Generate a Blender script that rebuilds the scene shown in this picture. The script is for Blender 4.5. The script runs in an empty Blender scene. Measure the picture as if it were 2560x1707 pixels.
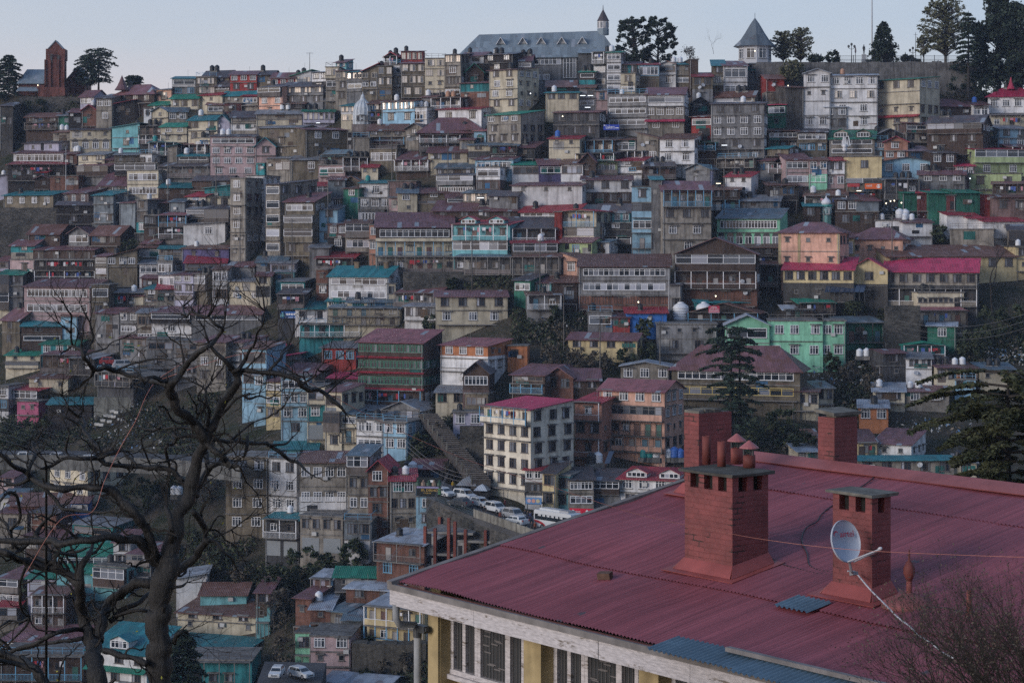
import bpy, bmesh, math, random
from mathutils import Vector, Matrix, Euler, noise
R = math.radians
rnd = random.Random(7)
scene = bpy.context.scene
COL = scene.collection
F = 5120.0; UC = 1280.0; H0 = 577.0      # focal length and horizon of the photograph, in its pixels

# ---------------------------------------------------------------- camera, sky, sun, exposure
cam = bpy.data.cameras.new('camera'); cam.sensor_width = 36; cam.lens = 72
cam.shift_y = (H0 - 853.5) / 2560; cam.clip_start = 0.5; cam.clip_end = 20000
camo = bpy.data.objects.new('camera', cam); COL.objects.link(camo)
camo.rotation_euler = (R(90), 0, 0); scene.camera = camo
SUN_EL, SUN_AZ = R(16), R(235)            # low glow behind the left shoulder (clockwise from +Y)
world = bpy.data.worlds.new('World'); scene.world = world; world.use_nodes = True
wt = world.node_tree; wt.nodes.clear()
wo = wt.nodes.new('ShaderNodeOutputWorld'); wb = wt.nodes.new('ShaderNodeBackground')
sky = wt.nodes.new('ShaderNodeTexSky'); sky.sky_type = 'NISHITA'; sky.sun_disc = False
sky.sun_elevation = SUN_EL; sky.sun_rotation = SUN_AZ; sky.air_density = 1.2; sky.dust_density = 2.5; sky.ozone_density = 1.0
# evening sky: the Nishita sky under a thin veil that is blue overhead and rose near the horizon, with faint cloud sheets
tc = wt.nodes.new('ShaderNodeTexCoord'); mp = wt.nodes.new('ShaderNodeMapping'); mp.inputs['Scale'].default_value = (1.6, 1.6, 9)
mp.inputs['Rotation'].default_value = (R(4), R(5), 0)
nz = wt.nodes.new('ShaderNodeTexNoise'); nz.inputs['Scale'].default_value = 2.2; nz.inputs['Detail'].default_value = 5
sep = wt.nodes.new('ShaderNodeSeparateXYZ'); wt.links.new(tc.outputs['Generated'], sep.inputs[0])
ad = wt.nodes.new('ShaderNodeMath'); ad.operation = 'MULTIPLY_ADD'; ad.inputs[1].default_value = .09; ad.inputs[2].default_value = -.045
ad2 = wt.nodes.new('ShaderNodeMath'); ad2.operation = 'ADD'
ad3 = wt.nodes.new('ShaderNodeMath'); ad3.operation = 'MULTIPLY_ADD'; ad3.inputs[1].default_value = .10
rp = wt.nodes.new('ShaderNodeValToRGB'); e = rp.color_ramp.elements
e[0].position = .0; e[0].color = (.64, .58, .64, 1); e[1].position = .55; e[1].color = (.17, .27, .48, 1)
for pos, c in ((.045, (.62, .58, .65, 1)), (.085, (.52, .56, .66, 1)), (.15, (.37, .48, .66, 1))):
    q = rp.color_ramp.elements.new(pos); q.color = c
wt.links.new(tc.outputs['Generated'], mp.inputs['Vector']); wt.links.new(mp.outputs[0], nz.inputs['Vector'])
wt.links.new(nz.outputs['Fac'], ad.inputs[0]); wt.links.new(ad.outputs[0], ad2.inputs[0]); wt.links.new(sep.outputs[2], ad3.inputs[2]); wt.links.new(sep.outputs[0], ad3.inputs[0])
wt.links.new(ad3.outputs[0], ad2.inputs[1]); wt.links.new(ad2.outputs[0], rp.inputs['Fac'])
sc_ = wt.nodes.new('ShaderNodeVectorMath'); sc_.operation = 'SCALE'; sc_.inputs['Scale'].default_value = 6.9
wt.links.new(rp.outputs['Color'], sc_.inputs[0])
cl = wt.nodes.new('ShaderNodeMix'); cl.data_type = 'RGBA'; cl.inputs['Factor'].default_value = .82
wt.links.new(sky.outputs['Color'], cl.inputs['A']); wt.links.new(sc_.outputs[0], cl.inputs['B']); wt.links.new(cl.outputs['Result'], wb.inputs['Color'])
wb.inputs['Strength'].default_value = 0.12
wt.links.new(wb.outputs[0], wo.inputs['Surface'])
sun = bpy.data.lights.new('sun', 'SUN'); sun.energy = 1.5; sun.angle = R(25); sun.color = (1.0, .95, .93)
suno = bpy.data.objects.new('sun', sun); COL.objects.link(suno)
_d = Vector((math.sin(SUN_AZ) * math.cos(SUN_EL), math.cos(SUN_AZ) * math.cos(SUN_EL), math.sin(SUN_EL)))
suno.rotation_euler = (-_d).to_track_quat('-Z', 'Y').to_euler()
scene.view_settings.view_transform = 'Standard'; scene.view_settings.look = 'None'
scene.view_settings.gamma = 1; scene.view_settings.use_curve_mapping = False
scene.view_settings.exposure = 0.45
scene.cycles.use_denoising = False
scene.cycles.max_bounces = 5; scene.cycles.diffuse_bounces = 3; scene.cycles.glossy_bounces = 2
scene.cycles.transmission_bounces = 2; scene.cycles.volume_bounces = 1; scene.cycles.caustics_reflective = False; scene.cycles.caustics_refractive = False

# ---------------------------------------------------------------- helpers
def lerp(a, b, t): return a + (b - a) * t
def interp(x, ks):
    if x <= ks[0][0]: return ks[0][1]
    for (a, p), (b, q) in zip(ks, ks[1:]):
        if x <= b: return lerp(p, q, (x - a) / (b - a))
    return ks[-1][1]
KN = [(60, 500), (150, 488), (300, 466), (500, 436), (700, 408), (900, 380), (1100, 352), (1250, 331), (1450, 306), (1707, 280), (2400, 205)]
def depth(u, v):
    d = interp(v, KN)
    if u < 1280: d += 70 * (1 - max(u, -900) / 1280.0) * interp(v, [(900, 1), (1700, .75)])
    return d
def P(u, v, Y): return Vector(((u - UC) / F * Y, Y, (H0 - v) / F * Y))
def proj(p): return UC + p.x / p.y * F, H0 - p.z / p.y * F
TY = [0, 427, 854, 1280]
def tp(r, c, x, y): return 640 * c + x * 10 / 3.672, TY[r] + y * 10 / 3.672     # survey grid units to photograph pixels

class MB:
    def __init__(s): s.v = []; s.f = []; s.m = []
    def add(s, vs, fs, m=0):
        o = len(s.v); s.v += [tuple(p) for p in vs]
        for f in fs: s.f.append([i + o for i in f]); s.m.append(m)
    def box(s, x0, x1, y0, y1, z0, z1, m=0, M=None):
        vs = [Vector(p) for p in ((x0,y0,z0),(x1,y0,z0),(x1,y1,z0),(x0,y1,z0),(x0,y0,z1),(x1,y0,z1),(x1,y1,z1),(x0,y1,z1))]
        if M: vs = [M @ p for p in vs]
        s.add(vs, [(0,3,2,1),(4,5,6,7),(0,1,5,4),(1,2,6,5),(2,3,7,6),(3,0,4,7)], m)
    def slab(s, pts, t, m=0):
        pts = [Vector(p) for p in pts]; n = (pts[1]-pts[0]).cross(pts[2]-pts[0]).normalized()
        if n.z < 0: pts.reverse(); n = -n
        k = len(pts); lo = [p - n * t for p in pts]
        s.add(pts + lo, [tuple(range(k)), tuple(range(2*k-1, k-1, -1))] + [(i, i+k, (i+1)%k+k, (i+1)%k) for i in range(k)], m)
    def prism(s, poly, y0, y1, m=0):           # polygon in x,z pushed along y
        k = len(poly)
        s.add([(x, y0, z) for x, z in poly] + [(x, y1, z) for x, z in poly],
              [tuple(range(k)), tuple(range(2*k-1, k-1, -1))] + [(i, i+k, (i+1)%k+k, (i+1)%k) for i in range(k)], m)
    def tube(s, pts, rad, n=6, m=0, cap=True):
        pts = [Vector(p) for p in pts]
        if not isinstance(rad, (list, tuple)): rad = [rad] * len(pts)
        o = len(s.v); up = None
        for i, p in enumerate(pts):
            d = (pts[min(i+1, len(pts)-1)] - pts[max(i-1, 0)])
            if d.length < 1e-9: d = Vector((0, 0, 1))
            d.normalize()
            if up is None: up = d.orthogonal().normalized()
            up = (up - d * up.dot(d))
            if up.length < 1e-6: up = d.orthogonal()
            up.normalize(); w = d.cross(up)
            for k in range(n):
                a = 2 * math.pi * k / n
                s.v.append(tuple(p + (up * math.cos(a) + w * math.sin(a)) * rad[i]))
        for i in range(len(pts) - 1):
            for k in range(n):
                s.f.append([o+i*n+k, o+i*n+(k+1)%n, o+(i+1)*n+(k+1)%n, o+(i+1)*n+k]); s.m.append(m)
        if cap:
            s.f.append([o+k for k in range(n)][::-1]); s.m.append(m)
            e = o + (len(pts)-1)*n; s.f.append([e+k for k in range(n)]); s.m.append(m)
    def lathe(s, prof, n=14, m=0, c=(0,0,0)):
        o = len(s.v)
        for r, z in prof:
            for k in range(n):
                a = 2*math.pi*k/n; s.v.append((c[0]+r*math.cos(a), c[1]+r*math.sin(a), c[2]+z))
        for i in range(len(prof)-1):
            for k in range(n):
                s.f.append([o+i*n+k, o+i*n+(k+1)%n, o+(i+1)*n+(k+1)%n, o+(i+1)*n+k]); s.m.append(m)
        e = o+(len(prof)-1)*n
        s.f.append([e+k for k in range(n)]); s.m.append(m); s.f.append([o+k for k in range(n)][::-1]); s.m.append(m)
    def mesh(s, name, mats, smooth=False):
        me = bpy.data.meshes.new(name); me.from_pydata(s.v, [], s.f)
        for m in mats: me.materials.append(m)
        if len(mats) > 1: me.polygons.foreach_set('material_index', s.m)
        if smooth: me.polygons.foreach_set('use_smooth', [True]*len(s.f))
        me.update(); return me
    def build(s, name, mats, parent=None, smooth=False):
        if not isinstance(mats, (list, tuple)): mats = [mats]
        return link(name, s.mesh(name, mats, smooth), parent)
def link(name, me, parent=None):
    o = bpy.data.objects.new(name, me); COL.objects.link(o)
    if parent: o.parent = parent
    return o
def empty(name, loc, rz=0.0):
    o = bpy.data.objects.new(name, None); COL.objects.link(o); o.empty_display_size = .5
    o.location = loc; o.rotation_euler = (0, 0, rz); return o
def tag(o, label, cat, group=None, kind=None):
    if label: o['label'] = label
    if cat: o['category'] = cat
    if group: o['group'] = group
    if kind: o['kind'] = kind
    return o
PENDING = []   # (object, kind text, category, group, u, v): repeats whose label is finished once every thing stands
LANDMARKS = []  # (short name, u, v, object)

# ---------------------------------------------------------------- materials
MATS = {}
def nodes(name):
    m = bpy.data.materials.new(name); m.use_nodes = True; t = m.node_tree
    return m, t, t.nodes['Principled BSDF']
def N(t, k, **kw):
    n = t.nodes.new('ShaderNode' + k)
    for a, b in kw.items():
        if a in n.bl_rna.properties: setattr(n, a, b)
        else: n.inputs[a].default_value = b
    return n
def ramp(t, a, b, ca=(0,0,0,1), cb=(1,1,1,1)):
    r = t.nodes.new('ShaderNodeValToRGB'); e = r.color_ramp.elements
    e[0].position = a; e[1].position = b; e[0].color = ca; e[1].color = cb; return r
def mixc(t, mode, fac, a, b):
    m = t.nodes.new('ShaderNodeMix'); m.data_type = 'RGBA'; m.blend_type = mode
    for s, v in (('Factor', fac), ('A', a), ('B', b)):
        if hasattr(v, 'is_output'): t.links.new(v, m.inputs[s])
        elif s == 'Factor': m.inputs[s].default_value = v
        else: m.inputs[s].default_value = (*v, 1) if len(v) == 3 else v
    return m.outputs['Result']
def g4(x): return (x, x, x, 1)
def plain(name, c, rough=.6, metal=0.0, spec=.4, emit=0.0):
    if name in MATS: return MATS[name]
    m, t, b = nodes(name); b.inputs['Base Color'].default_value = (*c, 1); b.inputs['Roughness'].default_value = rough
    b.inputs['Metallic'].default_value = metal; b.inputs['Specular IOR Level'].default_value = spec
    if emit: b.inputs['Emission Color'].default_value = (*c, 1); b.inputs['Emission Strength'].default_value = emit
    MATS[name] = m; return m
def worn(name, c, amt=1.0, scale=.45, streak=True, rough=.85, var=.25, bump=0.0, dark=(.42, .4, .38)):
    """paint or plaster with stains: soft blotches, runs of dirt down the wall, a value of its own per object"""
    if name in MATS: return MATS[name]
    m, t, b = nodes(name); L = t.links.new
    geo = N(t, 'NewGeometry'); oi = N(t, 'ObjectInfo')
    n1 = N(t, 'TexNoise', Scale=scale, Detail=6.0, Roughness=.65); L(geo.outputs['Position'], n1.inputs['Vector'])
    r1 = ramp(t, .38, .66, g4(lerp(1, .38, amt*.7)), g4(1.12)); L(n1.outputs['Fac'], r1.inputs['Fac'])
    col = mixc(t, 'MULTIPLY', 1.0, c, r1.outputs['Color'])
    if streak:
        mp = N(t, 'Mapping'); mp.inputs['Scale'].default_value = (1.7, 1.7, .16); L(geo.outputs['Position'], mp.inputs['Vector'])
        n2 = N(t, 'TexNoise', Scale=1.0, Detail=4.0); L(mp.outputs[0], n2.inputs['Vector'])
        r2 = ramp(t, .48, .68, g4(0), g4(.85*amt)); L(n2.outputs['Fac'], r2.inputs['Fac'])
        col = mixc(t, 'MULTIPLY', r2.outputs['Color'], col, dark)
    hs = N(t, 'HueSaturation'); L(col, hs.inputs['Color'])
    mr = N(t, 'MapRange'); mr.inputs['To Min'].default_value = 1-var; mr.inputs['To Max'].default_value = 1+var*.6
    L(oi.outputs['Random'], mr.inputs['Value']); L(mr.outputs[0], hs.inputs['Value'])
    L(hs.outputs[0], b.inputs['Base Color']); b.inputs['Roughness'].default_value = rough; b.inputs['Specular IOR Level'].default_value = .25
    if bump:
        bp = N(t, 'Bump', Strength=bump, Distance=.05); n3 = N(t, 'TexNoise', Scale=6.0, Detail=5.0)
        L(geo.outputs['Position'], n3.inputs['Vector']); L(n3.outputs['Fac'], bp.inputs['Height']); L(bp.outputs[0], b.inputs['Normal'])
    MATS[name] = m; return m
def sheet(name, c, rust=.35, axis=0, rustc=(.115, .052, .035), rough=.5, metal=.0, bare=.955):
    """corrugated sheets: each sheet weathered a little differently, rust in patches, ribs across the fall"""
    key = name + str(axis)
    if key in MATS: return MATS[key]
    m, t, b = nodes(key); L = t.links.new
    geo = N(t, 'NewGeometry'); oi = N(t, 'ObjectInfo'); tc = N(t, 'TexCoord')
    sx = N(t, 'SeparateXYZ'); L(tc.outputs['Object'], sx.inputs[0])
    md = N(t, 'Math', operation='MULTIPLY'); md.inputs[1].default_value = 1/.9; L(sx.outputs[axis], md.inputs[0])
    fl = N(t, 'Math', operation='FLOOR'); L(md.outputs[0], fl.inputs[0])
    cb = N(t, 'CombineXYZ'); L(fl.outputs[0], cb.inputs[0]); L(oi.outputs['Random'], cb.inputs[1])
    m2 = N(t, 'Math', operation='MULTIPLY'); m2.inputs[1].default_value = 1/2.6; L(sx.outputs[1-axis], m2.inputs[0])
    f2 = N(t, 'Math', operation='FLOOR'); L(m2.outputs[0], f2.inputs[0]); L(f2.outputs[0], cb.inputs[2])
    wn = N(t, 'TexWhiteNoise', noise_dimensions='3D'); L(cb.outputs[0], wn.inputs['Vector'])
    rs = ramp(t, 0, 1, g4(.72), g4(1.18)); L(wn.outputs['Value'], rs.inputs['Fac'])
    col = mixc(t, 'MULTIPLY', 1.0, c, rs.outputs['Color'])
    n1 = N(t, 'TexNoise', Scale=.55, Detail=7.0, Roughness=.7); L(geo.outputs['Position'], n1.inputs['Vector'])
    rr = ramp(t, .62-rust*.35, .8-rust*.3, g4(0), g4(.9)); L(n1.outputs['Fac'], rr.inputs['Fac'])
    col = mixc(t, 'MIX', rr.outputs['Color'], col, rustc)
    # now and then one replaced sheet of bare metal
    gt = N(t, 'Math', operation='GREATER_THAN'); gt.inputs[1].default_value = bare; L(wn.outputs['Value'], gt.inputs[0])
    col = mixc(t, 'MIX', gt.outputs[0], col, (.24, .27, .31))
    hs = N(t, 'HueSaturation'); L(col, hs.inputs['Color']); mr = N(t, 'MapRange'); mr.inputs['To Min'].default_value = .75; mr.inputs['To Max'].default_value = 1.15
    L(oi.outputs['Random'], mr.inputs['Value']); L(mr.outputs[0], hs.inputs['Value'])
    L(hs.outputs[0], b.inputs['Base Color']); b.inputs['Roughness'].default_value = rough; b.inputs['Metallic'].default_value = metal; b.inputs['Specular IOR Level'].default_value = .35
    wv = N(t, 'Math', operation='MULTIPLY'); wv.inputs[1].default_value = 2*math.pi/.3; L(sx.outputs[axis], wv.inputs[0])
    sn = N(t, 'Math', operation='SINE'); L(wv.outputs[0], sn.inputs[0])
    bp = N(t, 'Bump', Strength=.5, Distance=.04); L(sn.outputs[0], bp.inputs['Height']); L(bp.outputs[0], b.inputs['Normal'])
    MATS[key] = m; return m
def glass(name, c, rough=.12, spec=.6, var=.5):
    if name in MATS: return MATS[name]
    m, t, b = nodes(name); L = t.links.new
    oi = N(t, 'ObjectInfo'); hs = N(t, 'HueSaturation'); hs.inputs['Color'].default_value = (*c, 1)
    mr = N(t, 'MapRange'); mr.inputs['To Min'].default_value = 1-var; mr.inputs['To Max'].default_value = 1+var
    L(oi.outputs['Random'], mr.inputs['Value']); L(mr.outputs[0], hs.inputs['Value']); L(hs.outputs[0], b.inputs['Base Color'])
    b.inputs['Roughness'].default_value = rough; b.inputs['Specular IOR Level'].default_value = spec
    MATS[name] = m; return m
def leafm(name, c, c2, var=.3):
    if name in MATS: return MATS[name]
    m, t, b = nodes(name); L = t.links.new
    geo = N(t, 'NewGeometry'); n1 = N(t, 'TexNoise', Scale=.8, Detail=3.0); L(geo.outputs['Position'], n1.inputs['Vector'])
    r1 = ramp(t, .35, .65, (*c, 1), (*c2, 1)); L(n1.outputs['Fac'], r1.inputs['Fac'])
    hs = N(t, 'HueSaturation'); L(r1.outputs[0], hs.inputs['Color'])
    mr = N(t, 'MapRange'); mr.inputs['To Min'].default_value = 1-var; mr.inputs['To Max'].default_value = 1+var
    L(geo.outputs['Random Per Island'], mr.inputs['Value']); L(mr.outputs[0], hs.inputs['Value'])
    L(hs.outputs[0], b.inputs['Base Color']); b.inputs['Roughness'].default_value = .7; b.inputs['Specular IOR Level'].default_value = .2
    MATS[name] = m; return m
# ---------------------------------------------------------------- the palette of the town
WALLC = dict(wh=(.6,.6,.62), cr=(.5,.45,.35), cw=(.62,.57,.48), ye=(.5,.41,.24), bg=(.27,.245,.215), gy=(.21,.21,.22), dg=(.07,.07,.075), br=(.07,.048,.04),
 db=(.035,.03,.03), bk=(.17,.085,.065), rd=(.3,.05,.045), pk=(.42,.31,.32), pe=(.64,.38,.29), sa=(.4,.21,.16), tq=(.16,.38,.42), lb=(.28,.46,.6),
 bl=(.04,.15,.46), mi=(.24,.54,.38), gn=(.04,.17,.12), lv=(.4,.39,.5), ol=(.165,.14,.105), st=(.075,.07,.067), ti=(.2,.23,.26), lg=(.36,.44,.24), **{'or':(.42,.17,.08)},
 pu=(.1,.09,.2), mv=(.16,.11,.105), mw=(.14,.045,.045), tw=(.04,.23,.26), hp=(.5,.14,.25))
WN = dict(wh='white', cw='cream white', cr='cream', ye='yellow', bg='beige', gy='grey', dg='dark grey', br='brown timber', db='dark timber', bk='brick', rd='red',
 pk='pale pink', pe='peach', sa='salmon', tq='turquoise', lb='light blue', bl='bright blue', mi='mint green', gn='dark green', lv='pale lilac',
 ol='olive brown', st='stone', ti='tin clad', lg='lime', **{'or':'orange'}, pu='purple', mv='mauve', mw='maroon', tw='teal', hp='hot pink')
ROOFC = dict(mr=(.17,.085,.1), rs=(.2,.115,.105), gy=(.2,.215,.24), bg=(.11,.16,.2), gn=(.02,.19,.13), te=(.025,.17,.2), rd=(.3,.035,.05),
 pk=(.38,.035,.085), dk=(.085,.078,.088), lt=(.33,.37,.43), lv=(.25,.2,.24), rr=(.27,.1,.11))
RN = dict(mr='maroon', rs='rusty', gy='grey metal', bg='blue-grey', gn='green', te='teal', rd='red', pk='crimson', dk='dark', lt='pale metal', lv='lilac-grey', rr='faded rose')
def wallm(k): return worn('wall ' + WN[k], WALLC[k], .7 if k in ('db', 'br') else .62 if k in ('wh', 'cw', 'pe', 'sa', 'mi', 'ye', 'lb', 'tq', 'pk', 'cr', 'lg', 'lv', 'or', 'hp', 'bl') else 1.0)
def roofm(k, axis=0): return sheet('roof ' + RN[k], ROOFC[k], {'rs': .85, 'mr': .5, 'rd': .2, 'pk': .08, 'gn': .12, 'te': .15, 'rr': .25}.get(k, .3), axis, bare=1.1 if k in ('pk', 'gn', 'te', 'rd') else .955)
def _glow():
    m = glass('window glass tinted with sky glow', (.6, .54, .48), .2, 1.0, .3); m.node_tree.nodes['Principled BSDF'].inputs['Metallic'].default_value = .35  # pale warm base and part metal put the sky's reflection into the colour
CONC = lambda: worn('old concrete', (.2, .19, .18), 1.0)
FRAMES = dict(a=('white painted frame', (.68, .69, .72)), b=('dark wood frame', (.06, .045, .04)), c=('white painted frame', (.68, .69, .72)),
 f=('grey wood frame', (.16, .15, .145)), g=('green wood frame', (.03, .17, .11)), u=('blue wood frame', (.12, .32, .5)), l=('pale wood frame', (.4, .36, .31)),
 r=('white painted frame', (.68, .69, .72)), y=('yellow wood frame', (.5, .38, .12)), k=('brown wood frame', (.13, .09, .07)))
def gl():
    return [glass('window glass dark', (.022, .027, .035)), glass('window glass with curtain', (.1, .11, .13), .2), glass('window glass pale', (.26, .27, .31), .2)]
def skyglass(): return [glass('window glass tinted with sky glow', (.5, .46, .42), .16, 1.0, .3), glass('window glass with curtain', (.1, .11, .13), .2), glass('window glass dark', (.022, .027, .035))]
_glow()
WCACHE = {}
def window_mesh(code, w, h, n, arch=False):
    """a window: frame proud of the wall, panes set back inside it, a sill, sometimes a rain hood"""
    w = max(.3, round(w*5)/5); h = max(.3, round(h*5)/5)
    var = rnd.randrange(4); key = (code, w, h, n, arch, var)
    if key in WCACHE: return WCACHE[key]
    r = random.Random(repr(key)); b = MB(); t = .09 if w < 3 else .11; dp = .07
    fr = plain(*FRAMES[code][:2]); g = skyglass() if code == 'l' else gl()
    b.box(-w/2, w/2, -dp, 0, -h/2, -h/2+t); b.box(-w/2, w/2, -dp, 0, h/2-t, h/2)
    for i in range(n+1):
        x = lerp(-w/2, w/2-t, i/n); b.box(x, x+t, -dp, 0, -h/2+t, h/2-t)
    zt = h/2 - h*.3
    if h > 1.1 and code != 'r': b.box(-w/2+t, w/2-t, -dp*.8, 0, zt, zt+.06)
    for i in range(n):
        x = lerp(-w/2, w/2-t, i/n); q = r.random()
        b.box(x+t, x+(w-t)/n, -dp*.35, 0, -h/2+t, h/2-t, 1 if q < .55 else 2 if q < .85 else 3)
    b.box(-w/2-.12, w/2+.12, -.16, 0, -h/2-.1, -h/2, 4)
    if var < 2 and code in 'abfu' and n <= 3:
        b.slab([(-w/2-.25, -.55, h/2+.12), (w/2+.25, -.55, h/2+.12), (w/2+.25, 0, h/2+.26), (-w/2-.25, 0, h/2+.26)], .07, 4)
    if arch:
        k = 9; pts = [(w/2*math.cos(math.pi*i/k), h/2 + w*.6*math.sin(math.pi*i/k)) for i in range(k+1)]
        b.prism(pts, -dp*.7, 0, 1)
    me = b.mesh('window', [fr] + g + [CONC()], False); WCACHE[key] = me; return me
def laundry(b, x0, x1, y, z, r, m):
    x = x0
    while x < x1 - .3:
        w = r.uniform(.25, .8); h = r.uniform(.4, 1.0)
        if r.random() < .6: b.box(x, x+w, y-.015, y+.015, z-h, z, m + r.randrange(5))
        x += w + .08
def cloths(): return [plain('cloth ' + n, c, .9) for n, c in (('red', (.35,.03,.04)), ('white', (.55,.55,.58)), ('blue', (.06,.1,.3)), ('pink', (.4,.2,.24)), ('black', (.03,.03,.035)))]
class H: pass
def opening_row(h, parent, code, n, W, z0, hs, r, T, side=False):
    """one storey of one wall. T maps (x along the wall, y out of it, z) to the house"""
    zc = z0 + hs*.54
    if not h.known and code in 'acf' and r.random() < .34: code = {'a': r.choice('bbfu'), 'f': 'b', 'c': r.choice('kk')}[code]
    def put(me, x, z, name='window'):
        o = link(name, me, parent); o.matrix_local = T @ Matrix.Translation((x, 0, z)); return o
    if code in 'abfulgr' and code:
        cell = W / n; w = min({'f': .8, 'l': 1.5, 'g': 1.5}.get(code, 1.5), cell*.7); hh = min({'f': .9, 'r': 1.5}.get(code, 1.55), hs*.6)
        if code == 'g': w = cell*.94; hh = hs*.5
        for i in range(n):
            x = -W/2 + cell*(i+.5) + (r.uniform(-.1, .1)*cell if n < 4 and code not in 'gr' else 0)
            put(window_mesh(code, w, hh, 1 if w < .9 else 2 if w < 1.4 else 3, code == 'r'), x, zc + (.05*hs if code != 'r' else -.08*hs))
    elif code in 'cyk':
        w = W*.9; hh = hs*.5; put(window_mesh(code, w, hh, n), 0, zc)
    elif code == 'e':      # glazed wooden veranda hung in front of the wall
        b = MB(); w = W*.97; d = .9; zb = z0 + .02; zt = z0 + hs*.97; zm = z0 + hs*.42
        b.box(-w/2, w/2, -d, 0, zb-.12, zb, 1); b.box(-w/2, w/2, -d+.04, 0, zb, zm, 0); b.box(-w/2, w/2, -d-.05, 0, zt-.12, zt, 1)
        for i in range(n+1):
            x = lerp(-w/2, w/2-.1, i/n); b.box(x, x+.1, -d, -d+.1, zm, zt-.12, 2)
        b.box(-w/2, w/2, -d, -d+.1, zm, zm+.08, 2); b.box(-w/2+.1, w/2-.1, -d+.02, -d+.08, lerp(zm, zt, .62), lerp(zm, zt, .62)+.07, 2)
        for i in range(n):
            x = lerp(-w/2, w/2-.1, i/n); q = r.random()
            b.box(x+.1, x+(w-.1)/n, -d+.05, -d+.07, zm+.08, zt-.12, 3 if q < .6 else 4 if q < .85 else 5)
        for x in (-w/2, w/2-.05): b.box(x, x+.05, -d+.1, 0, zm, zt-.12, 0)
        pan = r.choice([WALLC['br'], WALLC['db'], (.14, .12, .11), (.2, .18, .17)])
        o = b.build('veranda', [wallm(h.wc) if h.known else worn('veranda boards %d' % int(pan[0]*1000), pan, .8), CONC(), plain(*FRAMES[r.choice('cabf')][:2])] + gl(), parent); o.matrix_local = T
    elif code == 'd':      # open gallery: slab, posts, railing, doors behind
        b = MB(); w = W*.99; d = 1.15; zt = z0 + hs*.98
        b.box(-w/2, w/2, -d, 0, z0-.16, z0, 0)
        for i in range(n+1):
            x = lerp(-w/2, w/2-.13, i/n); b.box(x, x+.13, -d, -d+.13, z0, zt, 1)
        b.box(-w/2, w/2, -d, -d+.05, z0+.95, z0+1.02, 1); k = max(6, int(w/.22))
        if r.random() < (.75 if h.known else .45): b.box(-w/2, w/2, -d+.03, -d+.07, z0+.1, z0+.9, 2)
        else:
            for i in range(k): x = lerp(-w/2, w/2, (i+.5)/k); b.box(x-.018, x+.018, -d, -d+.035, z0, z0+.95, 1)
        b.box(-w/2, w/2, -d-.1, 0, zt, zt+.1, 0)
        if r.random() < .4: laundry(b, -w*.3, w*.3, -d+.25, z0+hs*.8, r, 3)
        o = b.build('balcony', [CONC(), plain(*r.choice([FRAMES['b'], FRAMES['f'], FRAMES['c']])[:2]) if r.random() < .8 else plain(*FRAMES['u']), wallm(h.wc) if h.known else worn('railing boards', (.16, .14, .14), .8)] + cloths(), parent); o.matrix_local = T
        for i in range(n):
            x = -W/2 + W/n*(i+.5)
            if r.random() < .55:
                db = MB(); dw = min(.9, W/n*.5); db.box(-dw/2-.07, dw/2+.07, -.05, 0, 0, 2.05 if hs > 2.3 else hs*.8, 0); db.box(-dw/2, dw/2, -.07, 0, 0, 1.98 if hs > 2.3 else hs*.77, 1)
                c = r.choice([(.05,.04,.035), (.12,.06,.05), (.06,.14,.2), (.25,.24,.24), (.04,.12,.1)])
                dd = db.build('door', [plain(*FRAMES['b']), plain('door paint %d' % int(c[0]*100+c[2]*1000), c, .5)], parent); dd.matrix_local = T @ Matrix.Translation((x, 0, z0))
            else: put(window_mesh(r.choice('abf'), min(1.3, W/n*.65), min(1.2, hs*.45), 2), x, zc)
    elif code == 'o':
        for i in range(n):
            x = -W/2 + W/n*(i+.5); db = MB(); dw = W/n*.8; hh = hs*.8; db.box(-dw/2, dw/2, -.04, 0, 0, hh, 0)
            for q in range(int(hh/.18)): db.box(-dw/2, dw/2, -.06, -.04, q*.18, q*.18+.1, 0)
            dd = db.build('shutter', [plain('shutter grey', (.2, .22, .24), .45)], parent); dd.matrix_local = T @ Matrix.Translation((x, 0, z0))
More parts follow.
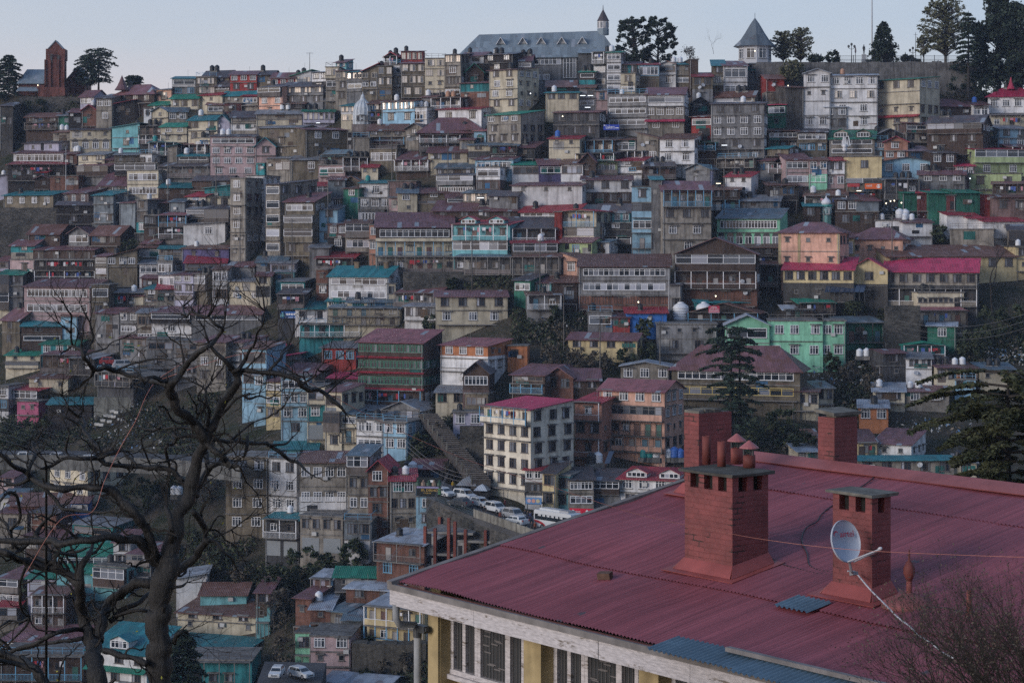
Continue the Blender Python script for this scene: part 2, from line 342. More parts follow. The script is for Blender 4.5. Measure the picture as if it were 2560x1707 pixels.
def roof_parts(h, b, k, col):
    """the roof as solid sheets with eaves; returns the gable wall pieces"""
    W, D, Ht, rz = h.W, h.D, h.H, h.rise; ov, os_, t = .75, .4, .1; gab = []
    if k == 'g':
        s = rz/(D/2)
        b.slab([(-W/2-os_, -ov, Ht-ov*s), (W/2+os_, -ov, Ht-ov*s), (W/2+os_, D/2, Ht+rz), (-W/2-os_, D/2, Ht+rz)], t)
        b.slab([(-W/2-os_, D+ov, Ht-ov*s), (W/2+os_, D+ov, Ht-ov*s), (W/2+os_, D/2, Ht+rz-.004), (-W/2-os_, D/2, Ht+rz-.004)], t)
        gab = [[(x, 0, Ht), (x, D, Ht), (x, D/2, Ht+rz-t-.02)] for x in (-W/2+.01, W/2-.01)]
    elif k == 'f':
        s = rz/(W/2)
        for q in (-1, 1): b.slab([(q*(W/2+os_), -ov, Ht-os_*s), (q*(W/2+os_), D+os_, Ht-os_*s), (0, D+os_, Ht+rz-.002*q), (0, -ov, Ht+rz-.002*q)], t)
        gab = [[(-W/2, y, Ht), (W/2, y, Ht), (0, y, Ht+rz-t-.02)] for y in (.01, D-.01)]
    elif k == 's':
        s = rz/D
        b.slab([(-W/2-os_, -ov, Ht-ov*s), (W/2+os_, -ov, Ht-ov*s), (W/2+os_, D+.2, Ht+rz+.2*s), (-W/2-os_, D+.2, Ht+rz+.2*s)], t)
        gab = [[(x, 0, Ht), (x, D, Ht), (x, D, Ht+rz-t)] for x in (-W/2+.01, W/2-.01)]
    elif k in 'lr':
        a, c = (rz, 0) if k == 'l' else (0, rz)
        b.slab([(-W/2-os_, -ov, Ht+a), (W/2+os_, -ov, Ht+c), (W/2+os_, D+.2, Ht+c), (-W/2-os_, D+.2, Ht+a)], t)
        x = -W/2 if k == 'l' else W/2
        gab = [[(-W/2, y, Ht), (W/2, y, Ht), (x, y, Ht+rz-t)] for y in (.01, D-.01)]
    elif k == 'h':
        e = min(W*.32, D/2); s = rz/(D/2); A = [(-W/2-ov, -ov, Ht-ov*s*.6), (W/2+ov, -ov, Ht-ov*s*.6), (W/2+ov, D+ov, Ht-ov*s*.6), (-W/2-ov, D+ov, Ht-ov*s*.6)]
        p, q = (-W/2+e, D/2, Ht+rz), (W/2-e, D/2, Ht+rz)
        b.slab([A[0], A[1], q, p], t); b.slab([A[2], A[3], p, q], t); b.slab([A[1], A[2], q], t); b.slab([A[3], A[0], p], t)
    else:
        b.box(-W/2-.22, W/2+.22, -.25, D+.1, Ht, Ht+.2)
    return gab
def roof_z(h, x, y):
    W, D, Ht, rz, k = h.W, h.D, h.H, h.rise, h.rk
    if k in 'gh': return Ht + rz*(1-abs(y-D/2)/(D/2))
    if k == 'f': return Ht + rz*(1-abs(x)/(W/2))
    if k == 's': return Ht + rz*y/D
    if k == 'l': return Ht + rz*(.5-x/W)
    if k == 'r': return Ht + rz*(.5+x/W)
    return Ht + .2
HOUSES = []
def clutter(h, root, sub, r, n, hs, st):
    """what makes the fronts a patchwork: a storey clad in something else, nailed-on sheets, boxes, roof rails"""
    W, Ht = h.W, h.H
    if n > 1 and r.random() < .38 and not h.known:
        i = r.randrange(n)
        if st[i][0] not in 'de':
            b = MB(); b.box(-W/2-.05, W/2+.05, -.045, h.D*.5, Ht-hs*(i+1), Ht-hs*i-.02); k = r.choice(['ti', 'br', 'dg', 'bg', 'wh', 'mv', 'gy', 'db', 'tw', 'cr'])
            h.clad = i; o = b.build('cladding', wallm(k), root); o.matrix_local = sub @ Matrix.Translation((0, .03, 0))
    for _ in range(r.choice((0, 0, 1, 1, 2, 3)) if not h.known else r.choice((0, 0, 1))):
        w, hh = r.uniform(.7, 2.6), r.uniform(.6, 1.9); x = r.uniform(-W/2+w/2, max(-W/2+w/2+.01, W/2-w/2)); z = r.uniform(.2, max(.3, Ht-hh-.2))
        if w > W*.6: continue
        b = MB(); b.box(x-w/2, x+w/2, -.035, 0, z, z+hh); c = r.choice([(.24,.26,.29), (.1,.07,.05), (.35,.34,.33), (.04,.04,.045), (.05,.13,.25), (.15,.12,.1), (.03,.14,.13)])
        o = b.build('patch_panel', worn('patch %d' % int(c[0]*100+c[2]*1000), c, .8), root); o.matrix_local = sub
    if r.random() < .3:
        b = MB(); x = r.uniform(-W*.4, W*.4); z = r.uniform(.5, max(.6, Ht-1)); b.box(x-.4, x+.4, -.38, 0, z, z+.6); b.lathe([(.22, 0), (.22, .02)], 10, 1, (0, 0, 0)) if False else None
        o = b.build('cooler_box', plain('cooler white', (.4, .4, .4), .5), root); o.matrix_local = sub
    if h.rk == 'p' and r.random() < .6 and W > 2.5:
        b = MB(); z = Ht+.2; k = max(2, int(W/1.6))
        for i in range(k+1): x = lerp(-W/2, W/2-.06, i/k); b.box(x, x+.06, -.1, -.04, z, z+1.0)
        for q in (.5, .97): b.box(-W/2, W/2, -.1, -.05, z+q, z+q+.05)
        for q in (-W/2, W/2-.06): b.box(q, q+.06, -.04, h.D*.8, z+.94, z+1.0)
        o = b.build('roof_railing', plain(*r.choice([FRAMES['b'], FRAMES['f'], FRAMES['u']])[:2]), root); o.matrix_local = sub
    if r.random() < .35 and Ht < 14:
        b = MB(); k = r.choice((2, 3, 4))
        for i in range(k):
            x = lerp(-W*.45, W*.45, i/(k-1)); b.tube([(x, -.9, .0), (x, -.85+.5, -4)], .07, 5, 0, False)
        b.box(-W*.48, W*.48, -1.0, 0, -.14, 0); o = b.build('floor_props', plain(*FRAMES['f'][:2]), root); o.matrix_local = sub
    if r.random() < .22:
        b = MB(); x = r.uniform(-W*.4, W*.4); y = h.D*.3; z = roof_z(h, x, y); b.tube([(x, y, z-.3), (x, y, z+r.uniform(1.2, 2.6))], .03, 4); o = b.build('antenna_pole', plain(*FRAMES['f'][:2]), root); o.matrix_local = sub
NUM = {1: 'one', 2: 'two', 3: 'three', 4: 'four', 5: 'five', 6: 'six', 7: 'seven'}
def parse_storeys(s): return [(q[0], int(q[1:] or 1)) for q in s.split('/')]
def house(row, rc):
    txt, _, note = row.partition(';'); f = txt.split(); wing = f[0].startswith('+'); f[0] = f[0].lstrip('+')
    x0, x1, yt, yb = map(float, f[:4]); wc = f[4]; roof = f[5]; st = parse_storeys(f[6]); ex = f[7:]
    h = H(); r = random.Random(repr((rc, f[:6])))
    u0, vt = tp(*rc, x0, yt); u1, vb = tp(*rc, x1, yb)
    Y = depth((u0+u1)/2, vb); k = Y/F
    for e in ex:
        if e[0] == 'Y': Y = Y + float(e[1:]); k = Y/F
    if '*' not in note and not wing:      # few of the small roofs here are flat: most are low pitches of patched sheet
        q = r.random(); small = roof[0] == 'p' and (x1-x0) > 9
        if small and q < .62: roof = ('s' if q < .45 else 'g') + r.choice(('2.6', '3.4', '4.2')) + r.choice(('mr', 'mr', 'rs', 'rs', 'gy', 'mr', 'dk', 'te', 'rr', 'bg'))
        elif roof[0] in 'sg' and roof[1:-2] in ('1', '2', '3'): roof = roof[0] + str(float(roof[1:-2]) + r.choice((1.2, 2, 2.8))) + roof[-2:]
    h.rk = roof[0]; rise_px = float(''.join(c for c in roof[1:] if c.isdigit() or c == '.') or 0)*10/3.672; rc_ = roof[-2:] if roof[0] != 'p' else None
    wpx = u1-u0; h.H = (vb-vt)*k; n = len(st); hs = h.H/n
    vtop = vt - rise_px; D = max(3.2, min(9.0, depth((u0+u1)/2, vtop) - Y - .6)); ang = r.uniform(-30, 5) if (u0+u1)/2 < 1950 else r.uniform(-16, 12); Yj = r.uniform(-1.6, 1.2)
    for e in ex:
        if e[0] == 'D': D = float(e[1:])
    for e in ex:
        if e[0] in 'RQ' and e[1:].replace('.', '').isdigit():
            side = (float(e[1:])-x1 if e[0] == 'R' else x0-float(e[1:]))*10/3.672*k
            if side > D*.72: D = side/.72
            ang = math.degrees(math.asin(max(.05, min(.75, side/D)))) * (-1 if e[0] == 'R' else 1)
        if e[0] == 'a': ang = float(e[1:])
    if wing and not any(e[0] in 'RQa' for e in ex): ang = math.degrees(HOUSES[-1].ang)
    h.D = D; h.ang = R(ang); h.W = wpx*k/math.cos(h.ang); W = h.W
    dd = D*.5 if h.rk in 'gh' else D
    eff = rise_px - max(0, (vt-H0))*dd/(Y+dd) if h.rk in 'gsh' else rise_px
    h.rise = max(dd*.1 if h.rk in 'gsh' else .3, eff*k) if h.rk != 'p' else 0
    if not wing and not any(e[0] in 'RQ' for e in ex): Y += Yj; k = Y/F
    base = P((u0+u1)/2, vb, Y)
    if wing and HOUSES:
        root = HOUSES[-1].root; bpy.context.view_layer.update() if False else None
        rm = Matrix.Translation(HOUSES[-1].base) @ Matrix.Rotation(HOUSES[-1].ang0, 4, 'Z')
        sub = rm.inverted() @ (Matrix.Translation(base) @ Matrix.Rotation(h.ang, 4, 'Z'))
    else:
        nm = 'house'
        for e in ex:
            if e.startswith('='): nm = e[1:]
        root = empty(nm, base, h.ang); sub = Matrix.Identity(4)
        h.base, h.ang0 = base, h.ang
    h.root, h.M = root, sub
    found = 7.5
    h.u, h.v = (u0+u1)/2, (vt+vb)/2
    h.known = note.strip().startswith('*') or wing; h.wc = wc
    # walls
    lowc = next((e for e in ex if e[0] == 'L'), None); zl = None
    if lowc: zl = h.H*(1-(float(lowc[1:-2])-yt)/(yb-yt))
    bw = MB(); bw.box(-W/2, W/2, 0, D, (zl if lowc else -found), h.H)
    br = MB(); gab = roof_parts(h, br, h.rk, rc_)
    for g in gab:
        if h.rk in 'gs': x = g[0][0]; bw.slab([g[0], g[1], g[2]], .02)
        else: bw.slab(g, .02)
    o = bw.build('wall', wallm(wc), root); o.matrix_local = sub
    if lowc:
        b2 = MB(); b2.box(-W/2-.03, W/2+.03, -.03, D, -found, zl); o = b2.build('lower_wall', wallm(lowc[-2:]), root); o.matrix_local = sub
    if rc_ or h.rk == 'p':
        o = br.build('roof', roofm(rc_, 1 if h.rk in 'lrf' else 0) if rc_ else CONC(), root); o.matrix_local = sub
    sidew = next((e[2:] for e in ex if e.startswith('w:')), None)
    clutter(h, root, sub, r, n, hs, st)
    # floor edges, drainpipe
    for i in range(1, n):
        if st[i-1][0] not in 'de' and r.random() < .8:
            z = h.H - hs*i; d = r.choice([.12, .2, .45]); bl = MB(); bl.box(-W/2-.05, W/2+.05, -d, 0, z-.1, z+.06); o = bl.build('ledge', CONC(), root); o.matrix_local = sub
    if r.random() < .5 and h.H > 3:
        bp = MB(); x = r.choice([-1, 1])*(W/2-.2); bp.tube([(x, -.1, h.H-.2), (x, -.1, -2)], .06, 6)
        o = bp.build('drainpipe', plain('drainpipe', r.choice([(.05,.05,.05), (.3,.3,.3)]), .6), root); o.matrix_local = sub
    for i, (c, m) in enumerate(st):
        z0 = h.H - hs*(i+1)
        if c != 'x': opening_row(h, root, c, m, W, z0, hs, r, sub)
        # the side that faces the camera
        sx = 1 if (h.ang < 0) else -1
        vis = abs(math.sin(h.ang))*D
        if vis > 1.2 and (sidew or (c != 'x' and r.random() < .75)):
            T = sub @ Matrix.Translation((sx*W/2, D/2, 0)) @ Matrix.Rotation(sx*math.pi/2, 4, 'Z')
            opening_row(h, root, sidew[0] if sidew else r.choice('abf') if c not in 'gu' else c, int(sidew[1]) if sidew else max(1, min(3, int(D/2.6))), D, z0, hs, r, T, True)
    for e in ex:
        if e[0] in 'AE' and e[1].isdigit():    # awning over one storey line
            z = h.H*(1-(float(e[1:-2])-yt)/(yb-yt)); ba = MB()
            dp = 1.3 if e[0] == 'A' else .5; ba.slab([(-W/2-.2, -dp, z-.35*dp), (W/2+.2, -dp, z-.35*dp), (W/2+.2, .0, z+.1), (-W/2-.2, .0, z+.1)], .07)
            o = ba.build('awning', roofm(e[-2:]), root); o.matrix_local = sub
        if e[0] == 'N':    # painted corner bands and a band between the floors
            for x in (-W/2, -W*.18, W/2-.5):
                b = MB(); b.box(x-.02, x+.52, -.05, .3, -.5, h.H-.02); o = b.build('corner_band', wallm(e[-2:]), root); o.matrix_local = sub
        if e[0] == 'M':    # dormers
            nd = int(e[1]); 
            for q in range(nd):
                cx = W*((q+.5)/nd-.5); w = min(3.4, W/nd*.62); y = h.D*.06; z = roof_z(h, cx, y)+.05; hh = max(.9, min(1.5, h.rise*.55)); bd = MB()
                bd.box(cx-w/2, cx+w/2, y, y+2.4, z-.3, z+hh, 0)
                for s in (-1, 1): bd.slab([(cx+s*(w/2+.35), y-.4, z+hh-.15), (cx+s*(w/2+.35), y+2.8, z+hh-.15), (cx, y+2.8, z+hh+.75-.002*s), (cx, y-.4, z+hh+.75-.002*s)], .08, 1)
                bd.slab([(cx-w/2, y+.01, z+hh), (cx+w/2, y+.01, z+hh), (cx, y+.01, z+hh+.6)], .03, 0)
                o = bd.build('dormer', [wallm(wc), roofm(rc_, 1)], root); o.matrix_local = sub
                wm = link('window', window_mesh('c', w*.86, hh*.85, 4), o); wm.location = (cx, y, z+hh*.5)
        if e[0] == 'C' and e[1:].isdigit():
            for q in range(int(e[1:])):
                cx = W*((q+.6)/(int(e[1:]))-.45); y = D*.4; z = roof_z(h, cx, y); bc = MB(); bc.box(cx-.5, cx+.5, y-.35, y+.35, z-.8, z+1.0, 0); bc.box(cx-.6, cx+.6, y-.45, y+.45, z+1.0, z+1.14, 0)
                o = bc.build('chimney', worn('chimney plaster', (.2, .15, .1), 1), root); o.matrix_local = sub
    world_m = Matrix.Translation(base) @ Matrix.Rotation(h.ang, 4, 'Z')
    h.wm = world_m
    h.u, h.v, h.w_px, h.wc, h.rc, h.n, h.st, h.note = (u0+u1)/2, (vt+vb)/2, wpx, wc, rc_, n, st, note.strip()
    h.short = next((e[1:] for e in ex if e[0] == '#'), None)
    if wing: h.base, h.ang0 = HOUSES[-1].base, HOUSES[-1].ang0
    h.wing = wing; HOUSES.append(h)
    if not wing:
        root['category'] = 'house' if root.name.split('.')[0] in ('house', 'shed') else root.name.split('.')[0].replace('_', ' ')
        if h.note.startswith('*'):
            lab, _, sh = h.note[1:].partition('|'); root['label'] = lab.strip(); LANDMARKS.append((sh.strip() or lab.strip(), h.u, h.v, root))
        root['group'] = 'houses stacked up the hillside'
    if not any(e[0] in 'TKBGO' and e[1:].isdigit() for e in ex) and r.random() < .16 and W > 3: ex.append(r.choice(('K1', 'K2', 'K1', 'T1', 'K2')))
    # tanks and dishes standing on this house
    for e in ex:
        if e[0] in 'TKBGO' and e[1:].isdigit():
            cnt = int(e[1:])
            for q in range(cnt):
                x = max(-W/2+.7, min(W/2-.7, (-.3*W + q*1.5) if r.random() < .5 and q == 0 else (h._tx + 1.45 if q else W*r.uniform(-.3, .15)))); h._tx = x
                y = D*.45; tank(world_m @ Vector((x, y, roof_z(h, x, y)-.05)), e[0])
        if e[0] == 'S' and e[1:].isdigit():
            for q in range(int(e[1:])): dish(world_m @ Vector((W*r.uniform(-.4, .4), -.35, h.H*r.uniform(.25, .85))))
TANKM = {}
TK = dict(T=('white', (.6, .62, .66)), K=('black', (.02, .021, .024)), B=('blue', (.04, .12, .4)), G=('teal', (.02, .2, .2)), O=('orange', (.36, .2, .13)))
def tank(p, c, s=1.0):
    if c not in TANKM:
        b = MB(); pr = [(.5, .12), (.55, .16)]
        for i in range(5): z = .2+i*.19; pr += [(.55, z), (.58, z+.05), (.58, z+.1), (.55, z+.15)]
        pr += [(.5, 1.22), (.3, 1.36)]; b.lathe(pr, 14, 0)
        b2 = MB(); b2.lathe([(.24, 1.34), (.24, 1.42), (.2, 1.46), (.06, 1.48)], 12)
        b3 = MB(); b3.box(-.6, .6, -.6, .6, -.5, .12)
        mt = plain('tank plastic ' + TK[c][0], TK[c][1], .45)
        TANKM[c] = (b.mesh('tank_body', [mt], True), b2.mesh('lid', [mt], True), b3.mesh('plinth', [CONC()]))
    root = empty('water_tank', p, rnd.uniform(0, 3)); sc = s*rnd.uniform(.9, 1.12); root.scale = (sc,)*3
    for nme, me in zip(('tank_body', 'lid', 'plinth'), TANKM[c]): link(nme, me, root)
    u, v = proj(p); PENDING.append((root, '%s plastic water tank' % TK[c][0], 'water tank', 'water tanks on the roofs', u, v)); return root
DISH = []
def dish(p, s=1.0):
    if not DISH:
        b = MB(); n = 18; pr = [(.02, 0), (.2, .015), (.36, .05), (.45, .085), (.45, .1), (.35, .065), (.02, .02)]
        b.lathe(pr, n); m = b.mesh('reflector', [plain('dish grey', (.36, .38, .42), .5)], True)
        b2 = MB(); b2.tube([(0, -.4, .02), (0, -.1, .5)], .015, 5); b2.tube([(0, 0, 0), (0, .05, -.35)], .03, 5); b2.box(-.05, .05, -.14, -.06, .46, .56)
        DISH.extend([m, b2.mesh('feed_arm', [plain('dish arm', (.2, .2, .21), .5)])])
    root = empty('satellite_dish', p, 0); root.rotation_euler = (R(62), 0, R(rnd.uniform(-35, 20))); root.scale = (s,)*3
    link('reflector', DISH[0], root); link('feed_arm', DISH[1], root)
    u, v = proj(p); PENDING.append((root, 'grey satellite dish', 'satellite dish', 'satellite dishes on the houses', u, v)); return root
# ---------------------------------------------------------------- the ground: camera hill, valley, the built slope, the ridge
SKYV = [(-600, 250), (0, 236), (300, 242), (450, 222), (700, 200), (1000, 172), (1250, 160), (1560, 172), (1750, 172), (1900, 163), (2000, 157), (2560, 153), (3200, 150)]
def ground(u, v):
    Y = depth(u, v) + 3.5
    return P(u, v, Y)
def build_ground():
    m, t, b = nodes('hillside earth'); L = t.links.new
    geo = N(t, 'NewGeometry')
    n1 = N(t, 'TexNoise', Scale=.16, Detail=8.0, Roughness=.7); L(geo.outputs['Position'], n1.inputs['Vector'])
    r1 = ramp(t, .38, .62, (.03, .036, .02, 1), (.085, .07, .055, 1)); L(n1.outputs['Fac'], r1.inputs['Fac'])
    n2 = N(t, 'TexNoise', Scale=1.3, Detail=6.0, Roughness=.75); L(geo.outputs['Position'], n2.inputs['Vector'])
    r2 = ramp(t, .35, .7, g4(.55), g4(1.3)); L(n2.outputs['Fac'], r2.inputs['Fac'])
    col = mixc(t, 'MULTIPLY', 1.0, r1.outputs['Color'], r2.outputs['Color'])
    v1 = N(t, 'TexVoronoi', Scale=1.1); L(geo.outputs['Position'], v1.inputs['Vector'])
    r3 = ramp(t, .06, .1, g4(1), g4(0)); L(v1.outputs['Distance'], r3.inputs['Fac'])
    col = mixc(t, 'MIX', r3.outputs['Color'], col, (.16, .15, .14))
    L(col, b.inputs['Base Color']); b.inputs['Roughness'].default_value = .95; b.inputs['Specular IOR Level'].default_value = .1
    bp = N(t, 'Bump', Strength=.8, Distance=.5); L(n2.outputs['Fac'], bp.inputs['Height']); L(bp.outputs[0], b.inputs['Normal'])
    us = [-9000, -6500, -4800, -3600, -2800, -2200, -1700, -1300, -1000, -820] + [-700 + i*40 for i in range(101)] + [3450, 3700, 4100, 4600, 5300, 6200, 7500, 9500, 12000]; rows = []
    near = [(-60, -9), (0, -11), (25, -12), (48, -13), (60, -22), (90, -55), (140, -85)]
    for Y, Z in near: rows.append([Vector(((u-UC)/F*max(Y, 8)*1.6, Y, Z + (noise.noise((u*.02, Y*.1, 1))*.4 if Y > 20 else 0))) for u in us])
    vs = [2500, 2300, 2100, 1950] + [1800 - i*22 for i in range(72)]
    for v in vs:
        row = []
        for u in us:
            vv = max(v, interp(u, SKYV)); p = ground(u, vv)
            if v < vv: p = p + Vector((0, (vv-v)*.16, (vv-v)*-.002))
            n = noise.noise(p*.09)*1.2 + noise.noise(p*.3)*.5
            rows_n = Vector((0, n*.5, n*.35)); row.append(p + rows_n)
        rows.append(row)
    for dy, dz in ((40, -3), (90, -22), (200, -80), (6000, -400)): rows.append([Vector((p.x*(1+dy/500), p.y+dy, p.z+dz)) for p in rows[75+7]])
    b = MB(); n = len(us)
    for r in rows: b.v += [tuple(p) for p in r]
    for j in range(len(rows)-1):
        for i in range(n-1): b.f.append([j*n+i, j*n+i+1, (j+1)*n+i+1, (j+1)*n+i]); b.m.append(0)
    o = b.build('ground', m, None, True); o['kind'] = 'structure'; o['label'] = 'earth and scrub of the built hillside'
build_ground()

# the road with its cars, cut across the slope
NEAR = [(1066, 1243, 330), (1090, 1252, 327), (1185, 1292, 318), (1262, 1318, 312), (1345, 1348, 306), (1480, 1392, 297)]
FARE = [(1082, 1194, 340), (1110, 1205, 337), (1200, 1240, 331), (1290, 1274, 325), (1345, 1294, 320), (1500, 1345, 311)]
def road_pt(u, v):
    best = None
    for i in range(len(NEAR)-1):
        for k in range(21):
            t = k/20; a = P(*NEAR[i]).lerp(P(*NEAR[i+1]), t); c = P(*FARE[i]).lerp(P(*FARE[i+1]), t)
            for q in range(0, 21):
                p = a.lerp(c, q/20); pu, pv = proj(p); d = (pu-u)**2 + (pv-v)**2
                if best is None or d < best[0]: best = (d, p)
    return best[1]
asph = worn('asphalt', (.07, .07, .074), .6, .3, False, .85, 0)
def build_road():
    b = MB()
    for i in range(len(NEAR)-1):
        b.slab([P(*NEAR[i]), P(*NEAR[i+1]), P(*FARE[i+1]), P(*FARE[i])], 1.2)
    o = b.build('road', asph); o['kind'] = 'structure'; o['label'] = 'asphalt road with queueing cars'
    # lower road behind the bare tree and the parking yard at the bottom
    b = MB(); lo = [(-60, 1152, 360), (120, 1152, 358), (300, 1158, 352), (450, 1166, 346), (600, 1180, 340)]
    for i in range(len(lo)-1):
        a, c = P(*lo[i]), P(*lo[i+1]); s = Vector((0, 9, .9)); b.slab([a, c, c+s, a+s], 1.0)
    o = b.build('lower_road', asph); o['kind'] = 'structure'; o['label'] = 'narrow road behind the bare tree'
    b = MB(); a, c = P(640, 1712, 283), P(800, 1716, 283); s = Vector((0, 10, 1.2)); b.slab([a, c, c+s, a+s], 3.0)
    o = b.build('yard', asph); o['kind'] = 'structure'; o['label'] = 'paved yard with two parked cars'
    return lo
LOWER = build_road()
def rail(pts, h, name, label, cat, mats, step=2.2, infill='bars', down=0.0):
    """fence or parapet along a 3-D line, posts and infill as parts"""
    root = empty(name, pts[0]); tag(root, label, cat); o0 = pts[0]; bp = MB(); bi = MB()
    for a, c in zip(pts, pts[1:]):
        n = max(1, round((c-a).length/step))
        for i in range(n+1):
            p = a.lerp(c, i/n) - o0; bp = MB(); bp.box(p.x-.07, p.x+.07, p.y-.07, p.y+.07, p.z-.2-down, p.z+h+.15); bp.build('post', mats[0], root)
        if infill == 'wall':
            d = (c-a); s = Vector((-d.y, d.x, 0)).normalized()*.1
            bi.add([a-o0-s+Vector((0,0,-down)), c-o0-s+Vector((0,0,-down)), c-o0+s+Vector((0,0,-down)), a-o0+s+Vector((0,0,-down)), a-o0-s+Vector((0,0,h)), c-o0-s+Vector((0,0,h)), c-o0+s+Vector((0,0,h)), a-o0+s+Vector((0,0,h))],
                   [(0,3,2,1),(4,5,6,7),(0,1,5,4),(1,2,6,5),(2,3,7,6),(3,0,4,7)])
        else:
            for z in (.25, .6, h): bi.tube([a-o0+Vector((0,0,z)), c-o0+Vector((0,0,z))], .035, 5)
            if infill == 'bars':
                k = int((c-a).length/.25)
                for i in range(k): p = a.lerp(c, (i+.5)/k)-o0; bi.box(p.x-.015, p.x+.015, p.y-.015, p.y+.015, p.z+.05, p.z+h)
    bi.build('panel' if infill == 'wall' else 'rails', mats[1], root); return root
def road_bank():
    b = MB()
    for (u0, v0, Y0), (u1, v1, Y1) in zip(NEAR, NEAR[1:]):
        a, c = P(u0, v0, Y0+.1), P(u1, v1, Y1+.1); n = 6
        for i in range(n):
            p, q = a.lerp(c, i/n), a.lerp(c, (i+1)/n); d = Vector((0, -1.4, -13)); s = Vector((0, 1.5, 0)); t = Vector((0, 0, -.02))
            b.add([p+d, q+d, q+s+d, p+s+d, p+t, q+t, q+s+t, p+s+t], [(0,3,2,1),(4,5,6,7),(0,1,5,4),(1,2,6,5),(2,3,7,6),(3,0,4,7)])
    o = b.build('retaining_wall', stonem()); tag(o, 'dark stone wall holding up the road with the queueing cars', 'wall')
iron = plain('dark railing iron', (.05, .055, .06), .5)
rail([P(u, v-0, Y) for u, v, Y in NEAR[1:3]], 1.0, 'railing', 'dark green two-bar railing along the edge of the car road', 'railing', [iron, plain('rail green', (.05, .08, .075), .5)], 3.0, 'none')
rail([P(u, v, Y) for u, v, Y in NEAR[2:]], 1.25, 'parapet', 'pale patterned parapet panels between posts below the white bus', 'parapet', [worn('parapet posts', (.2, .2, .18)), worn('parapet panel', (.27, .26, .23), 1)], 2.4, 'wall')
rail([P(u, v, Y) for u, v, Y in LOWER], 1.1, 'parapet', 'grey parapet with thin posts along the lower road behind the bare tree', 'parapet', [worn('parapet posts', (.2, .2, .18)), worn('lower parapet', (.15, .15, .145), 1)], 2.0, 'wall', 1.5)
stone = None
def stonem():
    if 'rubble stone' in MATS: return MATS['rubble stone']
    m, t, b = nodes('rubble stone'); L = t.links.new; geo = N(t, 'NewGeometry')
    mp = N(t, 'Mapping'); mp.inputs['Scale'].default_value = (1.7, 1.7, 3.0); L(geo.outputs['Position'], mp.inputs['Vector'])
    v = N(t, 'TexVoronoi', Scale=1.0); L(mp.outputs[0], v.inputs['Vector'])
    sp = N(t, 'SeparateXYZ'); L(v.outputs['Color'], sp.inputs[0]); r = ramp(t, 0, 1, g4(.45), g4(1.3)); L(sp.outputs[0], r.inputs['Fac'])
    n1 = N(t, 'TexNoise', Scale=.25, Detail=6.0); L(geo.outputs['Position'], n1.inputs['Vector']); r1 = ramp(t, .35, .65, (.03, .03, .028, 1), (.085, .078, .07, 1)); L(n1.outputs['Fac'], r1.inputs['Fac'])
    L(mixc(t, 'MULTIPLY', 1.0, r1.outputs['Color'], r.outputs['Color']), b.inputs['Base Color']); b.inputs['Roughness'].default_value = .95
    bp = N(t, 'Bump', Strength=.6, Distance=.1); L(v.outputs['Distance'], bp.inputs['Height']); L(bp.outputs[0], b.inputs['Normal'])
    MATS['rubble stone'] = m; return m
def wall_thing(name, rc, x0, x1, yt, yb, mat, label, dy=0, thick=1.5, rel=0.0, down=5):
    u0, v0 = tp(*rc, x0, yt); u1, v1 = tp(*rc, x1, yb); Y = depth((u0+u1)/2, v1)+dy
    a, c = P(u0, v1, Y-rel), P(u1, v1, Y+rel); Ht = (v1-v0)/F*Y; d = (c-a); b = MB()
    n = max(2, int(d.length/2))
    for i in range(n):
        p, q = a.lerp(c, i/n)-a, a.lerp(c, (i+1)/n)-a; j = rnd.uniform(-.12, .12)
        b.add([(p.x,p.y,p.z-down),(q.x,q.y,q.z-down),(q.x,q.y+thick,q.z-down),(p.x,p.y+thick,p.z-down),(p.x,p.y+.2,p.z+Ht+j),(q.x,q.y+.2,q.z+Ht+j),(q.x,q.y+thick,q.z+Ht+j),(p.x,p.y+thick,p.z+Ht+j)],
              [(0,3,2,1),(4,5,6,7),(0,1,5,4),(1,2,6,5),(2,3,7,6),(3,0,4,7)])
    o = b.build(name, mat); o.location = a; tag(o, label, 'wall'); return o
RIDGEWALL = wall_thing('retaining_wall', (0, 3), -10, 192, 57, 80, worn('ridge wall stone', (.17, .165, .165), 1, .8), 'long grey retaining wall under the skyline promenade', 0, 3)
wall_thing('retaining_wall', (1, 0), -12, 53, 34, 63, stonem(), 'tall dark stone retaining wall below the low brown teal-roofed house')
wall_thing('retaining_wall', (2, 1), 187, 210, 77, 108, stonem(), 'rubble stone wall below the low pale house beside the long stairway', 0, 1.5)
wall_thing('retaining_wall', (1, 3), 108, 140, 124, 160, stonem(), 'dark stone slope wall between the crimson-roofed school and the green hut')
wall_thing('retaining_wall', (2, 0), 86, 124, 51, 60, worn('parapet posts', (.2, .2, .18)), 'pale concrete wall under the steel framed shed above the rubbish slope')
wall_thing('retaining_wall', (1, 1), 135, 235, 93, 104, stonem(), 'pale rubble bank under the stilts of the long maroon gallery house', 1)
wall_thing('retaining_wall', (3, 1), 88, 156, 121, 160, worn('gravel bank', (.1, .09, .075), 1, 2), 'steep gravel bank below the washing galleries', 5, 3, 0, 5)
wall_thing('retaining_wall', (0, 0), 17, 75, 89, 99, stonem(), 'grey rubble wall below the dark red church', 1)

